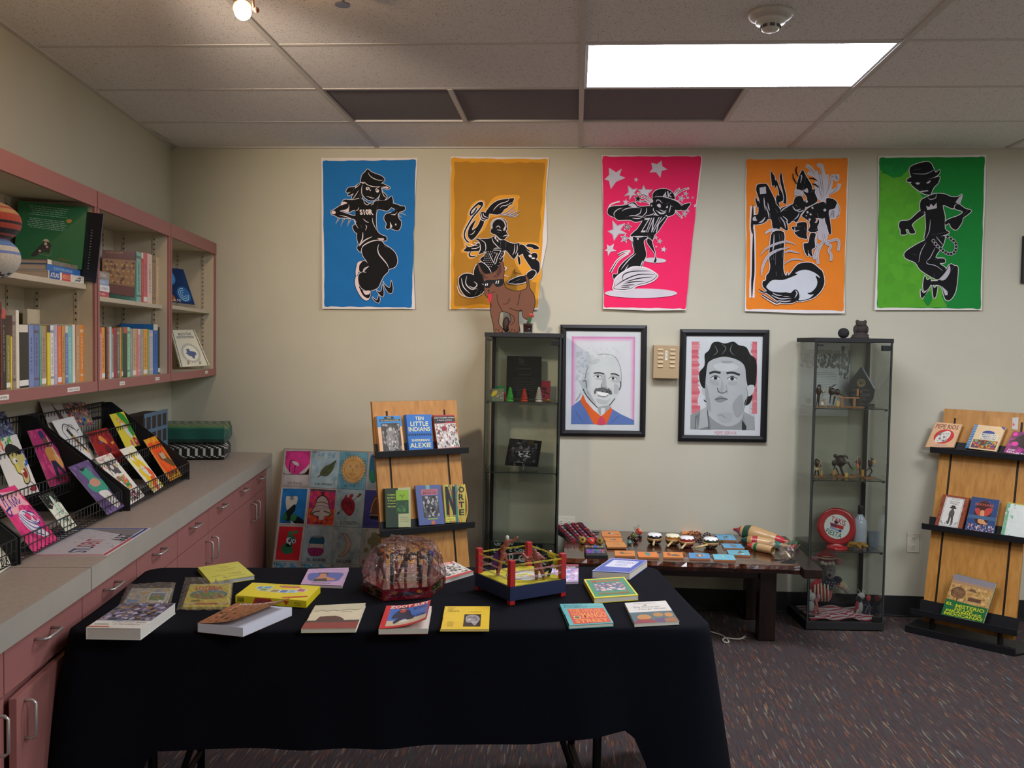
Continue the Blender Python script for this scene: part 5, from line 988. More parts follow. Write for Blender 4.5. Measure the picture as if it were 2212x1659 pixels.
# ============================================================= display furniture by the back wall
def solid(c,rough=.5,coat=0,metal=0,key=None):
 k='solid_'+c.strip('#')+f'_{rough}_{coat}'
 if k not in MATS:
  m,nt,b=nmat(k);b.inputs['Base Color'].default_value=lin(c);b.inputs['Roughness'].default_value=rough;b.inputs['Coat Weight'].default_value=coat;b.inputs['Metallic'].default_value=metal
 return k
def fused(m,name,vox,mat,parent=None,sm=3,**k):
 """one continuous skin grown round the shapes in m"""
 o=m.build(name,mat,parent,**k);r=o.modifiers.new('skin','REMESH');r.mode='VOXEL';r.voxel_size=vox;r.use_smooth_shade=True
 s=o.modifiers.new('soften','SMOOTH');s.iterations=sm;s.factor=.6
 return o
 # ---- loteria board with its cards
bp0=V((-1.78,-.03,.905));bn=V((0,-.964,.266)).normalized()
def onb(x,y):return onp(580+x/6.144,960+y/6.144,bp0,bn)
t=thing('loteria_board','large board of painted loteria cards leaning against the wall behind the black table','board')
G=[[(215,65),(583,72),(958,92),(1325,105),(1695,120)],[(170,562),(545,570),(912,590),(1285,605),(1660,620)],[(120,1065),(490,1075),(872,1090),(1245,1105),(1620,1120)],[(60,1548),(430,1565),(825,1580),(1200,1600),(1575,1615)],[(5,2050),(378,2068),(778,2083),(1155,2100),(1530,2115)]]
m=MB().C('#8d8371');q=[onb(205,48),onb(1705,108),onb(1532,2117),onb(2,2052)];m.hexa([p-bn*.02 for p in q],[p-bn*.002 for p in q]);m.build('backing_board','matte',t)
CB='#8fa4ac'
def lo(a,n):
 if n:a.text('#2a2d30',n,.03,.02,.15,.09)
def L00(a):a.rect('#a52c6c',.06,.04,.94,.66);a.blob('#bb3478','.1,.3 .25,.1 .6,.06 .9,.2 .92,.42 .7,.62 .3,.64 .12,.5');a.poly('#241a1c','.04,.55 .2,.66 .04,.66');a.poly('#241a1c','.94,.5 .94,.66 .7,.66');a.blob('#a9a6a4','.05,.38 .12,.5 .3,.64 .06,.64');a.blob('#a9a6a4','.96,.36 .8,.5 .6,.64 .8,.62 .95,.45');a.line('#2c2430',.03,'.24,.62 .24,.36 .32,.3 .5,.36 .58,.42 .44,.44 .42,.62');a.blob('#b7a8ac','.3,.31 .5,.34 .58,.43 .44,.42');a.rect('#a9a2a0',.06,.665,.94,.97);a.line('#3a3436',.012,'.05,.665 .95,.665');a.text('#26262a','LA Garza',.22,.86,.72,.93);a.line('#4a4446',.008,'.05,.04 .95,.04 .95,.97 .05,.97',True,False)
def L01(a):a.scatter(['#7f9cab','#8ea6b0','#9aabb0'],0,0,1,.9,50,.14,3);a.scatter(['#6f94a8'],.2,.05,.85,.2,14,.07,3);a.blob('#4a5236','.36,.55 .5,.42 .66,.36 .88,.24 .84,.36 .78,.52 .6,.68 .42,.68 .34,.66');a.line('#2c3020',.012,'.25,.72 .45,.62 .88,.24');a.line('#3a3a28',.02,'.25,.72 .36,.66');strokes(a,'#33381f',.008,['.45,.62 .5,.46','.55,.56 .6,.42','.65,.48 .78,.44','.5,.6 .7,.58'],0);a.text('#26282c','65',.03,.01,.16,.08);a.text('#26282c','LA HOJA',.2,.87,.8,.94,.01)
def L02(a):
 a.scatter(['#5f8ea0','#4f8296'],0,0,1,1,40,.14,3);a.poly('#2b5560',[(.52+(.5 if i%2 else .40)*math.cos(i*PI/26),.47+(.43 if i%2 else .34)*math.sin(i*PI/26)) for i in range(52)]);a.poly('#b48d56',[(.52+(.47 if i%2 else .38)*math.cos(i*PI/26),.47+(.405 if i%2 else .33)*math.sin(i*PI/26)) for i in range(52)])
 a.line('#6b5030',.01,[(.52+.32*math.cos(i*PI/10),.47+.26*math.sin(i*PI/10)) for i in range(20)],True);
 for x in (.4,.62):a.blob('#9a8f86',f'{x-.06},.4 {x},.385 {x+.06},.4 {x},.42');a.circ('#4c4a58',x,.402,.018,.014)
 strokes(a,'#6b5030',.012,['.52,.44 .48,.5 .53,.52','.4,.59 .5,.57 .6,.59','.42,.6 .5,.63 .58,.6','.34,.37 .44,.365','.57,.365 .68,.37'],0);a.text('#2b5a6e','EL SOL',.25,.87,.65,.94)
def L03(a):a.rect('#7d8a8e',.05,.03,.95,.97);a.blob('#1f5068','.1,.1 .3,.12 .4,.5 .3,.8 .1,.7');a.blob('#2a6a4c','.12,.5 .25,.5 .3,.75 .12,.75')
def L10(a):a.rect('#1f65a0',.06,.04,.94,.96);a.text('#1a4030','22',.1,.05,.2,.11);a.blob('#b5b0a4','.22,.25 .4,.26 .6,.24 .62,.4 .5,.55 .3,.62 .22,.45',3);a.circ('#6f7a80',.42,.3,.07,.05);a.blob('#1a1c1e','.55,.45 .58,.6 .5,.72 .55,.86 .35,.9 .25,.84 .26,.66 .35,.58');a.blob('#20623c','.22,.66 .3,.76 .3,.86 .14,.87');a.blob('#1a1c1e','.5,.76 .72,.78 .92,.88 .9,.97 .55,.96 .48,.88');a.blob('#2a7044','.48,.72 .66,.76 .6,.9 .44,.88');a.poly('#b9b5ad','.45,.88 .6,.96 .9,.96 .9,.98 .5,.98');a.text('#1c1c20','LA BOTA',.16,.89,.42,.96,.01)
def L11(a):a.rect('#8c2c58',.04,.03,.96,.97);a.scatter(['#a52c70','#b83a48'],.04,.04,.96,.5,40,.1,3);a.scatter(['#c0502c','#b84420','#c85a30'],.04,.55,.96,.97,50,.1,3);a.rect('#4c4448',.04,.03,.96,.08);a.circ('#2a2426',.5,.15,.06,.05);a.circ('#8c2c58',.5,.15,.03,.025);a.line('#2a2426',.03,'.32,.28 .5,.2 .68,.28 .76,.5 .9,.7 .5,.62 .14,.7 .26,.5',True);a.blob('#a69a98','.34,.3 .5,.21 .68,.3 .76,.5 .88,.7 .5,.6 .16,.7 .26,.5');a.circ('#5a4038',.52,.69,.36,.09);a.circ('#b0a8a4',.52,.69,.3,.06);a.line('#7a5a48',.03,'.26,.4 .5,.37 .74,.42');a.line('#2a2426',.01,'.24,.5 .5,.46 .76,.52');a.blob('#b0a8a4','.46,.6 .58,.6 .62,.78 .58,.84 .46,.84 .44,.78');a.text('#5a1c1c','LA CAMPANA',.2,.9,.75,.95)
def L12(a):a.scatter(['#8ea6b0','#98a8ae','#7f9cab'],0,0,1,1,50,.14,6);a.text('#5a6468','21',.02,.02,.12,.08);a.blob('#7c2430','.18,.34 .28,.24 .45,.22 .6,.28 .68,.42 .66,.58 .56,.7 .42,.68 .2,.5');a.scatter(['#96303a','#6a1c2a'],.25,.28,.6,.62,16,.06,3);a.blob('#8c2c36','.26,.26 .34,.14 .38,.24');a.blob('#8c2c36','.44,.24 .5,.12 .6,.14 .54,.24');a.line('#3a2c28',.014,'.08,.66 .4,.42 .86,.12',smooth=False);a.poly('#5a4a3a','.7,.2 .82,.08 .9,.12 .8,.2');a.poly('#2a2422','.06,.7 .1,.6 .16,.64');a.text('#33383c','EL CORAZON',.2,.85,.8,.94)
def L13(a):a.rect('#3a3c78',0,0,1,1);a.blob('#5a3a2c','.35,.15 .6,.2 .6,.6 .3,.6');a.line('#a87a3a',.03,'.25,.6 .3,.35 .42,.2 .6,.3');a.circ('#1c1c28',.42,.72,.2,.06);a.line('#b0843c',.02,'.22,.66 .62,.66');a.text('#20203a','LA CORONA',.1,.84,.9,.93)
def L20(a):a.rect('#b52730',.07,.04,.93,.96);a.blob('#2a6c48','.42,.3 .62,.28 .72,.42 .62,.55 .66,.72 .5,.8 .3,.76 .22,.62 .36,.5');a.blob('#2f7a50','.4,.22 .5,.16 .56,.22 .5,.3');a.blob('#2f7a50','.56,.22 .68,.14 .78,.16 .7,.24');a.circ('#ccd2d4',.48,.42,.1,.09);a.circ('#28406c',.5,.41,.06,.06);a.circ('#e8ecec',.48,.39,.02);a.circ('#ccd2d4',.66,.44,.07,.06);a.circ('#28406c',.67,.44,.035,.04);a.blob('#161818','.4,.52 .5,.52 .6,.55 .5,.6 .4,.58');a.circ('#d8dada',.53,.52,.03,.025)
def L21(a):a.scatter(['#8ea6b0','#98a8ae','#86a0aa'],0,0,1,1,50,.14,8);a.text('#26282c','9',.06,.02,.1,.08);a.blob('#235a72','.26,.3 .45,.26 .68,.3 .68,.5 .22,.5');a.rect('#b0aaa4',.2,.49,.71,.62);a.blob('#8c2c64','.2,.61 .7,.61 .66,.78 .45,.82 .24,.78');a.circ('#7c7a7c',.46,.29,.18,.03);strokes(a,'#2a3034',.008,[f'{.26+i*.055},.32 {.235+i*.06},.5 {.26+i*.055},.78' for i in range(8)],0);a.line('#2a2c30',.012,'.26,.29 .22,.5 .21,.62 .26,.79 .46,.82 .65,.78 .71,.62 .7,.45 .66,.29');a.text('#26282c','EL BARRIL',.2,.88,.85,.96,.01)
def L22(a):a.scatter(['#8ea6b0','#98a8ae','#7a98aa'],0,0,1,1,50,.14,9);a.text('#3a4044','23',.04,.02,.14,.09);a.blob('#a89a90','.3,.16 .52,.24 .66,.46 .6,.64 .45,.78 .26,.8 .42,.68 .48,.5 .44,.34');a.line('#26262a',.012,'.3,.16 .52,.24 .66,.46 .6,.64 .45,.78 .24,.8');a.line('#26262a',.01,'.3,.16 .44,.32 .48,.42 .44,.48 .49,.54 .42,.68 .24,.8');a.circ('#26262a',.53,.44,.012);a.text('#26282c','LA LUNA',.2,.88,.72,.97,.01)
def L23(a):a.rect('#8f9690',0,0,1,1);a.text('#26282c','39',.1,.03,.22,.09);a.line('#6c7f9c',.03,'.1,.12 .1,.5');[a.circ('#6c6e52',x,y,r,r*.8) for x,y,r in ((.45,.2,.12),(.6,.3,.14),(.35,.35,.13),(.5,.48,.15),(.65,.55,.1),(.2,.6,.09),(.42,.65,.12))];a.text('#8c2434','EL NOPAL',.1,.86,.9,.95,.02)
def L3x(c):
 def f(a):a.rect('#95a4a6',0,0,1,1);a.scatter([c],.1,.03,.9,.5,20,.12,4);a.text('#26282c','41',.02,.02,.14,.1)
 return f
LA=[[L00,L01,L02,L03],[L10,L11,L12,L13],[L20,L21,L22,L23],[L3x('#4a8ab0'),L3x('#4a90b0'),L3x('#8ca0a0'),L3x('#a0707a')]]
BG=[['#a9a19c',CB,'#5f8ea0','#9a8f90'],['#a6a39e','#a59a98',CB,'#3a3c78'],['#a9a4a0',CB,CB,'#8f9690'],[CB]*4]
for i in range(4):
 for j in range(4):
  c4=[G[i][j],G[i][j+1],G[i+1][j+1],G[i+1][j]];mx=sum(p[0] for p in c4)/4;my=sum(p[1] for p in c4)/4
  q=[onb(x+(mx-x)*.008,y+(my-y)*.008) for x,y in c4];m=MB().C(BG[i][j]);m.hexa([p-bn*.001 for p in q],[p+bn*.0008 for p in q])
  a=Art(m,quadmap(*[p+bn*.0008 for p in q]),bn,.0002,.0002);LA[i][j](a);m.build('loteria_card','watercolour',t)
rebase(t)
# ---- slotted wooden display racks
def rack(lab,cx,cy,yaw,zs,wp,dz=0):
 u=V((math.cos(yaw),math.sin(yaw),0));b=V((-math.sin(yaw),math.cos(yaw),0));c=V((cx,cy,0))
 R=frame(c,u,b,V((0,0,1)));t=thing('display_rack',lab,'display rack','slotted wooden display racks');yb=lambda z:.121+.2085*z
 top=1.234+dz;m=MB(R).C('#b67f38');th=.022
 xs=[-wp,-.178,-.166,.166,.178,wp]
 for i in (0,2,4):
  z0,z1=.045,top
  m=MB(R);m.hexa([V((xs[i],yb(z0),z0)),V((xs[i+1],yb(z0),z0)),V((xs[i+1],yb(z0)+th,z0)),V((xs[i],yb(z0)+th,z0))],[V((xs[i],yb(z1),z1)),V((xs[i+1],yb(z1),z1)),V((xs[i+1],yb(z1)+th,z1)),V((xs[i],yb(z1)+th,z1))]);m.build('back_board','oak',t)
 for i in (1,3):
  m=MB(R).C('#17110d');z0,z1=.045,top;m.hexa([V((xs[i],yb(z0)+.006,z0)),V((xs[i+1],yb(z0)+.006,z0)),V((xs[i+1],yb(z0)+th,z0)),V((xs[i],yb(z0)+th,z0))],[V((xs[i],yb(z1-.05)+.006,z1-.05)),V((xs[i+1],yb(z1-.05)+.006,z1-.05)),V((xs[i+1],yb(z1-.05)+th,z1-.05)),V((xs[i],yb(z1-.05)+th,z1-.05))]);m.build('slot_strip','black_metal',t)
  m=MB(R);m.hexa([V((xs[i],yb(z1-.05),z1-.05)),V((xs[i+1],yb(z1-.05),z1-.05)),V((xs[i+1],yb(z1-.05)+th,z1-.05)),V((xs[i],yb(z1-.05)+th,z1-.05))],[V((xs[i],yb(z1),z1)),V((xs[i+1],yb(z1),z1)),V((xs[i+1],yb(z1)+th,z1)),V((xs[i],yb(z1)+th,z1))]);m.build('back_board','oak',t)
 for z,dp,w in zs:
  y=yb(z);m=MB(R).C('#16171b');m.bbox(-w,w,y-dp,y-.001,z-.004,z,.001);m.bbox(-w,w,y-dp-.004,y-dp+.001,z-.006,z+.028,.002)
  m.hexa([V((-w+.02,y-.006,z)),V((w-.02,y-.006,z)),V((w-.02,y-.001,z)),V((-w+.02,y-.001,z))],[V((-w+.02,y+.006,z+.06)),V((w-.02,y+.006,z+.06)),V((w-.02,y+.0115,z+.06)),V((-w+.02,y+.0115,z+.06))])
  m.build('tray','black_metal',t)
 m=MB(R).C('#141519');m.prism([(-.275,0),(.275,0),(.30,.06),(.30,.26),(-.30,.26),(-.30,.06)],.0,.012);m.bbox(-.275,.275,-.004,.014,.0,.04,.003);m.build('base_plate','black_metal',t)
 m=MB(R).C('#141519');z1=.07
 for x in (-.172,.172):m.box(x-.006,x+.006,.09,.16,.012,.11)
 m.build('bracket','black_metal',t);rebase(t)
 n=(b*-1+V((0,0,.2085))).normalized();return c+b*.121,n
pL,nL=rack('oak slotted display rack with three black trays, left of the left glass case',-.657,-.851,.6092,[(.965,.055,.275),(.565,.055,.275),(.11,.10,.275)],.252,.012)
pR,nR=rack('oak slotted display rack at the right edge with a black base',2.072,-.479,-.6935,[(.99,.055,.27),(.56,.055,.27),(.10,.10,.27)],.235)
def rbook(side,P,th,col,lab,art,k,ox,oy,off=.03,**kw):
 p0,n=(pL,nL) if side=='L' else (pR,nR);p0=p0+n*off
 return slab('book',[onp(ox+x/k,oy+y/k,p0,n) for x,y in pts(P)],n,th,col,lab,'books on the '+('left' if side=='L' else 'right')+' wooden rack',art,**kw)
A3=(3.95,560,820);A1=(2.764,1920,840)
def g1(a):a.rect('#2d78b4',0,0,1,.3);a.rect('#cda47c',0,.3,1,1);a.rect('#1c1c1e',.3,.02,.7,.08);a.rect('#1c1c1e',.1,.09,.95,.15);a.text('#c8b070','THE',.42,.03,.58,.07);a.text('#c8b070','GUADALUPE',.14,.105,.9,.14,.01);a.rect('#3a3836',.14,.2,.92,.97);a.scatter(['#6a6664','#2a2827','#8a8684','#4a4745'],.16,.22,.9,.95,60,.07,3);a.blob('#7c7875','.4,.36 .55,.3 .62,.4 .75,.55 .8,.8 .6,.95 .4,.92 .3,.7 .36,.5');a.scatter(['#3a3836','#5a5856','#b0acaa'],.38,.42,.76,.92,40,.04,6);a.circ('#a8a4a0',.5,.37,.07,.05)
def g2(a):
 Y='#d3cd98'
 for s,y0,y1,x0,x1 in (('TEN',.06,.16,.35,.68),('LITTLE',.2,.32,.15,.85),('INDIANS',.35,.47,.06,.92),('SHERMAN',.68,.75,.14,.86),('ALEXIE',.79,.92,.06,.93)):a.text(Y,s,x0,y0,x1,y1,.01)
 a.line('#0f1a38',.012,'.02,.565 .98,.565',smooth=False)
 for i in range(11):a.line('#0f1a38',.02,[(.07+i*.087,.53),(.05+i*.087,.6)],smooth=False,up=False);a.line('#0f1a38',.02,[(.03+i*.087,.53),(.07+i*.087,.6)],smooth=False,up=False)
def g3(a):a.rect('#8c1c28',0,0,1,.04);a.rect('#161416',0,.04,1,.24);a.text('#c8c4c0','Latino Young Men and Boys',.04,.06,.98,.11,.01);a.text('#c8c4c0','in Search of Justice',.15,.13,.85,.18,.01);a.rect('#8c1c28',.5,.2,1,.25);a.rect('#b0aaa6',0,.25,1,.96);a.scatter(['#8a3038','#c8c4c0','#4a4446','#6a7a6a','#a06a68','#d8d4d0'],0,.26,1,.95,130,.06,3);a.circ('#7c2430',.42,.4,.13,.07);a.circ('#c0b8b0',.78,.42,.09,.07);a.circ('#8a2430',.42,.39,.05,.03);a.rect('#8c1c28',0,.96,1,1)
def g4(a):a.rect('#9ca078',.5,0,1,1);a.rect('#112a1a',0,0,.5,1);a.rect('#789c24',.42,.06,.92,.32);a.rect('#1c3c20',.42,.32,.92,.66);a.scatter(['#3a6a38','#244a2a'],.44,.36,.9,.62,20,.08,2);strokes(a,'#1a2014',.014,['.66,.34 .66,.24 .58,.14','.66,.26 .74,.14','.66,.22 .8,.18','.63,.2 .52,.2'],1);a.rect('#9ca078',.5,.68,1,1)
def g4t(a):g4(a);[a.text('#a8bc3c',s,.08,.15+i*.075,.4,.19+i*.075,.01) for i,s in enumerate(('TOMAS','RIVERA','The','Complete','Works'))];[a.text('#5a5c3c',s,.58,.74+i*.05,.92,.765+i*.05) for i,s in enumerate(('EDITED BY','JULIAN','OLIVARES'))]
def g5(a):a.rect('#4c5a88',0,0,1,1);a.rect('#6a9a8a',.4,0,.55,.1);a.rect('#a0606c',.2,.1,.85,.25);a.text('#6a3038','DREAMING',.3,.12,.75,.15);a.text('#5a2a30','JESUS',.25,.17,.8,.23,.02);a.rect('#3c3c3e',.22,.27,.84,.82);a.scatter(['#7a7a7c','#1e1e20','#9a9a9c','#58585a'],.23,.28,.83,.81,50,.07,3);a.rect('#8aa03c',.36,.84,.75,.87);a.rect('#b06048',.48,.9,.62,1)
def g6(a):
 a.rect('#a8a03c',0,0,1,1);r=random.Random(4)
 for i in range(24):x=r.uniform(0,1);a.line(r.choice(['#c86a3c','#b83c50','#7aa03c','#d8c84a','#3a8a7c']),.025,[(x,0),(x+r.uniform(-.15,.15),.35),(x+r.uniform(-.2,.2),.7),(x,1)],up=False)
 a.up();a.rect('#2f6a64',.5,0,.62,1)
 for t_ in ('.08,.05 .22,.05 .22,.8 .08,.8','.4,.05 .54,.05 .54,.8 .4,.8','.08,.05 .2,.05 .54,.8 .42,.8'):a.poly('#16161a',t_)
 for i,ch in enumerate('ORTE'):a.text('#1c1c22',ch,.68,.06+i*.2,.95,.22+i*.2,.03)
 a.rect('#c8c050',.05,.86,.5,.95);a.text('#222','NARRATIVA',.08,.88,.46,.93)
rbook('L','1000,312 1206,308 1240,610 1032,632',.03,'#2d78b4','book with a grey statue photograph under a blue band, top left on the left rack',g1,*A3,spinecol='#b8926c')
rbook('L','1250,298 1468,296 1485,600 1278,608',.035,'#1f5fa8','bright blue TEN LITTLE INDIANS hardback on the top tray of the left rack',g2,*A3)
rbook('L','1483,303 1662,300 1713,585 1527,600',.016,'#8c1c28','crowded red and white illustrated book, top right on the left rack',g3,*A3)
rbook('L','1072,930 1290,918 1293,1258 1082,1262',.035,'#1f3d28','dark green and cream book with a bare tree, lower left on the left rack',g4t,*A3)
rbook('L','1330,905 1548,897 1583,1230 1365,1245',.012,'#4c5a88','purple-blue book with a grey picture in the middle of the lower tray, left rack',g5,*A3)
rbook('L','1567,897 1757,893 1760,1215 1590,1222',.022,'#a8a03c','yellow-green striped NORTE book on the lower tray of the left rack',g6,*A3,spine='r',spinecol='#26241c')
def h1(a):a.text('#6a2420','PEPE RIOS',.08,.06,.92,.24,.01);a.circ('#b52a28',.52,.55,.36,.3);a.blob('#c8c4bc','.25,.62 .35,.45 .55,.32 .7,.36 .72,.55 .6,.75 .4,.8 .28,.78');a.scatter(['#8a8680','#b0aca4','#6a6662'],.3,.4,.68,.76,30,.05,3);a.text('#a87a98','DANIEL CANO',.3,.88,.75,.95)
def h2(a):a.rect('#1f6a9c',0,0,.12,1);[a.line('#c8b898',.012,[(0,.05+i*.07),(.12,.05+i*.07)],smooth=False) for i in range(13)];a.circ('#223c7c',.55,.3,.2,.1);a.rect('#cfc9b4',.32,.32,.88,.58);[a.text('#1e3c6c',s,.36,.34+i*.08,.84,.4+i*.08,.01) for i,s in enumerate(('MEXICAN','AMERICAN','LITERATURE'))];a.rect('#5a3028',.16,.6,.94,.94);a.scatter(['#a03a4a','#3a7a6a','#c8883c','#4a3a7c','#6a9a4a','#b05a3c'],.17,.61,.93,.93,60,.06,3);a.poly('#1f3a7c','.86,0 1,0 1,.12')
def h3(a):a.scatter(['#8c1f6a','#a02c7c','#5a1a50'],0,0,1,1,40,.16,3);a.blob('#160f18','.4,.1 .7,.1 .95,.3 .9,.6 .6,.7 .3,.6 .1,.5 .2,.3');a.circ('#c82a8c',.12,.12,.09,.09);a.circ('#c82a8c',.25,.55,.12,.1);a.text('#d8d0d8','JOSE',.1,.8,.35,.88,.02);a.text('#d8d0d8','REVUELTAS',.1,.9,.8,.98,.02)
def h4(a):a.rect('#7c3c28',0,0,1,1);a.scatter(['#8c4c34','#6a3020'],0,0,1,1,30,.08,3);a.rect('#c4c2bc',.14,.06,.84,.97);a.line('#2a2826',.012,'.17,.08 .81,.08 .81,.94 .17,.94',True,False);a.text('#3a3836','The Boy',.38,.1,.66,.14);a.text('#3a3836','With the Hat',.32,.16,.7,.2);a.bars('#4a4846',.25,.75,[.22,.25],.012);a.blob('#4a4846','.45,.44 .55,.44 .6,.54 .57,.66 .43,.66 .4,.54');a.circ('#2c2a28',.5,.37,.13,.03);a.circ('#4a4846',.5,.4,.05,.04);a.rect('#2c2a28',.43,.3,.57,.36);a.line('#3c3a38',.07,'.46,.66 .44,.88',smooth=False);a.line('#3c3a38',.07,'.55,.66 .58,.88',smooth=False);a.scatter(['#8a8884','#5a5854'],.17,.78,.81,.92,30,.03,3)
def h5(a):a.rect('#24406c',0,0,1,1);a.circ('#3a1c1c',.5,.42,.3,.36);a.text('#8c4a3c','Los hijos de',.3,.08,.7,.12);a.text('#a04a38','BERNABE',.18,.15,.85,.22,.02);a.blob('#a83a34','.2,.34 .35,.3 .48,.42 .6,.28 .82,.26 .76,.42 .6,.5 .35,.5');a.blob('#c08a5c','.42,.36 .54,.36 .6,.62 .75,.72 .4,.7 .42,.5');a.rect('#3c5a78',0,.5,1,.6);a.scatter(['#c0a8a0','#8a5a50','#b0b8c4','#7c6a80','#a8605c'],.02,.74,.98,.98,90,.035,3)
def h6(a):a.rect('#c2c8c2',0,0,1,1);a.rect('#6a9a7c',0,.0,.12,1);a.scatter(['#7aa888','#b8c4b8'],0,0,.3,1,24,.06,3);a.rect('#a89a3c',0,0,1,.03)
def h7(a):
 a.rect('#7c767c',0,0,1,.13);a.rect('#9a7a5a',0,.13,1,.2);a.rect('#b08c54',0,.2,1,.6);a.scatter(['#bc965c','#a07c46','#a8844c','#946e3e','#c4a068'],0,.2,1,.6,110,.05,3);a.blob('#5c4432','.06,.34 .2,.26 .36,.3 .4,.42 .3,.5 .1,.48');a.poly('#6a5038','.42,.3 .5,.24 .58,.24 .66,.31');a.scatter(['#6a4a30','#7c5a3c'],.1,.3,.38,.5,50,.05,3);a.line('#4a3020',.03,'.25,.5 .25,.62');a.rect('#5a4030',.5,.44,.8,.52)
 a.poly('#1f5f34','0,.56 1,.62 1,1 0,1');a.poly('#b0a05c','.3,.5 .7,.62 .3,.6 0,.58') if 0 else None
 Yc='#b9b824'
 for s,x0,y0,x1,y1 in (('EL',.04,.63,.2,.69),('MISTERIO',.27,.64,.95,.72),('DE LAS',.27,.725,.7,.78),('PIRAMIDES',.08,.785,.92,.845),('MEXICANAS',.06,.85,.97,.915)):a.text(Yc,s,x0,y0,x1,y1,.02)
 a.text('#c8c8b8','PETER TOMPKINS',.2,.935,.8,.965)
rbook('R','280,198 437,212 385,350 215,347',.016,'#c9a078','peach PEPE RIOS book at the top left of the right rack',h1,*A1,spine='l')
rbook('R','513,212 697,230 640,375 455,352',.018,'#ccb088','cream book with a blue comb-like spine and crowd picture on the right rack',h2,*A1)
rbook('R','745,253 910,268 860,412 683,378',.014,'#8c1f6a','purple and black book at the top right edge of the right rack',h3,*A1)
rbook('R','325,628 482,652 435,843 272,818',.024,'#7c3c28','brown-bordered book with a drawing of a boy in a hat, middle tray, right rack',h4,*A1,spine='r')
rbook('R','497,643 662,665 622,877 450,850',.012,'#24406c','blue and red angel picture book on the middle tray of the right rack',h5,*A1)
rbook('R','710,675 880,702 848,928 665,882',.016,'#c2c8c2','white book with a green edge on the middle tray of the right rack',h6,*A1)
rbook('R','393,1103 640,1163 558,1412 305,1363',.022,'#1f5f34','large green and tan EL MISTERIO book on the bottom tray of the right rack',h7,*A1,off=.05)
m=MB().C('#b9b5b0');q=[onp(1920+x/2.764,840+y/2.764,pR+nR*.0012,nR) for x,y in pts('738,172 775,170 770,245 735,240')];m.flat(q);a=Art(m,quadmap(*q),nR);a.poly('#d8503c','.1,.45 .5,.6 .1,.75');m.build('torn_sticker','paper',None,'torn white sticker on the top of the right wooden rack','sticker')
# ---- glass cabinets
def cabinet(lab,x0,y0,w,d,ang,post):
 R=Matrix.Translation((x0,y0,0))@Matrix.Rotation(ang,4,'Z')
 t=thing('glass_cabinet',lab,'display cabinet','tall glass display cabinets');H=1.63
 m=MB(R).C('#1b1c1f');m.bbox(0,w,-d,0,H-.024,H,.002);m.build('top_panel','matte',t)
 m=MB(R).C('#131416');m.bbox(0,w,-d,0,.006,.05,.002);m.build('base','matte',t)
 for nm,(a0,a1,b0,b1) in {'side_pane':(.006,.010,-d+.012,-.006),'side_pane.':(w-.010,w-.006,-d+.012,-.006),'back_pane':(.012,w-.012,-.010,-.006),'glass_door':(.008,w-.008,-d+.004,-d+.008)}.items():
  m=MB(R).C('#fff');m.box(a0,a1,b0,b1,.052,H-.026);m.build(nm.strip('.'),'glass',t)
 ed=MB(R).C('#222b27')
 for x in (.004,w-.012):ed.box(x,x+.008,-d+.001,-d+.012,.05,H-.024)
 ed.build('door_edge','matte',t)
 for z in (1.24,.84,.44):
  m=MB(R).C('#fff');m.box(.012,w-.012,-d+.02,-.012,z-.005,z);m.build('glass_shelf','glass',t)
  m=MB(R).C('#233029');m.box(.012,w-.012,-d+.0185,-d+.0199,z-.005,z)
  for x in (.014,w-.026):m.box(x,x+.012,-d+.02,-d+.032,z-.012,z-.0055)
  m.build('shelf_edge','matte',t)
 m=MB(R).C('#141517');xx=(.014,.034) if post=='l' else (w-.034,w-.014);m.bbox(xx[0],xx[1],-.032,-.012,.05,H-.024,.002);m.build('corner_post','black_metal',t)
 m=MB(R).C('#141517');xx=(w-.022,w-.013) if post=='l' else (.013,.022);m.box(xx[0],xx[1],-d+.02,-d+.03,.05,H-.024);m.build('slim_post','black_metal',t)
 for z in (.07,H-.05):
  m=MB(R).C('#0f1012');m.bbox(w-.062,w-.016,-d+.001,-d+.02,z-.018,z+.012,.002);m.build('hinge','black_metal',t);m=MB(R).C('#0f1012');m.bbox(.016,.05,-d+.001,-d+.02,z+.004,z+.014,.002);m.build('hinge','black_metal',t)
 rebase(t);return R
RLc=cabinet('tall narrow glass cabinet with the dog cutout on top',-.517,-.012,.437,.35,0,'l')
RRc=cabinet('tall narrow glass cabinet with the dark owl figure on top, right of the table',1.283,-.035,.435,.315,.07,'r')
def vplane(ox,oy,k,Y):return lambda x,y,dy=0.:atY(ox+x/k,oy+y/k,Y)+V((0,dy,0))
def panelthing(name,lab,cat,P,Y,th,col,art,mat='print',tilt=0,grp=None,f=(0,0,1)):
 z0=min(atY(f[0]+x/f[2],f[1]+y/f[2],Y).z for x,y in pts(P));n=V((0,-1,tilt)).normalized();p0=V((0,Y,z0))
 q=[onp(f[0]+x/f[2],f[1]+y/f[2],p0,n) for x,y in pts(P)];m=MB().C(col);m.hexa([p-n*th for p in q],q)
 if art:art(Art(m,quadmap(*q),n,.00015,.0002))
 return m.build(name,mat,None,lab,cat,grp)
fA=(1040,750,12.76)
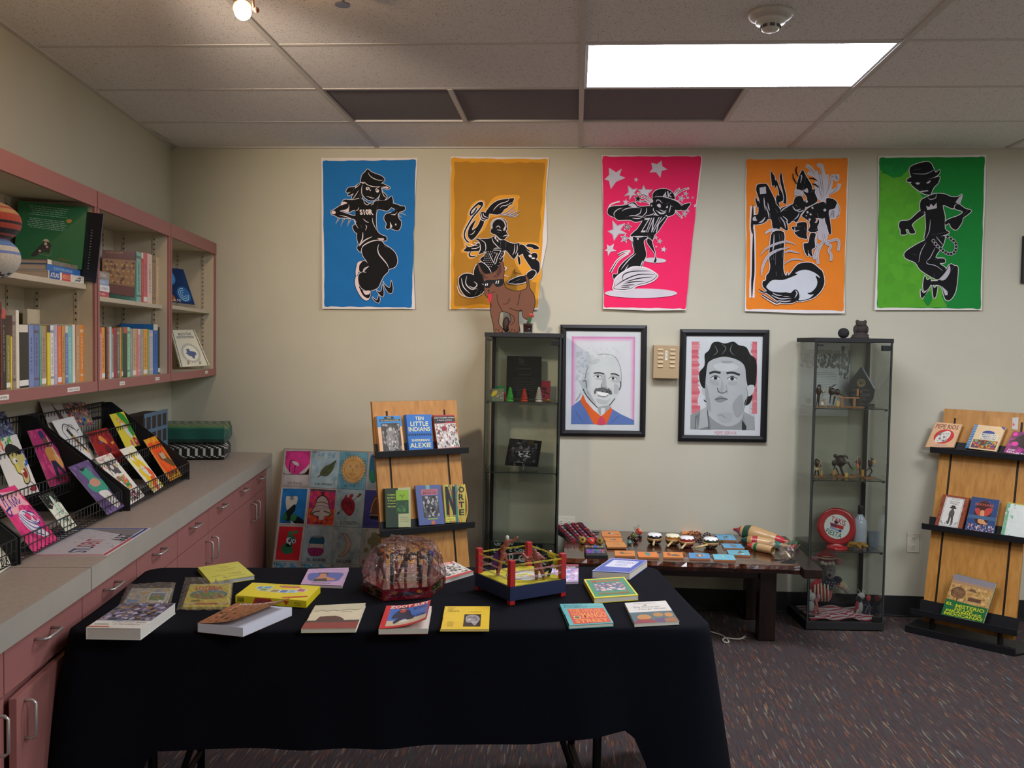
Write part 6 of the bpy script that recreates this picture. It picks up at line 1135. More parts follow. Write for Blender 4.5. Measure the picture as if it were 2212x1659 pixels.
panelthing('award_plaque','black award plaque with grey lettering on the top shelf of the left cabinet','plaque','703,240 1660,262 1640,1430 680,1400',-.10,.012,'#0d0e12',lambda a:(a.text('#3a3c42','TBH',.33,.05,.5,.2,.0),a.bars('#33353b',.4,.72,[.2],.012),a.text('#3a3c42',"PRESIDENT'S AWARD",.28,.27,.72,.315),a.text('#33353b','DR. RICHARDSON',.34,.41,.7,.45,.02),a.bars('#2c2e34',.16,.88,[.36,.49,.525,.58,.62,.66,.71,.75],.012,3,.7),a.text('#33353b','EXCELLENCE  SERVICE',.2,.79,.8,.82),a.bars('#2c2e34',.2,.85,[.87,.9],.01)),'gloss',.06,None,fA)
panelthing('greeting_card','small card with a yellow donkey-cart picture at the left of the cabinet shelf','card','205,1150 615,1140 625,1500 215,1505',-.28,.002,'#5f6a58',lambda a:(a.blob('#b8a42c','.1,.5 .3,.2 .55,.15 .5,.4 .2,.6'),a.poly('#b04048','.05,.05 .2,.05 .08,.2'),a.poly('#b04048','.8,.02 .98,.02 .95,.15'),a.scatter(['#a8a49c','#7c6a5c'],.5,.3,.95,.75,20,.08,3),a.line('#7c4438',.02,'.4,.9 .6,.6 .95,.65')),'print',.1,None,fA)
panelthing('green_card','green edged card behind the donkey-cart card','card','370,1080 660,1072 665,1490 375,1495',-.20,.004,'#156a34',lambda a:a.rect('#8c2a2a',.8,.4,1,.95),'print',.04,None,fA)
panelthing('red_card','dark red card with a black hat drawn on it, right of the black plaque','card','1640,925 1905,930 1885,1450 1645,1445',-.09,.003,'#7c2030',lambda a:(a.blob('#2a1a20','.1,.4 .3,.32 .6,.4 .6,.5 .2,.5'),a.blob('#2a1a20','.1,.58 .5,.56 .95,.72 .5,.68'),a.circ('#3a1a24',.3,.82,.16,.08)),'print',.04,None,fA)
for i,(x,c,lab) in enumerate(((790,'#3cb434','green glass tree ornament on the top shelf of the left cabinet'),(1180,'#c8361c','red glass tree ornament on the top shelf of the left cabinet'),(1580,'#d0ccc0','clear silvery glass tree ornament on the top shelf of the left cabinet'))):
 y0,y1=1505,(1090,1130,1085)[i];P=vplane(*fA,-.27);b=P(x,y0);b.z=1.2405;h=P(x,y1).z-b.z;m=MB().C(c,True)
 prof=[(0,h)];n=6
 for j in range(n):r=.007+.0165*(j+1)/n;prof+=[(r,h*(1-(j+1)/n*.82)),(r*.72,h*(1-(j+1)/n*.82)-.001)]
 prof+=[(.011,h*.12),(.02,h*.08),(.021,0),(0,0)];m.lathe(prof[::-1],14,Matrix.Translation(b));m.build('glass_tree','gloss',None,lab,'ornament','glass tree ornaments')
m=MB().C('#a8842c',True);P=vplane(*fA,-.25);p=P(1830,1490);p.z=1.249;m.ell(p,(.012,.01,.008));m.ell(p+V((.014,0,-.002)),.006);m.ell(p+V((-.013,0,-.003)),.005);m.build('gold_bell','foil',None,'small gold ornament at the right end of the cabinet top shelf','ornament')
fB=(1000,520,3.457)
t=thing('photo_frame','black framed photograph on a wire easel in the left cabinet','photo frame');n=V((0,-1,.25)).normalized();p0=V((0,-.2,.86));q=[onp(1000+x/3.457,520+y/3.457,p0,n) for x,y in pts('348,1475 590,1495 560,1690 312,1675')]
m=MB().C('#0f1013');m.hexa([p-n*.012 for p in q],q);a=Art(m,quadmap(*q),n,.00015);a.rect('#1e2024',.1,.1,.9,.88);a.build=None;a.scatter(['#3c3e42','#15161a','#55585c','#2a2c30'],.12,.12,.88,.86,50,.07,3);a.scatter(['#9a9c9e','#b8babc'],.34,.42,.72,.66,26,.04,5);m.build('frame','gloss',t);rebase(t)
t=thing('easel','small silver wire easel holding the black framed photo','easel');m=MB().C('#9a9ca0',True)
for x in (388,455):
 b=onp(1000+x/3.457,520+1690/3.457,p0,n);m.tube([b+n*.002+V((0,0,.02)),b+n*.004,V((b.x-.004,b.y-.05,.8425)),],.0015,6)
b0=onp(1000+383/3.457,520+1670/3.457,p0,n)+n*.006;b1=onp(1000+448/3.457,520+1672/3.457,p0,n)+n*.006;m.tube([b0+V((0,0,-.012)),b0+V((0,0,.012)),b1+V((0,0,.012)),b1+V((0,0,-.012))],.0016,6);m.build('wire','steel',t);rebase(t)
fC=(1040,1150,11.06)
panelthing('hand_lettered_sign','dark board sign with white bubble lettering inside the left cabinet','sign','230,120 1465,150 1440,900 200,880',-.06,.01,'#2e3430',lambda a:(a.text('#c4d8ca','Gr',.06,.08,.22,.26,.03),a.text('#c4d8ca','i w',.25,.12,.45,.24,.02),a.text('#a0b4a6','To',.33,.03,.48,.12,.02),a.text('#c4d8ca','H',.58,.03,.66,.13,.02),a.text('#c4d8ca','oh',.8,.22,.94,.36,.02),a.text('#c4d8ca','Lu',.06,.34,.19,.48,.03),a.text('#c4d8ca','c Cou',.36,.3,.68,.44,.03),a.text('#d0dcd2','D',.36,.5,.45,.7,.04),a.text('#c4d8ca','G',.54,.52,.68,.76,.04),a.text('#c4d8ca','T',.85,.44,.93,.58,.03),a.line('#26486a',.02,'.05,.9 .5,.88')),'print',.05,None,fC)
# ---- dog cutout and cactus on the left cabinet
fD=(1000,520,3.457);t=thing('dog_cutout','brown painted cardboard dog in sunglasses standing on the left cabinet','cutout');n=V((0,-1,0));YD=-.20
PD=lambda x,y:atY(fD[0]+x/fD[2],fD[1]+y/fD[2],YD)
body=crom(pts('112,130 150,200 180,215 250,190 290,118 310,180 305,260 325,320 400,345 465,330 480,300 465,225 490,250 500,320 530,370 540,440 510,540 490,560 450,540 440,490 420,495 415,560 425,640 400,655 350,650 340,600 360,560 340,510 290,500 275,520 270,590 300,630 290,652 235,652 228,600 205,500 205,430 190,400 165,370 158,310 150,240 120,190'),True,3)
q=[PD(x,y) for x,y in body];zb=min(p.z for p in q);dz=1.6303-zb
m=MB().C('#6b4636');q=[p+V((0,0,dz)) for p in q];m.flat(q);m.flat([p+V((0,.005,0)) for p in q]);k_=len(q);m.add(q+[p+V((0,.005,0)) for p in q],[(i,(i+1)%k_,(i+1)%k_+k_,i+k_) for i in range(k_)])
a=Art(m,lambda x,y:atY(x,y,YD)+V((0,0,dz)),n,.0003,.0004);a.f(*fD);a.line('#241c1a',5,body,True,False)
a.poly('#4a3028','128,165 150,215 170,235 165,250 145,225');a.poly('#4a3028','285,140 290,200 260,240 250,215');a.blob('#19191c','155,275 185,262 230,262 300,255 305,280 290,305 250,312 225,285 200,320 165,318 155,300');strokes(a,'#d8d8d8',6,['172,290 168,305','185,288 180,305','252,268 246,290','268,266 262,290'],0);a.circ('#19191c',192,340,7,5);a.blob('#b52c3c','185,370 212,362 215,395 205,430 195,430 188,395')
strokes(a,'#2c1e1a',4,['192,345 195,362 240,350','255,370 262,430 300,500','300,440 325,440 350,410 340,400','430,350 420,400 410,450','205,430 215,460','340,510 375,530 385,570 355,600','170,250 185,240','230,240 245,230 250,245','350,470 400,490 440,490','245,640 250,625','265,645 268,628','365,645 368,625','385,648 388,630'],0)
m.build('cutout_panel','print',t);m=MB().C('#3a2822');p=PD(320,600);m.ell(V((p.x,YD+.035,1.68)),(.022,.02,.045));m.box(p.x-.03,p.x+.03,YD+.008,YD+.07,1.6305,1.636);m.build('rear_prop','matte',t);rebase(t)
t=thing('potted_cactus','small red-topped cactus in a terracotta pot and glass beside the dog','cactus');p=atY(1000+485/3.457,520+650/3.457,-.24);p.z=1.6305;T0=Matrix.Translation(p)
m=MB().C('#8c3c28',True);m.lathe([(.0,.008),(.017,.008),(.0225,.042),(.025,.042),(.025,.052),(.021,.052),(.018,.046),(0,.046)],20,T0);m.build('pot','clay',t)
m=MB().C('#2f5a2c',True);m.tube([p+V((0,0,.044)),p+V((.003,0,.06)),p+V((.012,0,.085)),p+V((.02,0,.095))],[.010,.0115,.011,.008],8);m.build('stem','plush',t)
m=MB().C('#c9412c',True);r=random.Random(2);m.ell(p+V((.02,0,.102)),(.013,.013,.011))
for i in range(26):v=V((r.gauss(0,1),r.gauss(0,1),r.gauss(0,1))).normalized()*.0125;m.ell(p+V((.02,0,.102))+v,.0042,6,5)
m.build('bloom','plush',t);m=MB().C('#fff',True);m.lathe([(.026,.0),(.028,.055),(.0268,.055),(.025,.003),(0,.003)],24,T0,False);m.build('glass_holder','glass',t);rebase(t)
# ---- on and in the right cabinet
fE=(1680,660,4.364);ZT=1.6303
p=atY(1680+630/4.364,660+270/4.364,-.22);m=MB().C('#26262a',True);m.ell((p.x,-.2,ZT+.029),(.0305,.0305,.029),22,16);m.build('dark_ball','clay',None,'dark round ball beside the owl figure on the right cabinet','ball')
t=thing('owl_figure','dark grey owl sculpture on a rough stepped base on the right cabinet','sculpture');p=atY(1680+775/4.364,660+275/4.364,-.2);p.z=ZT;m=MB(Matrix.Translation(p)).C('#2a2524',True)
m.lathe([(0,0),(.05,0),(.051,.006),(.046,.01),(.042,.02),(.03,.028),(0,.03)],14);m.ell((.006,0,.058),(.034,.028,.034));m.ell((.004,0,.078),(.03,.026,.022));m.ell((-.016,0,.094),(.011,.01,.012));m.ell((.026,0,.093),(.010,.01,.012));m.ell((-.013,-.02,.08),(.011,.008,.011));m.ell((.016,-.02,.08),(.011,.008,.011));m.ell((-.028,0,.05),(.01,.014,.024));m.ell((.036,0,.05),(.01,.014,.024));m.tube([(0,-.026,.078),(0,-.033,.068)],[.006,.001]);m.ell((.03,0,.018),(.018,.03,.01))
fused(m,'body',.0028,solid('#3a3230',.9),t,1);rebase(t)
panelthing('proclamation','grey proclamation certificate with a skyline, behind the right cabinet top shelf','certificate','215,335 688,340 668,1045 190,1035',-.008,.001,'#d5d6d8',lambda a:(a.text('#55565a','Proclamation',0,0,0,0,quad='.02,.08 .8,.1 .78,.17 .0,.17'),a.scatter(['#7a7b7d','#8c8d8f','#6a6b6d'],.0,.16,.98,.36,90,.05,3),a.rect('#727375',.82,.06,.88,.28),a.rect('#7c7d7f',.95,.12,1,.3),a.scatter(['#66676a'],.4,.28,.66,.34,24,.03,3),a.scatter(['#7a7b7d'],.78,.3,.98,.5,30,.03,3),a.bars('#8a8b8d',.3,.75,[.42+i*.022 for i in range(14)],.006,3,.8),a.circ('#9a9b98',.2,.8,.06,.045)),'paper',0,None,fE)
t=thing('glass_award','black leaf-shaped glass award with a round seal in the right cabinet','award');Y=-.12;PE=lambda x,y:atY(1680+x/4.364,660+y/4.364,Y);zb=1.2402
pp=[PE(*q) for q in pts('790,603 915,815 900,900 870,945 700,945 645,830 690,740')];sh=zb+.018-min(p.z for p in pp);pp=[p+V((0,0,sh)) for p in pp]
m=MB().C('#0f1114');k_=len(pp);m.flat(pp);m.flat([p+V((0,.018,0)) for p in pp]);m.add(pp+[p+V((0,.018,0)) for p in pp],[(i,(i+1)%k_,(i+1)%k_+k_,i+k_) for i in range(k_)])
a=Art(m,lambda x,y:PE(x,y)+V((0,0,sh)),V((0,-1,0)),.0002);a.poly('#9fb0ba','790,603 800,603 918,800 910,812');a.circ('#8c7a4c',787,752,40,38,24);a.circ('#14161a',787,752,33,31,24);a.circ('#8c7a4c',787,752,29,27,24);a.circ('#14161a',787,748,24,20);a.scatter(['#8c7a4c'],770,735,804,762,14,5,3);a.bars('#5a5c60',690,875,[815,855,870],7,3,.8);a.bars('#5a5c60',760,850,[892,908],6,3,.6);m.build('glass_leaf','plastic',t)
m=MB().C('#16201c');p=PE(780,960);m.bbox(p.x-.06,p.x+.075,Y-.02,Y+.04,zb,zb+.018,.004);m.build('base','gloss',t);rebase(t)
# frog-like varnished figures playing instruments, each on a small board
def figure(lab,f,Y,zb,base,limbs,props,col='#33170f',sc=1):
 P0=vplane(*f,Y);xs=pts(base);z_=P0(*xs[0]).z;dz_=zb-z_+.0;P=lambda x,y,dy=0.:P0(x,y,dy)+V((0,0,dz_))
 t=thing('varnished_figure',lab,'figurine','varnished brown figurines in the right cabinet');a,b=P(*xs[0]),P(*xs[1]);m=MB().C('#9a6a3a');m.bbox(a.x,b.x,Y-.022,Y+.022,zb+.0002,zb+.005,.001);m.build('board','matte',t)
 m=MB().C(col,True)
 for L in limbs:
  q=L[1:];
  if L[0]=='b':(x,y,rx,rz)=q[:4];m.ell(P(x,y),(rx*1.6,min(rx,rz)*1.4,rz*1.55),12,9)
  else:m.tube([P(x,y,d) for x,y,d in q],[r_*1.25 for r_ in L[0]],7);m.ell(P(*q[0]),L[0][0],8,6);m.ell(P(*q[-1]),L[0][-1]*1.15,8,6)
 fused(m,'body',.0015,solid(col,.2,.6),t,1)
 for nm,c,kind,q in props:
  m=MB().C(c,kind!='box')
  if kind=='ball':m.ell(P(q[0],q[1],q[3] if len(q)>3 else -.01),q[2],12,9)
  elif kind=='ell':m.ell(P(q[0],q[1],-.014),(q[2],.006,q[3]),12,9)
  elif kind=='box':a,b=P(q[0],q[1]),P(q[2],q[3]);m.bbox(min(a.x,b.x),max(a.x,b.x),Y-.018,Y-.006,min(a.z,b.z),max(a.z,b.z),.001)
  elif kind=='rod':m.tube([P(q[0],q[1],-.014),P(q[2],q[3],-.014)],q[4],8)
  m.build(nm,'cover',t)
 rebase(t)
fF=(1740,820,7.54);z1_,z2_=1.2402,.8402
figure('upright brown figurine with a yellow stick, leftmost on the upper shelf',fF,-.2,z1_,'150,450 320,450',[('b',215,190,.010,.018),('b',225,120,.007,.007),((.004,.0028),(205,260,0),(180,420,0)),((.004,.0028),(225,260,.0),(210,440,0)),((.003,.0022),(240,170,0),(280,230,-.01),(310,205,-.014))],[('stick','#b79a58','rod',(330,130,250,300,.0022)),('block','#a87a44','box',(280,320,305,445)),('tag','#c8ccd0','box',(243,370,283,420))])
figure('bending brown figurine reaching over a wooden table on the upper shelf',fF,-.19,z1_,'360,440 560,440',[('b',430,190,.013,.014),('b',520,200,.010,.012),('b',400,130,.005,.005),((.0035,.002),(430,110,0),(500,75,0)),((.004,.0025),(410,240,0),(395,380,0)),((.005,.003),(480,260,0),(450,400,0)),((.003,.002),(540,220,0),(640,280,-.01))],[('stick','#b79a58','rod',(430,258,600,275,.0022)),('block','#b09a50','box',(490,340,535,450))])
figure('small brown figurine behind a wooden table in front of the glass award',fF,-.19,z1_,'560,462 940,468',[('b',895,230,.007,.012),((.003,.002),(880,280,0),(870,440,0)),((.003,.002),(900,280,0),(895,440,0))],[('table_top','#9c6438','box',(550,295,860,322)),('table_leg','#8a5a30','box',(565,322,600,455)),('table_leg','#8a5a30','box',(765,322,800,455)),('upright_stick','#a86a34','box',(828,165,848,275))])
figure('brown figurine strumming a pale guitar, leftmost on the middle shelf',fF,-.2,z2_,'120,1555 325,1530',[('b',195,1340,.012,.014),('b',180,1285,.007,.006),((.004,.0025),(170,1440,0),(150,1530,0)),((.004,.0025),(200,1440,0),(215,1530,0)),((.003,.002),(210,1330,0),(245,1390,-.012))],[('guitar_body','#b8935c','ell',(170,1425,.011,.009)),('guitar_neck','#b08850','rod',(190,1410,245,1300,.003)),('block','#a88a4c','box',(235,1450,262,1530))])
figure('large kicking dark figurine with a green ball, middle shelf',fF,-.18,z2_,'505,1590 790,1620',[('b',570,1330,.019,.022),('b',490,1250,.008,.008),((.005,.003),(620,1240,0),(670,1260,0),(690,1290,0)),((.006,.004),(630,1370,0),(690,1350,0),(740,1440,-.006)),((.007,.004),(570,1420,0),(600,1520,0),(625,1580,0),(700,1600,0))],[('green_ball','#146a24','ball',(768,1450,.0085)),('block','#a88a4c','box',(628,1515,678,1605))],'#24130f')
figure('small figurine seated behind the kicking one, by a wooden block',fF,-.10,z2_,'410,1510 580,1525',[('b',470,1320,.009,.013),((.004,.0025),(500,1400,0),(545,1500,0)),((.003,.002),(480,1380,0),(455,1430,0))],[('block','#b08a50','box',(433,1425,478,1510)),('blue_ball','#4a6c8c','ball',(450,1365,.004))],'#3a2016')
figure('reddish figurine with an upright bass on the middle shelf',fF,-.12,z2_,'755,1550 945,1555',[('b',870,1330,.009,.018),((.004,.0025),(880,1420,0),(895,1540,0)),((.003,.002),(850,1300,0),(790,1330,-.012))],[('bass_body','#a0623c','ell',(835,1400,.009,.020)),('bass_neck','#a88a7c','rod',(840,1380,838,1250,.0025)),('peg','#b0b0b0','ball',(838,1235,.0032)),('block','#a8803c','box',(900,1445,938,1550))],'#5a2416')
figure('slim brown bent-kneed figurine blowing a horn, rightmost on the middle shelf',fF,-.2,z2_,'945,1620 1115,1610',[('b',1055,1380,.0085,.018),((.0035,.0035),(1030,1330,0),(1060,1295,0),(1100,1310,0)),((.0045,.0035,.0028),(1040,1460,0),(985,1500,0),(975,1600,0)),((.0045,.0035,.0028),(1060,1460,0),(1085,1510,0),(1030,1590,0))],[('horn','#b88a4c','rod',(1075,1365,1125,1315,.0035)),('bell','#c9a06a','ell',(1115,1360,.005,.008)),('blue_piece','#2f5a9c','ball',(1105,1418,.0045))],'#2e1712')
# lower shelf: flying disc, tray, bottle, yellow stone, white box
fG=(1680,1020,4.607);zg=.4402
t=thing('frisbee','red flying disc with a white TAKIS FIESTA face standing in the right cabinet','flying disc');Y=-.13;c=atY(1680+590/4.607,1020+480/4.607,Y);rr=.108;c.z=zg+rr*.97
nn=V((-.18,-1,.18)).normalized();F=frame(c,V((1,0,0))-nn*nn.x,nn.cross(V((1,0,0))-nn*nn.x),nn)
m=MB(F).C('#b0161e',True);m.lathe([(0,-.006),(.098,-.008),(.106,-.012),(.108,-.006),(.106,.004),(.094,.008),(.09,.0055),(.085,.0075),(.08,.0055),(.073,.0065),(.068,.0055),(0,.0055)],44);m.build('rim','gloss',t)
m=MB().C('#c8d0c8');nx,ny,nz=(V([F[i][j] for i in range(3)]) for j in (0,1,2));mp=lambda u,v:F@V(((u-.5)*.17,(.5-v)*.17,.0056))
if (F.to_3x3()@V((0,1,0))).z<0:mp=lambda u,v:F@V((-(u-.5)*.17 if (F.to_3x3()@V((1,0,0))).x<0 else (u-.5)*.17,-(.5-v)*.17,.0056))
a=Art(m,mp,nn,.00025,.0003);a.circ('#c6cfc8',.5,.5,.41,n=40);a.text('#b03438','TAKIS',0,0,0,0,.02,quad='.35,.14 .8,.3 .76,.48 .3,.3');a.poly('#a82c30','.28,.36 .72,.48 .7,.6 .3,.5');a.poly('#3a3c5c','.3,.42 .5,.44 .48,.5 .3,.48');a.poly('#8c8fb0','.3,.5 .62,.62 .55,.66 .26,.56');a.circ('#3a4068',.6,.64,.05);a.circ('#2a2c30',.48,.36,.06,.05);a.text('#3f6a54','FIESTA',0,0,0,0,.01,quad='.18,.56 .68,.74 .62,.9 .12,.72');m.build('printed_face','print',t);rebase(t)
t=thing('frisbee','second red flying disc lying flat in front of the standing one','flying disc');c=atY(1680+590/4.607,1020+735/4.607,-.22);m=MB(Matrix.Translation((c.x,-.22,zg))).C('#c01420',True);m.lathe([(0,.018),(.03,.018),(.034,.015),(.048,.014),(.057,.006),(.058,0),(0,0)][::-1],36);m.build('disc','gloss',t);m=MB(Matrix.Translation((c.x,-.22,zg))).C('#c88a8a');m.lathe([(0,.0185),(.02,.0185),(.02,.018),(0,.018)],20);m.build('centre_print','print',t);rebase(t)
t=thing('bottle','white bottle with a dark cap standing in the right cabinet','bottle');c=atY(1680+815/4.607,1020+640/4.607,-.13);T0=Matrix.Translation((c.x,-.13,zg));m=MB(T0).C('#b5c0cc',True);m.lathe([(0,0),(.036,0),(.038,.004),(.038,.125),(.033,.15),(.018,.17),(.014,.178),(.0135,.19),(0,.19)],28);m.build('bottle_body','gloss',t)
m=MB(T0).C('#2e2f30',True);m.lathe([(.0145,.182),(.0145,.228),(.0135,.232),(0,.232)],20);m.build('cap','plastic',t);rebase(t)
m=MB().C('#8c6a1e',True);c=atY(1680+800/4.607,1020+740/4.607,-.23);r=random.Random(5)
for i in range(34):m.ell((c.x+r.uniform(-.05,.045),-.23+r.uniform(-.016,.016),zg+.022+r.uniform(-.012,.012)),(r.uniform(.008,.016),.011,r.uniform(.006,.012)),7,5)
o=fused(m,'rough_stone',.0028,solid('#9a7526',.55),None,1);tag(o,'rough golden-brown stone lying beside the white bottle','stone')
panelthing('white_box','white box standing at the right side of the cabinet lower shelf','box','900,590 1015,595 1005,760 905,775',-.06,.02,'#8f9ca4',None,'matte',0,None,fG)
# bottom of the right cabinet: flag cloth and soft toys
t=thing('flag_cloth','red and white striped flag cloth spread on the cabinet floor','cloth');m=MB(RRc);r=random.Random(3)
for i in range(26):
 for j in range(14):
  x0,x1=.03+i*.0148,.03+(i+1)*.0148;y0,y1=-.295+j*.018,-.295+(j+1)*.018;h=lambda x,y:.052+.008*(1+math.sin(x*40+y*30))*.6+.006*max(0,math.sin(x*23-y*50))
  m.C('#a01f30' if math.sin((y0*1.6+.04*math.sin(x0*22))*110)>0 else '#b9b4b4',True);m.add([(x0,y0,h(x0,y0)),(x1,y0,h(x1,y0)),(x1,y1,h(x1,y1)),(x0,y1,h(x0,y1))],[(0,1,2,3)])
m.build('cloth_sheet','fabric',t);rebase(t)
def toy(lab,f,Y,parts):
 P=vplane(*f,Y);t=thing('plush_toy',lab,'soft toy','soft toys on the cabinet floor')
 for nm,c,L in parts:
  m=MB().C(c,True)
  for q in L:
   if q[0]=='e':g_=1.55 if q[3]>.004 else 1.2;m.ell(P(q[1],q[2],(q[5] if len(q)>5 else 0)*1.5),(q[3]*g_,q[3]*.8*g_,q[4]*g_),14,10)
   elif q[0]=='t':q=('t',[r_*1.5 for r_ in q[1]] if isinstance(q[1],list) else q[1]*1.2)+tuple((x,y,d*1.5) for x,y,d in q[2:]);m.tube([P(x,y,d) for x,y,d in q[2:]],q[1],8);m.ell(P(*q[2]),q[1][0] if isinstance(q[1],list) else q[1],8,6);m.ell(P(*q[-1]),q[1][-1] if isinstance(q[1],list) else q[1],8,6)
  m.build(nm,'plush' if nm not in ('nose','eye') else 'gloss',t)
 rebase(t)
def stripes(P,x0,x1,y0,y1,n,Y,dep=.03):pass
toy('large grey mouse doll in flag dress and striped hat at the cabinet back',fG,-.10,[('head','#6c6a68',[('e',520,985,.022,.028),('e',505,1010,.014,.016,-.018),('e',500,930,.026,.022,.005)]),('nose','#141414',[('e',495,1000,.0055,.0045,-.034)]),('eye','#141414',[('e',508,962,.003,.003,-.025)]),('ear','#a87078',[('e',365,862,.013,.010),('e',605,890,.016,.013)]),('hat','#a82c34',[('e',485,840,.036,.022,.008)]),('hat_stripe','#c2b498',[('e',485,850,.038,.007,.006),('e',485,828,.028,.005,.0)]),('curly_hair','#a8a08c',[('e',430,890,.008,.008,-.02),('e',460,900,.008,.007,-.022),('e',500,898,.008,.008,-.022),('e',535,895,.008,.008,-.02)]),
('blouse','#1c2230',[('e',500,1110,.030,.028),('e',590,1080,.02,.018)]),('sleeve','#a82c34',[('t',[.016,.013],(600,1100,0),(660,1140,0)),('t',[.016,.02],(400,1090,0),(350,1150,0))]),('sleeve_stripe','#b8a88c',[('t',[.0172,.016],(622,1110,0),(634,1118,0)),('t',[.0145,.0142],(650,1134,0),(660,1140,0))]),('hand','#8c8a84',[('e',690,1180,.011,.01)]),('skirt','#a82c34',[('e',420,1190,.036,.034),('e',470,1210,.026,.03)]),('skirt_stripe','#b8a88c',[('t',.004,(350+i*32,1090+abs(i-2)*8,-.029),(345+i*34,1190,-.032),(355+i*32,1260,-.026)) for i in range(5)]),('star','#b0b0b0',[('e',470+(i*37)%120,1075+(i*53)%70,.0022,.0022,-.0265) for i in range(14)])])
toy('small white toy with a pink ear and striped ribbon, left on the cabinet floor',fG,-.2,[('body','#9a9896',[('e',330,1330,.014,.022)]),('head','#a8a6a6',[('e',335,1240,.015,.017),('e',318,1190,.007,.010)]),('ear','#a87c80',[('e',405,1240,.007,.012)]),('ribbon','#a85a54',[('t',[.005,.004],(375,1260,-.008),(385,1340,-.012),(415,1410,-.01)),('t',[.005,.004],(372,1330,-.01),(360,1410,-.01))])])
toy('small black and white bird toy in a starry cape on the cabinet floor',fG,-.16,[('head','#b4b4b2',[('e',830,1230,.014,.012)]),('mask','#151517',[('e',805,1260,.012,.013,-.004)]),('body','#a8a8a6',[('e',815,1340,.013,.024)]),('cape','#151a2a',[('e',880,1370,.017,.034),('e',870,1290,.012,.02)]),('wing','#8c2230',[('t',[.006,.008],(785,1290,-.01),(765,1420,-.012))]),('wing_stripe','#b0a8a4',[('t',.002,(788,1350,-.02),(770,1425,-.021)),('t',.002,(775,1350,-.02),(757,1425,-.021))]),('red_tag','#c0402c',[('e',895,1245,.008,.012,-.01)]),('star','#a8acb4',[('e',858+(i*29)%50,1310+(i*41)%110,.0022,.0022,-.0135) for i in range(12)]),('feather','#c4c4c0',[('t',.0012,(835,1210,0),(800,1165,0)),('t',.0012,(838,1210,0),(845,1165,0)),('t',.0012,(842,1210,0),(872,1180,0))])])
# ---- dark wooden table
t=thing('wooden_table','low dark varnished wooden table with a rough live edge','table');ZW=.455;r=random.Random(8)
def jag(x0,x1,y,a,n):return [(x0+(x1-x0)*i/n,y+r.uniform(-a,a)) for i in range(n+1)]
cuts=[-.008,-.26,-.50,-.745]
for i in range(3):
 b=jag(-.045,1.165,cuts[i],.0015 if i else .004,24);f_=jag(-.045,1.165,cuts[i+1]+.003,.0015 if i<2 else .009,40);P=b+f_[::-1];n_=len(P)
 m=MB();off=lambda p,d:(p[0],p[1]-d if (i==2 and p[1]<-.7) else p[1])
 top=[(x,y,ZW) for x,y in P];mid=[(off(p,.008+r.uniform(-.004,.006))[0],off(p,.006+r.uniform(-.005,.008))[1],ZW-.022) for p in P];bot=[(off(p,-.004)[0],off(p,-.012)[1],ZW-.048) for p in P]
 tri=tessellate_polygon([[V((x,y,0)) for x,y in P]]);fs=[tuple(q) for q in tri]+[tuple(k+2*n_ for k in q) for q in tri]+[(k,(k+1)%n_,(k+1)%n_+n_,k+n_) for k in range(n_)]+[(k+n_,(k+1)%n_+n_,(k+1)%n_+2*n_,k+2*n_) for k in range(n_)]
 m.add(top+mid+bot,fs);m.build('plank','dark_wood',t)
m=MB();m.bbox(1.168,1.262,-.80,.0-.004,ZW-.05,ZW-.001,.004);m.build('end_board','dark_wood_leg',t)
m=MB().C('#050303');q=lambda x,y:atZ(1570+x/9.617,1110+y/9.617,ZW+.0006)
for s_ in ('945,960 1000,935 1100,950 1250,935 1150,965 1020,985','1100,1015 1210,965 1340,930 1440,970 1430,1020 1330,1040'):m.flat([q(*p) for p in pts(s_)])
m.build('butterfly_gap','matte',t)
for x,y in ((1.0,-.565),(1.0,-.20),(.07,-.565),(.07,-.20)):m=MB();m.bbox(x,x+.09,y,y+.09,0,ZW-.049,.006);m.build('leg','dark_wood_leg',t)
for y0 in (-.545,-.18):m=MB();m.bbox(.16,1.0,y0,y0+.05,.33,ZW-.049,.004);m.build('rail','dark_wood_leg',t)
m=MB();m.bbox(1.02,1.07,-.475,-.2,.30,ZW-.049,.004);m.build('rail','dark_wood_leg',t);m=MB();m.bbox(.09,.14,-.475,-.2,.30,ZW-.049,.004);m.build('rail','dark_wood_leg',t);rebase(t)
ZI=ZW+.0004
# painted tiles
def tile(P,col,lab,art,grp,f=(1180,1040,3.568),th=.009,z=ZI):
 q=[atZ(f[0]+x/f[2],f[1]+y/f[2],z+th) for x,y in pts(P)];m=MB().C('#8a5a38');m.hexa([V((p.x,p.y,z)) for p in q],[p-V((0,0,.001)) for p in q]);m.C(col);m.hexa([p-V((0,0,.0009)) for p in q],q);a=Art(m,quadmap(*q),V((0,0,1)),.00015);art(a);m.build('painted_tile','gloss' if 0 else 'cover',None,lab,'tile',grp)
og,bg='orange painted tiles on the dark table','blue painted tiles on the dark table';OR,BL='#c8762c','#4a8fb4'
tile('425,381 560,381 580,424 432,424',OR,'orange tile with a white and black animal, farthest left on the dark table',lambda a:(a.blob('#3a2c28','.35,.35 .45,.3 .55,.5 .4,.6'),a.blob('#b0a898','.45,.4 .65,.4 .72,.55 .5,.55'),a.line('#8c3a24',.04,'.6,.5 .8,.6 .85,.75')),og)
tile('438,431 580,433 590,466 458,464',OR,'orange tile with a grey fish, second in the left stack',lambda a:(a.blob('#5a4a40','.3,.5 .5,.3 .7,.45 .5,.65'),a.circ('#a8a090',.45,.45,.08)),og)
tile('455,466 600,468 622,505 470,505','#c07c38','orange tile with thin stick drawing, third in the left stack',lambda a:(a.line('#7a5a40',.02,'.4,.7 .5,.25 .6,.7'),a.line('#7a5a40',.02,'.6,.2 .7,.7')),og,z=ZI+.004)
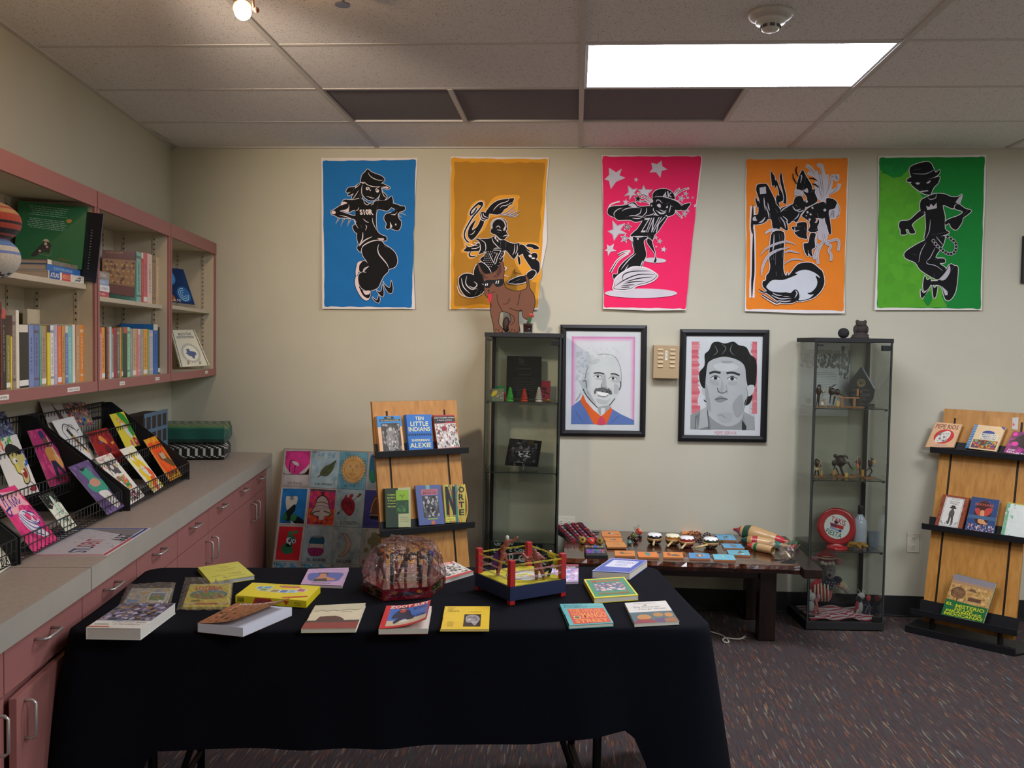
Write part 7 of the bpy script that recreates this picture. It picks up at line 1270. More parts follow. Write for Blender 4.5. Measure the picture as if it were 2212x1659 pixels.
tile('527,532 680,535 685,573 530,571',OR,'orange tile with a grey turkey drawing in the front row',lambda a:(a.blob('#5a5048','.25,.3 .4,.2 .45,.6 .3,.6'),a.line('#6a5a4c',.08,'.45,.6 .6,.5 .85,.55')),og)
tile('700,541 850,544 870,584 712,582','#cf6f24','orange tile with a teal cactus, middle of the front row',lambda a:(a.blob('#3f7f7c','.35,.2 .5,.12 .65,.25 .6,.6 .5,.85 .42,.6'),a.circ('#7c8a5a',.5,.6,.08,.1)),og)
tile('900,542 1050,545 1058,586 903,584',OR,'orange tile with a red, yellow and grey horn of plenty',lambda a:(a.blob('#a03028','.2,.25 .35,.2 .4,.6 .25,.7'),a.circ('#b0a02c',.45,.35,.1,.14),a.blob('#5a4c44','.4,.45 .65,.4 .85,.75 .7,.75 .45,.7')),og)
tile('1047,366 1190,370 1195,398 1045,403',OR,'orange tile at the back, half under the brown beads',lambda a:(),og)
tile('1300,408 1440,410 1467,453 1330,448',BL,'blue tile with a small sailboat, farthest back on the right',lambda a:(a.poly('#33504c','.4,.6 .55,.2 .7,.6'),a.poly('#b0b8b4','.45,.62 .75,.62 .7,.75')),bg)
tile('1352,479 1500,481 1530,515 1370,511',BL,'blue tile with a grey elephant',lambda a:(a.blob('#4c6a78','.35,.2 .6,.15 .7,.5 .6,.85 .45,.8 .4,.5'),a.scatter(['#5c7c88'],.38,.2,.66,.8,12,.06,3)),bg)
tile('1390,527 1555,529 1573,569 1410,563','#4f98ac','blue tile with a green and red triangle boat',lambda a:(a.poly('#2f5a4c','.45,.6 .6,.12 .75,.6'),a.poly('#a84a38','.42,.65 .55,.6 .55,.85'),a.poly('#c0c4b8','.55,.7 .78,.68 .7,.85')),bg)
tile('1098,549 1255,555 1265,594 1103,591','#3a82b4','blue tile with a brown shell drawing in the front row',lambda a:(a.blob('#7c4c38','.3,.5 .4,.25 .6,.2 .7,.45 .6,.7 .45,.75'),a.blob('#b0a48c','.45,.4 .55,.25 .6,.6 .5,.65'),a.circ('#c0bc8c',.72,.4,.04,.08)),bg)
tile('1280,559 1440,562 1462,605 1295,600','#58a4b8','plain pale blue tile, rightmost in the front row',lambda a:(a.line('#a8b88c',.05,'.45,.2 .5,.45 .46,.6'),a.line('#3c7c90',.02,'.6,.2 .75,.7')),bg)
# rattle drums
def drum(lab,x,y,band,body,hx,hy,hx0,hy0,f=(1390,1110,10.533),skin='#e4e8e8'):
 t=thing('rattle_drum',lab,'drum','small painted rattle drums');c=atZ(f[0]+x/f[2],f[1]+y/f[2],ZI+.045);c=V((c.x,c.y,ZI));T0=Matrix.Translation(c);R_=.0405
 m=MB(T0).C(body,True);m.lathe([(0,0),(.022,0),(.034,.008),(R_,.022),(R_,.024)],28,None,False);m.build('bowl','gloss',t)
 m=MB(T0).C('#9a7648',True);m.lathe([(R_,.022),(R_+.0022,.024),(R_+.0022,.034),(R_,.036)],28,None,False);m.C('#5a3c20').lathe([(R_+.0024,.028),(R_+.0024,.030)],28,None,False);m.build('hoop','cover',t)
 m=MB(T0).C(band,True);m.lathe([(R_,.035),(R_*.98,.046),(R_*.9,.053),(R_*.8,.055)],28,None,False);m.build('painted_rim','gloss',t)
 m=MB(T0).C(skin,True);n_=56;ring=[]
 for i in range(n_):a_=2*PI*i/n_;s_=abs(math.sin(a_*4.5));ring.append((R_*(.93+.055*s_)*math.cos(a_),R_*(.93+.055*s_)*math.sin(a_),.0535-.006*s_))
 m.add([(0,0,.0585)]+[(x_*.9,y_*.9,.0575) for x_,y_,z_ in ring]+ring,[(0,1+i,1+(i+1)%n_) for i in range(n_)]+[(1+i,1+n_+i,1+n_+(i+1)%n_,1+(i+1)%n_) for i in range(n_)]);m.build('drum_skin','paper',t)
 m=MB(T0).C('#8a8272',True);m.tube([(.033*math.cos(i*PI/14)*1.02,.033*math.sin(i*PI/14)*1.02,.006+.004*(i%2)) for i in range(28)],.0008,4,closed=True);m.build('lacing','cover',t)
 h0=atZ(f[0]+hx0/f[2],f[1]+hy0/f[2],ZI+.03);h1=atZ(f[0]+hx/f[2],f[1]+hy/f[2],ZI+.007);d_=(h0-c);d_.z=0;d_=V((c.x,c.y,0))+d_.normalized()*R_ if d_.length else V((c.x,c.y-R_,0));h0=V((d_.x,d_.y,ZI+.026))
 m=MB().C('#b39a68',True);m.tube([h0,h1],.006,10);m.C('#5a4428').ell(h1,(.0035,.0035,.0035),8,6);m.build('handle','cover',t);rebase(t)
drum('black-rimmed rattle drum, leftmost of the four',252,500,'#15161a','#1a1210',222,720,240,610)
drum('amber-rimmed rattle drum with a pale skin, second from the left',665,520,'#a0681c','#6a4c1c',545,745,650,620,skin='#d8d4b8')
drum('red-rimmed rattle drum, third from the left',990,570,'#8c1c20','#6a1418',860,795,950,685)
drum('green-rimmed rattle drum with a red band, rightmost of the four',1530,595,'#14301c','#0f1c10',1165,775,1440,695)
# bead clusters and painted nuts
def beads(lab,L,f,cols,r_,z0=0,nm='bead_bracelet',cat='bracelet',grp='glossy bead bracelets'):
 t=thing(nm,lab,cat,grp);rd_=random.Random(len(lab))
 for i,(x,y) in enumerate(pts(L)):
  p=atZ(f[0]+x/f[2],f[1]+y/f[2],ZI+r_+z0);m=MB().C(cols[i%len(cols)],True);m.ell(p,(r_,r_*.9,r_*.85),10,8);m.build('bead','gloss',t)
 rebase(t)
fH=(1390,1110,10.533)
beads('glossy brown bead bracelet lying over the back orange tile','1020,450 1060,410 1110,400 1170,420 1220,410 1270,425 1290,460 1240,480 1180,470 1120,460',fH,['#4a2014','#5c2c1a','#7a3c22'],.0062,.009)
beads('brown and amber bead bracelet between the red and green drums','1140,520 1180,550 1200,590 1240,570 1280,540 1260,600 1300,510',fH,['#5a2818','#8c5028','#3a1c14'],.006)
beads('black bead bracelet behind the green drum','1400,450 1450,430 1500,450 1520,490 1480,520 1420,520 1390,490',fH,['#12130f','#24281c'],.006)
beads('dark bead bracelet with green beads right of the green drum','1660,520 1720,500 1780,510 1830,530 1840,570 1800,610 1740,640 1690,600',fH,['#14140f','#1c2014','#3a6a28'],.006)
beads('small dark and green beads left of the green drum','1300,560 1330,600 1290,640 1340,530 1370,490',fH,['#1a1a14','#2c1a14'],.006)
fI=(1190,1110,10.533)
def nut(lab,x,y,cols,r_=.011,f=fI):
 r_*=1.25
 t=thing('painted_nut',lab,'ornament','painted round ornaments on the dark table');p=atZ(f[0]+x/f[2],f[1]+y/f[2],ZI+r_);m=MB(Matrix.Translation(p)).C(cols[0],True);n_=14
 for j in range(5):
  m.C(cols[j%len(cols)]);a0,a1=-PI/2+PI*j/5,-PI/2+PI*(j+1)/5;m.lathe([(r_*math.cos(a0+(a1-a0)*q_/3),r_*math.sin(a0+(a1-a0)*q_/3)) for q_ in range(4)],18,None,False)
 m.build('shell','gloss',t);m=MB(Matrix.Translation(p)).C('#2a1a10',True);m.ell((0,0,r_*1.02),(r_*.3,r_*.3,r_*.25),8,6);m.build('stem','gloss',t);rebase(t)
nut('teal and blue striped ornament nearest the orange tiles',1785,640,['#1c6a70','#2a8a5c','#8fb0b8']);nut('dark brown round ornament behind the teal one',1790,560,['#24140f','#2e1a12']);nut('olive and red mottled round ornament',1870,490,['#5a5420','#7c3a1c','#4a6428'],.012);nut('black round ornament right of the teal one',1930,590,['#14110f','#1e1a16'],.012);nut('small black ornament below the wrapped ball',2030,520,['#171412','#2a241c'],.009)
t=thing('wrapped_ball','orange and white striped ball in crinkled clear wrap','ball');r_=.021;p=atZ(1190+2000/10.533,1110+470/10.533,ZI+.006);p.z=ZI+.023;m=MB(Matrix.Translation(p)@Matrix.Rotation(.9,4,'Y'))
for j in range(8):m.C(['#b8301c','#c8602c','#c8b8a0','#b83c24'][j%4],True);a0,a1=-PI/2+PI*j/8,-PI/2+PI*(j+1)/8;m.lathe([(r_*math.cos(a0+(a1-a0)*q_/3),r_*math.sin(a0+(a1-a0)*q_/3)) for q_ in range(4)],20,None,False)
m.build('ball_body','gloss',t);m=MB().C('#fff',False);rr_=random.Random(3)
for i in range(26):a0=rr_.uniform(0,2*PI);o_=V((-.012+rr_.uniform(-.012,.008),rr_.uniform(-.014,.01),rr_.uniform(-.012,.022)));m.add([p+o_,p+o_+V((rr_.uniform(-.022,.006),rr_.uniform(-.01,.01),rr_.uniform(0,.024))),p+o_+V((rr_.uniform(-.02,.012),rr_.uniform(-.01,.01),rr_.uniform(-.006,.02)))],[(0,1,2)])
m.build('clear_wrap','clear_film',t);rebase(t)
# worry-doll pouch strips
t=thing('doll_strip_pouch','red woven cloth lined with rows of tiny white-headed dolls','woven cloth');f=fI
S4=[((130,245),(480,590),.019),((320,215),(640,570),.018),((470,200),(830,590),.018),((620,190),(1030,590),.018)]
H0=ZI+.012;pw=lambda x,y,z:atZ(f[0]+x/f[2],f[1]+y/f[2],z)
def pouchz(v):return ZI+.06*(1-v)**1.2+.012
for (a0,b0,w) in S4:
 m=MB().C('#7c1c24');n_=10;Lf=[];
 for i in range(n_+1):
  v=i/n_;p_=pw(a0[0]+(b0[0]-a0[0])*v,a0[1]+(b0[1]-a0[1])*v,pouchz(v));Lf.append(p_)
 for i in range(n_):
  m.C(['#8c1c24','#7c1830','#6a1c34'][i%3]);d_=V((w*1.15,.006,0));m.hexa([Lf[i]-V((.004,0,.012)),Lf[i]+d_-V((0,0,.012)),Lf[i+1]+d_-V((0,0,.012)),Lf[i+1]-V((.004,0,.012))],[Lf[i]-V((.004,0,0)),Lf[i]+d_,Lf[i+1]+d_,Lf[i+1]-V((.004,0,0))])
 m.build('woven_strip','fabric',t)
 rd_=random.Random(int(a0[0]))
 for i in range(6):
  v=(i+.3)/6;p_=pw(a0[0]+55+(b0[0]-a0[0])*v,a0[1]-10+(b0[1]-a0[1])*v,pouchz(v)+.004);m=MB().C(rd_.choice(['#8c2c4a','#5a4a80','#a8602c','#6a7a8c','#a8405c']),True);m.ell(p_+V((.003,-.012,-.001)),(.0065,.009,.0055),8,6);m.C('#b8b4ac').ell(p_,.0055,9,7);m.C('#4a4a5c').ell(p_+V((0,-.006,.001)),(.004,.003,.003),6,5);m.build('tiny_doll','fabric',t)
m=MB().C('#141214',True);m.tube([pw(640,200,ZI+.07),pw(720,220,ZI+.07),pw(770,330,ZI+.045),pw(830,380,ZI+.02),pw(850,340,ZI+.02),pw(920,400,ZI+.012),pw(1000,430,ZI+.006),pw(1090,420,ZI+.005)],[.002,.002,.002,.002,.002,.002,.004,.004],6);m.build('cord','fabric',t);m=MB().C('#1a1216');q=[pw(120,260,ZI+.05),pw(640,190,ZI+.06),pw(1040,600,ZI+.003),pw(430,640,ZI+.001)];m.hexa([V((p_.x,p_.y,ZI)) for p_ in q],[p_-V((0,0,.002)) for p_ in q]);m.build('lining','fabric',t);rebase(t)
for i,(x,y,c1,c2,lab) in enumerate(((720,620,'#a08438','#3a1c10','gold and brown bell-shaped ornament, left of three'),(915,640,'#d83c34','#a8a090','red and white bell-shaped ornament in the middle of three'),(1115,640,'#8c7430','#2a1410','olive and brown bell-shaped ornament, right of three'))):
 t=thing('bell_ornament',lab,'ornament','bell-shaped ornaments by the striped purse');p_=pw(x,y,ZI+.017);T0=Matrix.Translation(p_+V((0,0,.005)))@Matrix.Rotation(1.05,4,'X')@Matrix.Scale(1.25,4);m=MB(T0).C('#a09a80',True);m.lathe([(0,-.026),(.006,-.025),(.012,-.016),(.0165,-.004),(.017,.002)],18,None,False);m.build('bell_cup','gloss',t);m=MB(T0).C(c1,True);m.lathe([(.017,.002),(.0165,.006),(.012,.011),(.006,.013)],18,None,False);m.build('painted_ring','gloss',t);m=MB(T0).C(c2,True);m.ell((0,0,.012),(.0065,.0065,.006),10,7);m.C('#b8a890').ell((0,0,.019),.002,6,5);m.build('clapper','gloss',t);rebase(t)
t=thing('striped_purse','small black purse with bright multicolour woven stripes','purse');z=ZI
q=[pw(760,720,z+.03),pw(1200,730,z+.03),pw(1300,950,z+.018),pw(805,945,z+.018)];m=MB().C('#111014');m.hexa([V((p_.x,p_.y,z)) for p_ in q],q);m.build('purse_body','fabric',t)
m=MB().C('#111');a=Art(m,quadmap(*q),V((0,-.05,1)).normalized(),.0003,.0006);rr_=random.Random(2)
for (v0,v1) in ((.0,.2),(.38,.55),(.55,.78)):
 u_=.05
 while u_<.96:w_=rr_.uniform(.03,.09);a.poly(rr_.choice(['#c8602c','#b81c7c','#3a2c8c','#c83c24','#5a5a44','#2c7c5a','#a87c2c','#8c2c9c','#2c5aa8','#4a4030']),[(u_,v0),(min(u_+w_,.97),v0),(min(u_+w_,.97),v1),(u_,v1)],up=False);u_+=w_
a.up();m.build('woven_band','fabric',t,kind='stuff');m=MB().C('#0c0b0e',True);m.tube([(q[0]*.72+q[3]*.28),(q[1]*.72+q[2]*.28)],.003,6);m.build('zip','fabric',t);rebase(t)
# guiros: ribbed wooden instruments
def guiro(lab,prof,tip,tail,bands,f=(1570,1110,9.617),z=.03):
 """prof: (t, r) along tip to tail; bands: (t, colour)"""
 t=thing('wooden_guiro',lab,'instrument','ribbed wooden guiros');a=atZ(f[0]+tip[0]/f[2],f[1]+tip[1]/f[2],ZI+tip[2]);b=atZ(f[0]+tail[0]/f[2],f[1]+tail[1]/f[2],ZI+tail[2]);L=(b-a).length;d_=(b-a).normalized()
 F=frame(a,d_.cross(V((0,0,1))),d_.cross(d_.cross(V((0,0,1)))),d_);n_=90;rad=[]
 for i in range(n_+1):
  q=i/n_;
  for j in range(len(prof)-1):
   if prof[j][0]<=q<=prof[j+1][0]:s_=(q-prof[j][0])/max(1e-6,prof[j+1][0]-prof[j][0]);s_=s_*s_*(3-2*s_)*.4+s_*.6;rad.append(prof[j][1]*(1-s_)+prof[j+1][1]*s_);break
 groups={}
 for i in range(n_):
  q=(i+.5)/n_;c_=[x for x in bands if x[0]<=q][-1];rib=.0008*(i%2) if c_[1]=='rib' else 0;rib2=.0008*((i+1)%2) if c_[1]=='rib' else 0
  groups.setdefault(c_,[]).append([(rad[i]-rib,L*i/n_),(rad[i+1]-rib2,L*(i+1)/n_)])
 for c_,G_ in groups.items():
  m=MB(F).C('#a5855a' if c_[1]=='rib' else c_[1],True)
  m.lathe([G_[0][0]]+[g_[1] for g_ in G_],26,None,False);m.build('ribbed_body' if c_[1]=='rib' else 'painted_band','cover',t)
 m=MB(F).C(bands[0][1],True);m.ell((0,0,rad[0]*.3),(rad[0]*1.02,rad[0]*1.02,rad[0]*.8),14,8);m.build('tip','cover',t);rebase(t)
guiro('largest guiro with a red pointed tip and a green band',[(0,.007),(.05,.012),(.14,.035),(.24,.046),(.34,.047),(.6,.034),(.72,.024),(.82,.011),(.95,.013),(1,.015)],(145,320,.047),(1480,640,.015),[(0,'#7c1c28'),(.13,'#a5855a'),(.18,'#143c2c'),(.28,'rib'),(.68,'#9c1c28'),(.82,'#a07848'),(.87,'#1c5a34')])
guiro('middle guiro with a dark green tip and a red band with a white sticker',[(0,.004),(.1,.02),(.2,.03),(.35,.033),(.6,.03),(.72,.022),(.85,.012),(1,.014)],(300,530,.033),(1330,690,.014),[(0,'#143c34'),(.12,'#9a7040'),(.22,'#8c1c28'),(.32,'rib'),(.68,'#14584a'),(.8,'#a8854c'),(.92,'#8c6a3c')])
guiro('smallest guiro with a bright red tip and a green ring, nearest the front',[(0,.006),(.1,.011),(.2,.021),(.3,.0235),(.6,.024),(.9,.022),(1,.02)],(430,650,.02),(960,760,.022),[(0,'#b01c20'),(.24,'#a5855a'),(.32,'#14583a'),(.45,'rib')])
t=thing('plastic_bag','crumpled clear plastic bag with small coloured pegs at the right table end','bag');m=MB().C('#fff');rr_=random.Random(12);pb=lambda x,y,z:atZ(1570+x/9.617,1110+y/9.617,ZI+z)
nx_,ny_=16,12;cq=[pb(1130,690,0),pb(1530,640,0),pb(1400,900,0),pb(1060,850,0)];qm=quadmap(*cq);gr=[[qm(i/nx_,j/ny_)+V((rr_.uniform(-.006,.006),rr_.uniform(-.006,.006),.002+.055*math.sin(PI*i/nx_)**.6*math.sin(PI*j/ny_)**.6*rr_.uniform(.65,1))) for j in range(ny_+1)] for i in range(nx_+1)]
for i in range(nx_):
 for j in range(ny_):m.add([gr[i][j],gr[i+1][j],gr[i+1][j+1],gr[i][j+1]],[(0,1,2),(0,2,3)])
nk=[pb(880,650,.03),pb(1000,640,.035),pb(1080,690,.025)];m.tube([nk[0],nk[1],nk[2],pb(1180,760,.02)],[.02,.017,.008,.02],9);m.build('film','clear_film',t)
for (x0,y0,x1,y1,c_,r2) in ((1230,790,1310,900,'#b8aa8c',.006),(1360,690,1440,650,'#b82c34',.009),(1300,650,1390,770,'#b89a94',.004),(1250,640,1330,760,'#8c4a80',.003)):m=MB().C(c_,True);m.tube([pb(x0,y0,.02),pb(x1,y1,.014)],r2,8);m.build('peg','cover',t)
rebase(t)
# white cord on the carpet
m=MB().C('#b8b4a8',True);L=[(1500,1352),(1540,1366),(1556,1371),(1569,1379),(1574,1387),(1566,1388),(1561,1382),(1568,1378),(1584,1380),(1600,1380),(1609,1374)]
m.tube([atZ(x,y,.006) for x,y in crom(L,False,4)],.004,6)
for e in ((1612,1371),(1614,1376),(1609,1381)):m.tube([atZ(1600,1379,.006),atZ(e[0],e[1],.006)],.0018,5)
m.build('loose_string','fabric',None,'frayed white cord curled on the carpet under the dark table','cord')
# ============================================================= folding table under a black cloth
ZT2=.745;F0=V((-1.385,-3.0,0));TX=LN.copy();TY=-LS;TL,TD=1.80,.70
def tp(a,b,z=0):return F0+TX*a+TY*b+V((0,0,z))
t=thing('folding_table','folding table with black metal legs hidden under the long black tablecloth','table')
m=MB(frame(F0,TX,TY,V((0,0,1)))).C('#3a3a3c');m.bbox(.012,TL-.012,.012,TD-.012,ZT2-.04,ZT2-.008,.008);m.build('tabletop','plastic',t)
for a0 in (.19,TL-.30):
 s_=1 if a0<1 else -1
 for b0 in (.09,TD-.09):m=MB().C('#101114',True);m.tube([tp(a0,b0,ZT2-.05),tp(a0,b0,.0)],.0135,10);m.build('leg','black_metal',t)
 m=MB().C('#101114',True);m.tube([tp(a0,.09,.12),tp(a0,TD-.09,.12)],.010,8);m.tube([tp(a0,.35,.45),tp(a0+s_*.22,.35,ZT2-.05)],.009,8);m.tube([tp(a0+s_*.10,.09,ZT2-.05),tp(a0+s_*.10,.12,.35),tp(a0+s_*.02,.14,.12)],.010,8);m.build('brace','black_metal',t)
rebase(t)
def cloth():
 r=.045;n=[];per=[]
 def seg(p0,p1,k):
  for i in range(k):per.append((p0[0]+(p1[0]-p0[0])*i/k,p0[1]+(p1[1]-p0[1])*i/k,None))
 cs=[((TL-r,r),-PI/2),((TL-r,TD-r),0),((r,TD-r),PI/2),((r,r),PI)];pts_=[]
 ed=[((r,0),(TL-r,0),(0,-1),60),((TL,r),(TL,TD-r),(1,0),26),((TL-r,TD),(r,TD),(0,1),60),((0,TD-r),(0,r),(-1,0),26)]
 for i in range(4):
  p0,p1,nn,k=ed[i]
  for j in range(k):pts_.append((p0[0]+(p1[0]-p0[0])*j/k,p0[1]+(p1[1]-p0[1])*j/k,nn[0],nn[1],0,i,j/k))
  (cx,cy),a0=cs[i]
  for j in range(12):a=a0+PI/2*j/12;pts_.append((cx+r*math.cos(a),cy+r*math.sin(a),math.cos(a),math.sin(a),math.sin(PI*j/12)*1.0,i,1+j/12))
 m=MB().C('#0b0d15',True);N_=len(pts_);rows=[]
 K_=22;hem=lambda p:.425 if p[5]==0 else .40
 tot=0
 for k in range(K_+1):
  q=k/K_;row_=[]
  for i,(x,y,nx,ny,c,e,u) in enumerate(pts_):
   near=max(0,1-min(abs(x-0),abs(x-TL))/.22)*max(0,1-min(abs(y),abs(y-TD))/.22)
   fr=1 if e==0 and u<1 else 0
   side=1 if (e in (1,3)) or x<.18 or x>TL-.14 else 0
   drop=ZT2-(hem((x,y,0,0,0,e))-.30*near**.6)
   if e==0 and u<1:drop+=-.055*max(0,(x-TL*.72)/.4) if x<TL-.16 else 0
   drop=min(drop,ZT2-.012);z=ZT2-drop*max(0,q-.06)/.94
   roll=math.sin(min(1,q/.06)*PI/2)*.014
   wv=(math.sin(x*9+1)*.010+math.sin(x*23)*.005+math.sin(y*17)*.010+math.sin((x+y)*31)*.003)*(q**1.3)
   out=roll+q*.03+wv+near*.10*q
   z+=(-.006*(1-math.cos(min(1,q/.06)*PI/2)))
   row_.append(tp(x+nx*out,y+ny*out,z))
  rows.append(row_)
 top=len(m.v);m.add([tp(p[0],p[1],ZT2) for p in pts_],[tuple(range(N_))])
 rows[0]=[tp(p[0],p[1],ZT2) for p in pts_]
 for k in range(K_):
  for i in range(N_):j=(i+1)%N_;m.add([rows[k][i],rows[k][j],rows[k+1][j],rows[k+1][i]],[(0,3,2,1)])
 o=m.build('tablecloth','cloth',None,'long black tablecloth hanging over the folding table in front','tablecloth')
 bm=bmesh.new();bm.from_mesh(o.data);bmesh.ops.remove_doubles(bm,verts=bm.verts,dist=.0004);bm.to_mesh(o.data);bm.free()
finish('cloth',.9,.10,300,bump=.25,bscale=900,spec=.1)
cloth();ZB=ZT2+.0006
def tbook(P,th,col,lab,art,k=4.424,ox=620,oy=1160,name='book',**kw):
 return slab(name,[atZ(ox+x/k,oy+y/k,ZB+th) for x,y in pts(P)],V((0,0,1)),th,col,lab,'books on the black tablecloth' if name=='book' else None,art,**kw)
B2=(3.687,160,1180);B4=(4.424,1000,1160)
def b1(a):a.rect('#c8c6c0',0,.7,1,1);a.rect('#5c5a6c',0,0,1,.72);a.scatter(['#8c86a0','#3c3a44','#8a6a4c','#6c6880','#24242c','#a49cb4','#5a5460'],.01,.01,.99,.71,150,.07,3);a.rect('#3f78a8',.32,.71,.5,.73);a.rect('#2f6a48',.06,.86,.32,.875);a.rect('#c8643c',0,.94,.4,.97);a.text('#8a8888','LATINO HISTORY READER',.34,.75,.96,.81);a.text('#8a8888','OF THE AMERICAS',.4,.84,.9,.89)
tbook('385,452 808,453 530,655 95,648',.032,'#c8c6c0','thick white book with a grey and purple painted cover, front left of the table',b1,*B2,pages='#c5c2b8')
def b3(a):a.rect('#b0aa90',0,0,1,.26);a.line('#3a3630',.012,'.08,.3 .2,.24 .3,.3 .42,.25 .55,.3 .7,.24 .85,.28 .95,.24');a.line('#4a4640',.008,'.6,.36 .7,.33 .8,.36');a.poly('#4a2420','.18,.66 .22,.52 .35,.5 .52,.5 .62,.56 .7,.64 .7,.68 .18,.7');a.rect('#3a2c28',0,.68,1,.76);a.rect('#7c2824',0,.76,1,1)
tbook('270,655 752,630 660,872 135,877',.012,'#bfb59a','cream and red book with a small barn at the horizon',b3)
def yb(a):a.text('#5a4c1c','FAMILIA',.08,.05,.24,.1);a.text('#5a4c1c','LIBRO',.08,.12,.2,.17);a.text('#5a4c1c','CARLOTA',.08,.19,.34,.26,.01);a.bars('#8a7420',.45,.92,[.26],.015);a.rect('#1c1a1c',.46,.37,.82,.9);a.blob('#8a8688','.5,.48 .62,.4 .74,.44 .8,.58 .76,.72 .7,.86 .62,.74 .52,.72');a.scatter(['#b0acae','#6a6668'],.52,.44,.76,.74,16,.05,3);a.bars('#8a7420',.08,.3,[.7,.78,.86],.025)
tbook('1510,662 1938,662 1930,880 1462,880',.007,'#cfae2c','flat yellow book with a small dark photograph in the front row',yb)
def mg(a):a.text('#1f5a64','SANDRA',.08,.05,.5,.12,.01);a.text('#1f5a64','CISNEROS',.06,.14,.6,.21,.01);a.rect('#5a9c9c',.62,.03,.95,.16);a.rect('#b83c24',.12,.26,.96,.96);Oc='#d8823c';a.text(Oc,'THE HOUSE',.14,.29,.88,.44,.02);a.text(Oc,'ON',.16,.47,.36,.58,.02);a.text(Oc,'MANGO',.38,.45,.94,.72,.03);a.rect('#c0a060',.18,.6,.34,.74);a.circ('#6a4a30',.26,.67,.06,.05);a.text(Oc,'STREET',.18,.77,.92,.93,.03)
tbook('925,640 1332,632 1440,820 1012,845',.011,'#4f9a9c','teal and orange HOUSE ON MANGO STREET book on the right front of the table',mg,*B4)
def mw(a):a.rect('#bdbbb4',0,0,1,.5);a.text('#4a4a4c','Sandra Cisneros',.2,.05,.72,.1);a.circ('#2a2a2c',.45,.17,.05,.02);a.text('#4a4a4c','The House on',.14,.22,.76,.3);a.text('#4a4a4c','Mango Street',.26,.33,.9,.41);a.rect('#3c5a60',0,.5,1,1);a.circ('#a8743c',.28,.74,.16,.12);a.circ('#9a7038',.62,.66,.12,.09);a.circ('#a8743c',.86,.68,.1,.1);a.poly('#7c2230','0,1 .1,.84 .4,.84 .55,1');a.poly('#4a3a60','.5,.84 .72,.8 .7,1 .5,1');a.poly('#8a5a34','.7,.86 .95,.8 1,1 .7,1')
tbook('1545,630 1937,608 2068,805 1640,828',.010,'#bdbbb4','white-topped MANGO STREET book with three round faces, front right of the table',mw,*B4)
def gb(a):a.rect('#c4b62c',0,0,1,1);a.rect('#2c7c54',.035,.05,.965,.95);a.text('#a83c2c','MACHO!',.14,.1,.84,.22,.04);a.rect('#4c5c78',.14,.27,.86,.7);a.scatter(['#b0988c','#c4a090','#6c5c6c','#a8a49c','#8c6a5c'],.15,.28,.85,.69,60,.06,3);a.scatter(['#d0ccc8'],.4,.55,.8,.69,12,.03,5);a.text('#a84c34','VICTOR VILLASENOR',.14,.78,.86,.88,.01)
tbook('1155,405 1540,380 1677,555 1255,585',.017,'#c4b62c','green and yellow MACHO book, middle right of the table',gb,*B4)
def bb(a):a.rect('#3a4c94',0,0,1,1);a.line('#c0c0c8',.02,'.01,.02 .99,.02 .99,.98 .01,.98',True,False);a.rect('#b4b6c0',.14,.14,.84,.64);a.text('#5c6498','IMMIGRANT',.3,.2,.82,.36);a.text('#5c6498','VOICES',.34,.42,.66,.54);a.bars('#5668a8',.2,.8,[.78],.04)
tbook('1420,200 1765,222 1595,343 1233,325',.026,'#3a4c94','thick blue and white book at the back right corner of the table',bb,*B4)
def mag(a):a.rect('#7c2438',0,0,1,.12);a.rect('#1c1c22',0,.12,1,.24);a.text('#c8c4c8','WRESTLING',.3,.14,.9,.22,.02);a.scatter(['#9c7cb0','#b09cc0','#c08ca0','#7c88b8','#c8b8c8'],0,.25,1,.96,60,.12,3)
tbook('820,262 1105,262 1103,425 790,432',.008,'#a898b0','purple and pink magazine behind the blue toy wrestling ring',mag,*B4)
def cb(a):a.rect('#b8b4ac',0,0,1,1);a.rect('#b03034',0,0,.9,.16);a.text('#d8c8c0','LOWRIDER',.05,.02,.8,.14,.02);a.scatter(['#26262a','#4a4a4c','#e0ddd4','#8a8884','#d4d0c8'],.02,.18,.98,.85,90,.07,3);a.line('#1c1c1e',.03,'.3,.4 .5,.3 .7,.45 .9,.5');a.line('#1c1c1e',.025,'.4,.6 .6,.55 .8,.7');a.rect('#b03034',0,.9,1,1)
tbook('1385,262 1592,232 1783,330 1500,415',.012,'#b8b4ac','black, white and red comic-style book behind the bagged toy ring',cb)
def pk(a):a.rect('#a585a8',0,0,1,1);a.line('#4c3a5c',.014,'.12,.16 .2,.06 .28,.16 .36,.08 .5,.14 .6,.06 .75,.14 .9,.07');a.blob('#3c4c94','.08,.34 .3,.27 .7,.28 .92,.34 .9,.6 .8,.78 .3,.8 .12,.7');a.circ('#2a2024',.44,.36,.13,.09);a.blob('#a86c50','.36,.36 .5,.36 .52,.5 .6,.56 .78,.66 .7,.74 .4,.72 .26,.76 .28,.64 .36,.52');a.poly('#1c1a1e','.27,.66 .56,.62 .6,.8 .26,.82');a.bars('#4c3a5c',.1,.85,[.88],.04)
tbook('205,305 592,293 525,465 130,450',.010,'#a585a8','lilac book with a dark-haired person in a black top on a blue oval',pk)
def yn(a):a.rect('#b8b44c',0,0,1,1);a.bars('#8c8a3c',.3,.8,[.2,.28,.36,.44],.025,3,.3);a.line('#5a582c',.012,'.1,.75 .3,.7 .4,.76');a.line('#4a482a',.014,'.5,.7 .65,.64 .8,.7 .6,.74');a.bars('#8c8a3c',.4,.9,[.82],.03,5)
tbook('985,168 1305,121 1438,232 1085,285',.014,'#b8b44c','pale yellow paper-covered book at the back left of the table',yn,*B2,pages='#b8b8be')
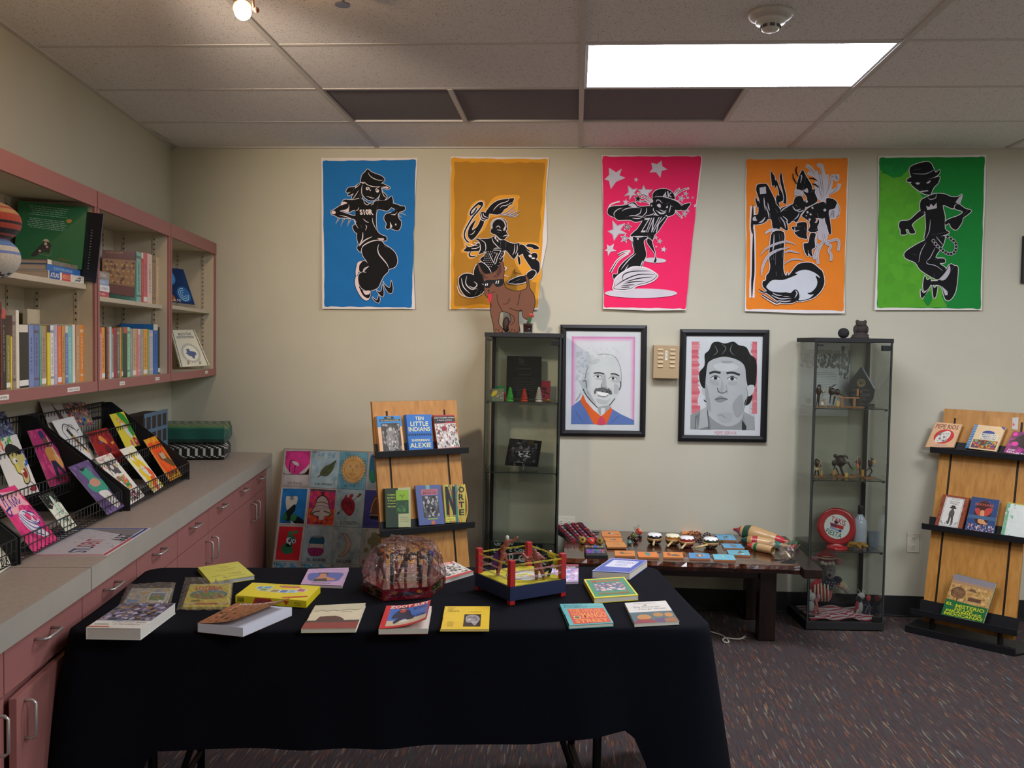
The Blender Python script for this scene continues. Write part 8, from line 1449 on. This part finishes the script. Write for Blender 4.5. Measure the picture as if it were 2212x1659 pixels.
# the two books whose covers curl open
def curled(lab,P,th,inner,coverpts,col,art,k,ox,oy,pages='#c8cad4'):
 q=[atZ(ox+x/k,oy+y/k,ZB+th) for x,y in pts(P)];t=thing('book',lab,'book','books on the black tablecloth');up=V((0,0,1));m=MB().C(pages);m.hexa([p-up*(th-.001) for p in q],q);m.C(inner).hexa([p-up*th for p in q],[p-up*(th-.0012) for p in q]);m.build('pages','pages',t)
 hs=coverpts;n_=12;m=MB().C(col);g=[]
 for j in range(n_+1):
  u=j/n_;f_=hs[0]+(hs[1]-hs[0])*u;g.append([q[0]*(1-u*hs[2])+q[1]*(u*hs[2])+up*(.001+f_*u*u*hs[3]),q[3]*(1-u*hs[4])+q[2]*(u*hs[4])+up*(.001+f_*u*u*hs[5])])
 def mp(u,v):
  x=min(max(u,0),1)*n_;i=min(int(x),n_-1);w=x-i;a_=g[i][0]*(1-w)+g[i+1][0]*w;b_=g[i][1]*(1-w)+g[i+1][1]*w;return a_*(1-v)+b_*v
 for i in range(n_):
  m.add([g[i][0],g[i+1][0],g[i+1][1],g[i][1]],[(0,1,2,3)]);m.add([p-up*.0006 for p in (g[i][0],g[i+1][0],g[i+1][1],g[i][1])],[(3,2,1,0)])
 class CA(Art):
  def P(s,u,v):return mp(u,v)+up*s.h
  def poly(s,c,t_,up=True):
   p=pts(t_);d=[]
   for a_,b_ in zip(p,p[1:]+p[:1]):
    k_=max(1,int(abs(b_[0]-a_[0])*n_));d+=[(a_[0]+(b_[0]-a_[0])*i/k_,a_[1]+(b_[1]-a_[1])*i/k_) for i in range(k_)]
   return Art.poly(s,c,d,up)
  def rect(s,c,x0,y0,x1,y1):
   k_=max(1,int((x1-x0)*n_));
   for i in range(k_):Art.poly(s,c,[(x0+(x1-x0)*i/k_,y0),(x0+(x1-x0)*(i+1)/k_,y0),(x0+(x1-x0)*(i+1)/k_,y1),(x0+(x1-x0)*i/k_,y1)],up=False)
   s.up();return s
 a=CA(m,mp,up,.0003,.0004);art(a);m.build('cover','cover',t);rebase(t)
def va(a):a.rect('#8a5434',0,0,1,1);a.scatter(['#6a3c24','#a86c44','#3c2418','#5c5434','#b8845c','#2c1c14'],.02,.14,.98,.96,70,.045,3);a.text('#c8c4bc','VIVA LA RAZA',.1,.03,.9,.12,.02)
curled('thick white-paged book with a brown illustrated cover curling open','1290,455 1735,487 1345,650 985,612',.026,'#6a4a38',(.026,.026,.97,1,.96,1),'#8a5434',va,*B2)
def zs(a):a.rect('#b42c2c',0,0,1,1);a.rect('#3c64a8',.12,.17,.97,.72);a.rect('#b8a88c',.12,.7,.97,.92);a.text('#d8d4cc','ZOOT SUIT',.1,.02,.97,.15,.03);a.blob('#20243c','.3,.3 .4,.24 .56,.3 .62,.5 .7,.72 .56,.74 .5,.66 .4,.74 .3,.84 .26,.76 .34,.6 .22,.62 .22,.48');a.poly('#b8402c','.36,.28 .5,.27 .46,.38 .36,.36');a.circ('#b08a68',.42,.22,.06,.04);a.poly('#1c1c24','.3,.2 .54,.2 .48,.15 .36,.15');a.text('#1c2444','AND OTHER PLAYS',.64,.2,.93,.32,.01);a.text('#1c2444','LUIS VALDEZ',.62,.58,.93,.68,.01);a.blob('#c8c4bc','.38,.8 .5,.72 .62,.8 .5,.84')
curled('ZOOT SUIT book with a figure in a long coat, its cover lifting','950,660 1382,660 1345,875 875,880',.016,'#8c2424',(.02,.027,.985,.66,.97,1),'#b42c2c',zs,4.424,620,1160,'#c6c2b4')
# loteria game box and two bagged card sets
def gx(a):a.rect('#c8b81c',0,0,1,1);a.text('#5a4c1c','JUEGO DE LOTERIA',.25,.03,.72,.1);a.poly('#b03424','.42,.14 .5,.1 .6,.12 .7,.1 .76,.16 .68,.24 .48,.24');a.text('#8a9cac','GALLO',.46,.14,.7,.2,.01)
def gx2(a):
 gx(a)
 for i,(x,y,r) in enumerate(((.22,.34,-.2),(.28,.46,-.1),(.45,.5,0),(.58,.5,.05),(.7,.46,.1),(.8,.36,.25),(.3,.3,-.3))):a.poly('#c0c4c4',[(x-.06,y-.1-r*.1),(x+.07,y-.1+r*.1),(x+.06,y+.12),(x-.08,y+.1)]);a.poly(['#3c7ca8','#6c8c4c','#8a7c4c','#4c6ca0','#7ca0b0','#a0506c','#5c8ca0'][i],[(x-.045,y-.08-r*.1),(x+.055,y-.08+r*.1),(x+.045,y+.09),(x-.06,y+.08)])
 a.poly('#b03424','.62,.9 .95,.7 .97,.75 .68,.96');a.text('#c8c8c0','x',.08,.06,.16,.14)
t=thing('game_box','bright yellow loteria game box with small picture cards on the lid','box');q=[atZ(160+x/3.687,1180+y/3.687,ZB+.022) for x,y in pts('1420,290 1962,318 1850,435 1285,392')];up=V((0,0,1));m=MB().C('#c8b81c');m.hexa([p-up*.022 for p in q],q);a=Art(m,quadmap(*q),up,.0002);gx2(a)
fn=(q[2]-q[3]).cross(up).normalized();a=Art(m,quadmap(q[3],q[2],q[2]-up*.022,q[3]-up*.022),fn if fn.dot(CAM-q[3])>0 else -fn,.0002,.0003);a.poly('#b03424','.25,.9 .28,.1 .5,.1 .55,.9');a.text('#2c3c5c','GALLO',.29,.3,.5,.75,.02);[a.rect('#2a2a20',.03+i*.012,.2,.036+i*.012,.85) for i in range(8)];a.poly('#b03424','.68,.2 .76,.2 .72,.8');a.bars('#6a5c1c',.8,.96,[.3,.5,.7],.06)
m.build('lid','cover',t);rebase(t)
def bagset(lab,P,col,art,bag,k=3.687,ox=160,oy=1180):
 q=[atZ(ox+x/k,oy+y/k,ZB+.007) for x,y in pts(P)];t=thing('card_set',lab,'card set','bagged loteria card sets');m=MB().C(col);m.hexa([p-up*.007 for p in q],q);art(Art(m,quadmap(*q),up,.0002));m.build('cards','print',t)
 b=[atZ(ox+x/k,oy+y/k,ZB+.004) for x,y in pts(bag)];qm=quadmap(*b);m=MB().C('#fff');rr_=random.Random(len(lab));n_=14;g=[[qm(i/n_,j/n_)+up*((.0075 if 0<i<n_ and 0<j<n_ else 0)+rr_.uniform(0,.004)) for j in range(n_+1)] for i in range(n_+1)]
 for i in range(n_):
  for j in range(n_):m.add([g[i][j],g[i+1][j],g[i+1][j+1],g[i][j+1]],[(0,1,2),(0,2,3)])
 m.build('clear_bag','clear_film',t);rebase(t)
bagset('clear-bagged grey and white picture cards at the left of the table','460,335 785,330 740,450 395,450','#a8a494',lambda a:(a.scatter(['#b0aa8c','#8c9098','#b89c4c','#7c8cac','#9a9484'],0,0,1,1,50,.1,3),a.rect('#c0c0b8',.5,.3,.95,.95),a.rect('#5c7c9c',.54,.38,.9,.6),a.rect('#5c7c3c',.54,.58,.9,.86),a.rect('#8c7434',.6,.5,.8,.66),a.rect('#4c84b0',.05,.82,.3,.98)),'430,310 812,292 770,462 340,500')
bagset('clear-bagged yellow loteria set with a red title, left of the game box','925,303 1255,297 1238,482 862,485','#c4b42c',lambda a:(a.rect('#c8c4a4',0,0,1,.03),a.text('#b0382c','LOTERIA',.16,.1,.8,.28,.05),a.circ('#3c6c94',.5,.48,.43,.2,24),a.circ('#54803c',.5,.52,.42,.15,24),a.poly('#8c6434','.12,.56 .25,.4 .4,.56 .55,.6 .7,.42 .85,.52 .88,.6 .5,.68'),a.circ('#a85c38',.42,.36,.07,.07),a.bars('#4a3c1c',.08,.4,[.71,.75],.03),a.rect('#b0382c',.03,.84,.97,.9),a.rect('#c8c4a4',.05,.85,.25,.89),a.rect('#c8c4a4',.75,.85,.92,.89)),'885,255 1272,250 1245,512 815,512')
# ---- toy wrestling rings
SK='#8c4a3c'
def wrestler(t_,f,Y,dz,limbs,col,vox=.0016):
 P0=vplane(*f,Y);P=lambda x,y,d=0.:P0(x,y,d)+V((0,0,dz));m=MB().C(col,True)
 for L in limbs:
  if L[0]=='b':m.ell(P(L[1],L[2],L[5] if len(L)>5 else 0),(L[3]*1.15,L[3]*.85,L[4]*1.1),12,9)
  else:m.tube([P(*q) for q in L[1:]],[r_*1.25 for r_ in L[0]],8);m.ell(P(*L[1]),L[0][0],8,6);m.ell(P(*L[-1]),L[0][-1]*1.1,8,6)
 o=fused(m,'body',vox,solid(col,.4,.2),t_,1);return P
def ring(lab,N_,Lf,Rt,bh,fh,ph,pw_,cols,ropes):
 t=thing('toy_ring',lab,'toy','toy wrestling rings');Bk=Lf+Rt-N_;cs=[N_,Rt,Bk,Lf];c=(N_+Bk)/2;z0=ZB;m=MB().C(cols[0]);b=[p+V((0,0,z0+fh-p.z)) for p in cs];T_=[p+V((0,0,bh)) for p in b]
 m.hexa(b,T_);m.build('base_box','matte',t);m=MB().C(cols[1]);e=[p+(c-p)*.02 for p in T_];e=[V((p.x,p.y,z0+fh+bh)) for p in e];m.hexa(e,[p+V((0,0,.0015)) for p in e])
 a=Art(m,quadmap(e[3]+V((0,0,.0015)),e[2]+V((0,0,.0015)),e[1]+V((0,0,.0015)),e[0]+V((0,0,.0015))),V((0,0,1)),.0002)
 a.line('#5a3c1c',.012,'.01,.01 .99,.01 .99,.99 .01,.99',True,False);a.circ('#2a2a30',.55,.55,.29,n=32);a.circ('#a8aca4',.55,.55,.28,n=32);a.circ('#2a2a30',.55,.55,.2,n=28);a.circ('#b8bcb0',.55,.55,.19,n=28);a.scatter(['#b8a02c','#c8b43c'],.42,.42,.68,.68,16,.05,3);a.blob('#b87c7c','.6,.6 .7,.62 .72,.68 .62,.68');strokes(a,'#2a2a30',.008,['.4,.5 .5,.62 .65,.66','.45,.46 .6,.5','.2,.3 .3,.2 .4,.3','.15,.5 .2,.65'],0)
 m.build('canvas','print',t);zt=z0+fh+bh
 for p in cs:
  d_=(c-p);d_.z=0;q_=p+d_.normalized()*pw_*.72;ax=(Rt-N_);ax.z=0;R=frame(V((q_.x,q_.y,0)),ax,V((0,0,1)).cross(ax),V((0,0,1)));h=pw_/2
  m=MB(R).C('#9c1c20');m.bbox(-h,h,-h,h,zt,zt+ph,.0015);m.build('corner_post','cover',t);m=MB(R).C('#9c1c20');m.bbox(-h,h,-h,h,z0,z0+fh+.001,.001);m.build('foot','cover',t)
 for (h_,c_) in ropes:
  m=MB().C(c_,True);L=[]
  for p in cs:d_=(c-p);d_.z=0;L.append(p+d_.normalized()*pw_*.1+V((0,0,zt+ph*h_-p.z)))
  m.tube(L,.0009,5,closed=True);m.build('rope','cover',t)
 rebase(t);return zt
a4=lambda x,y,o=(1000,980,4.609):atZ(o[0]+x/o[2],o[1]+y/o[2],ZB)
N_,L_,R_2=a4(468,1512),a4(118,1352),a4(1025,1418);gz=lambda p:V((p.x,p.y,0));N_,L_,R_2=gz(N_),gz(L_),gz(R_2)
zt=ring('blue and yellow wooden toy wrestling ring with red corner posts',N_,L_,R_2,.044,.013,.083,.019,('#13224c','#a8a02c'),((.84,'#b8a82c'),(.80,'#b8a82c'),(.58,'#a87878'),(.54,'#a87878'),(.3,'#a08484'),(.26,'#9a9a90')))
fW=(1040,1150,11.06);ctr=(L_+R_2)/2
def toyman(lab,f,Y,zfoot,foot,limbs,col,extra=()):
 t=thing('toy_wrestler',lab,'figurine','toy wrestlers in the blue ring');dz=zfoot-atY(f[0]+foot[0]/f[2],f[1]+foot[1]/f[2],Y).z;P=wrestler(t,f,Y,dz,limbs,col)
 for nm,c,fn_ in extra:m=MB().C(c,True);fn_(m,P);m.build(nm,'fabric' if nm=='cape' else 'cover',t)
 rebase(t)
def cape(poly,dy):
 def f_(m,P):q=[P(x,y,dy+.004*math.sin(i*1.7)) for i,(x,y) in enumerate(pts(poly))];m.smooth=False;m.flat(q);m.flat([p+V((0,.001,0)) for p in q])
 return f_
toyman('toy wrestler with a purple cape and white mask raising one arm',fW,ctr.y-.01,zt+.0018,(380,1115),[('b',600,350,.0095,.013),('b',520,480,.009,.012),('b',500,560,.008,.009),('b',612,235,.006,.008),((.005,.0038,.0035),(640,310,0),(760,300,0),(860,215,0)),((.0048,.0035),(560,380,0),(480,490,-.004),(540,440,-.01)),((.0065,.005,.004,.0045),(520,590,0),(470,760,0),(430,930,0),(385,1075,0),(410,1105,-.004)),((.006,.0045,.004),(540,600,.004),(580,740,.008),(620,850,.01))],SK,
[('mask','#b0b0ac',lambda m,P:m.ell(P(614,222,-.001),(.0064,.0064,.008),12,9)),('cape','#4a2058',cape('450,490 520,560 540,670 480,820 400,940 350,1030 330,960 300,1010 260,1000 230,960 240,850 280,660 350,560',.002))])
toyman('bare-backed toy wrestler seen from behind, arms spread',fW,ctr.y-.045,zt+.0018,(1320,1195),[('b',1320,660,.0125,.015),('b',1345,800,.0105,.010),('b',1270,530,.0065,.008),((.006,.005,.005),(1220,680,0),(1110,710,0),(1040,660,-.002),(985,600,0)),((.005,.0038),(1390,620,0),(1440,690,0),(1500,700,-.004)),((.0065,.0045,.004),(1315,860,0),(1310,1000,0),(1320,1180,0),(1320,1190,-.005)),((.0065,.0045,.004),(1390,860,0),(1450,1020,0),(1495,1150,0),(1500,1160,-.005))],'#8a4840')
toyman('toy wrestler in black with a yellow cape by the right ropes',fW,ctr.y+.0,zt+.0018,(1600,930),[('b',1640,560,.010,.014),('b',1600,700,.009,.010),((.005,.0038,.0034),(1570,430,0),(1500,480,0),(1440,500,0)),((.005,.004),(1720,520,0),(1760,600,.0)),((.006,.0045,.004),(1640,740,0),(1640,820,0),(1600,930,0)),((.006,.0045,.004),(1570,740,0),(1520,820,.006),(1460,850,.01))],'#14181a',
[('mask','#a82c34',lambda m,P:m.ell(P(1650,365,-.001),(.0062,.006,.008),12,9)),('mask_top','#b4b0ac',lambda m,P:m.ell(P(1648,335,-.003),(.0048,.005,.004),10,7)),('cape','#b0a41c',cape('1575,340 1690,330 1790,440 1880,570 1900,700 1880,780 1840,730 1800,770 1770,700 1740,760 1710,560 1740,480 1600,460',-.012))])
# bagged red ring
f1=(780,1160,11.06);z1=lambda x,y,z:atZ(f1[0]+x/f1[2],f1[1]+y/f1[2],ZB+z);FL,FR,Lm,Rm=z1(520,1530,0),z1(1640,1450,0),z1(60,1270,0),z1(1985,1180,0);C1=(Lm+Rm)/2+V((0,.022,0));mir=lambda p:C1*2-p
oc=[FL,FR,Rm,mir(FL)*.5+mir(FL)*.5,mir(FR),Lm];t=thing('bagged_toy_ring','red toy wrestling ring with black posts wrapped in crinkled clear plastic','toy')
bh1=.036;m=MB().C('#7c1620');tri=[(0,1,2,3,4,5),(11,10,9,8,7,6)];T1=[V((p.x,p.y,ZB+bh1)) for p in oc];m.add([V((p.x,p.y,ZB)) for p in oc]+T1,tri+[(i,(i+1)%6,(i+1)%6+6,i+6) for i in range(6)])
a=Art(m,lambda u,v:V((C1.x+(u-.5)*.3,C1.y-.01-(v-.5)*.22,ZB+bh1)),V((0,0,1)),.0002);a.circ('#a8882c',.5,.55,.26,.3,32);a.circ('#5a1c1c',.5,.55,.245,.28,32);a.scatter(['#7c4420','#6a2c1c','#8a5a2c','#2c1c24'],.32,.36,.68,.75,40,.05,3)
def sidep(i,bgc,fn_):
 p,q=oc[i],oc[(i+1)%6];p=V((p.x,p.y,ZB));q=V((q.x,q.y,ZB));n=(q-p).cross(V((0,0,1))).normalized();h=V((0,0,bh1));a=Art(m,quadmap(p+h,q+h,q,p),n if n.dot(p-C1)>0 else -n,.0002,.0004);a.rect(bgc,.14,.12,.88,.85);fn_(a)
sidep(0,'#8c1838',lambda a:(a.text('#1c141c','LUCHA LIBRE',.18,.32,.84,.66,.04),a.rect('#4c5468',.42,.36,.62,.6),a.circ('#a8682c',.25,.35,.06,.16),a.circ('#a8682c',.78,.35,.06,.16)));sidep(1,'#6a6434',lambda a:a.scatter(['#3c4a2c','#a89c4c','#2a2c24','#8c8a7c'],.15,.14,.87,.84,40,.12,3));sidep(5,'#3a3424',lambda a:a.scatter(['#2a2418','#6a5c34','#7c2c24','#18160f'],.15,.14,.87,.84,40,.12,3))
m.build('base','gloss',t);zc=ZB+bh1;pc=[C1+(p-C1)*.62 for p in (FL,FR,mir(FL),mir(FR))]
for p in pc:m=MB().C('#101013',True);m.tube([V((p.x,p.y,zc)),V((p.x,p.y,zc+.058))],.0062,10);m.build('corner_post','cover',t)
for h_ in (.018,.034,.05):m=MB().C('#8a7c7c',True);m.tube([V((p.x,p.y,zc+h_)) for p in (pc[0],pc[1],pc[2],pc[3])],.0075 if 0 else .0009,5,closed=True);m.build('rope','cover',t)
fR=f1
def man1(foot,Y,limbs,col,nm):
 dz=zc-atY(fR[0]+foot[0]/fR[2],fR[1]+foot[1]/fR[2],Y).z;P=wrestler(t,fR,Y,dz,limbs,col);return P
man1((1050,1200),C1.y-.05,[('b',1080,650,.010,.013),('b',1040,790,.009,.009),('b',1110,490,.0058,.008),((.0055,.004,.0036),(1000,830,0),(930,960,0),(870,1140,0)),((.0055,.004,.0036),(1070,830,0),(1070,990,0),(1050,1200,0)),((.0045,.0035),(1160,600,0),(1180,720,-.004))],'#5a4242','m')
man1((560,1150),C1.y-.02,[('b',440,560,.010,.014),('b',480,760,.009,.010),('b',510,440,.006,.008),((.0055,.004,.0036),(470,800,0),(500,950,0),(560,1150,0)),((.0055,.004),(440,800,0),(400,1000,0),(390,1120,0)),((.0045,.0035),(500,540,0),(620,640,0),(650,700,0))],'#5c4444','m')
m=MB().C('#b0602c',True);P=vplane(*fR,C1.y-.022);m.ell(P(490,320),(.008,.006,.010),10,8);m.ell(P(560,440),(.006,.005,.012),10,8);m.build('headdress','cover',t)
man1((1640,1000),C1.y+.0,[('b',1640,600,.0105,.013),('b',1450,520,.009,.008),((.0055,.004,.0036),(1300,470,0),(1180,440,0)),((.0055,.004),(1640,720,0),(1600,1000,0)),((.005,.004),(1560,560,0),(1380,420,.0),(1500,330,0))],'#4a3a3c','m')
man1((850,1000),C1.y+.04,[('b',850,540,.009,.010),('b',900,480,.006,.007),((.004,.0035),(740,540,0),(980,560,0)),((.005,.004),(830,700,0),(850,1000,0))],'#7c3430','m')
m=MB().C('#463a6c',True);m.ell(vplane(*fR,C1.y+.03)(1660,420),(.014,.01,.016),10,8);m.build('purple_cape','fabric',t)
top_z=atY(780+1200/11.06,1160+140/11.06,C1.y).z;m=MB().C('#fff');rr_=random.Random(21);n_,k_=40,12;G_=[]
def orad(a_):
 best=1e9;d=V((math.cos(a_),math.sin(a_),0))
 for i in range(6):
  p,q=oc[i]-C1,oc[(i+1)%6]-C1;e=q-p;den=d.x*e.y-d.y*e.x
  if abs(den)<1e-9:continue
  t_=(p.x*e.y-p.y*e.x)/den;s_=(p.x*d.y-p.y*d.x)/den
  if t_>0 and -.001<=s_<=1.001:best=min(best,t_)
 return best
for j in range(k_+1):
 q=j/k_;row_=[]
 for i in range(n_):
  a_=2*PI*i/n_;R0=orad(a_)*1.03;pr_=(1-.42*max(0,(q-.25)/.75)**1.6)*math.cos(min(1,max(0,(q-.82)/.18))*PI/2*.97);z=ZB+.004+(top_z-ZB)*min(1,q/.88)**.9*(1+.05*math.cos(3*a_));cr=.006*((i%3)-1)*(.3+q)+rr_.uniform(-.004,.004)
  row_.append(V((C1.x,C1.y,0))+V((math.cos(a_),math.sin(a_),0))*max(.001,R0*pr_+cr*(1 if q<.95 else .2))+V((0,0,max(z+rr_.uniform(-.003,.003),ZB+.002))))
 G_.append(row_)
for j in range(k_):
 for i in range(n_):i2=(i+1)%n_;m.add([G_[j][i],G_[j][i2],G_[j+1][i2],G_[j+1][i]],[(0,1,2),(0,2,3)])
m.build('clear_wrap','wrap_film',t);rebase(t)
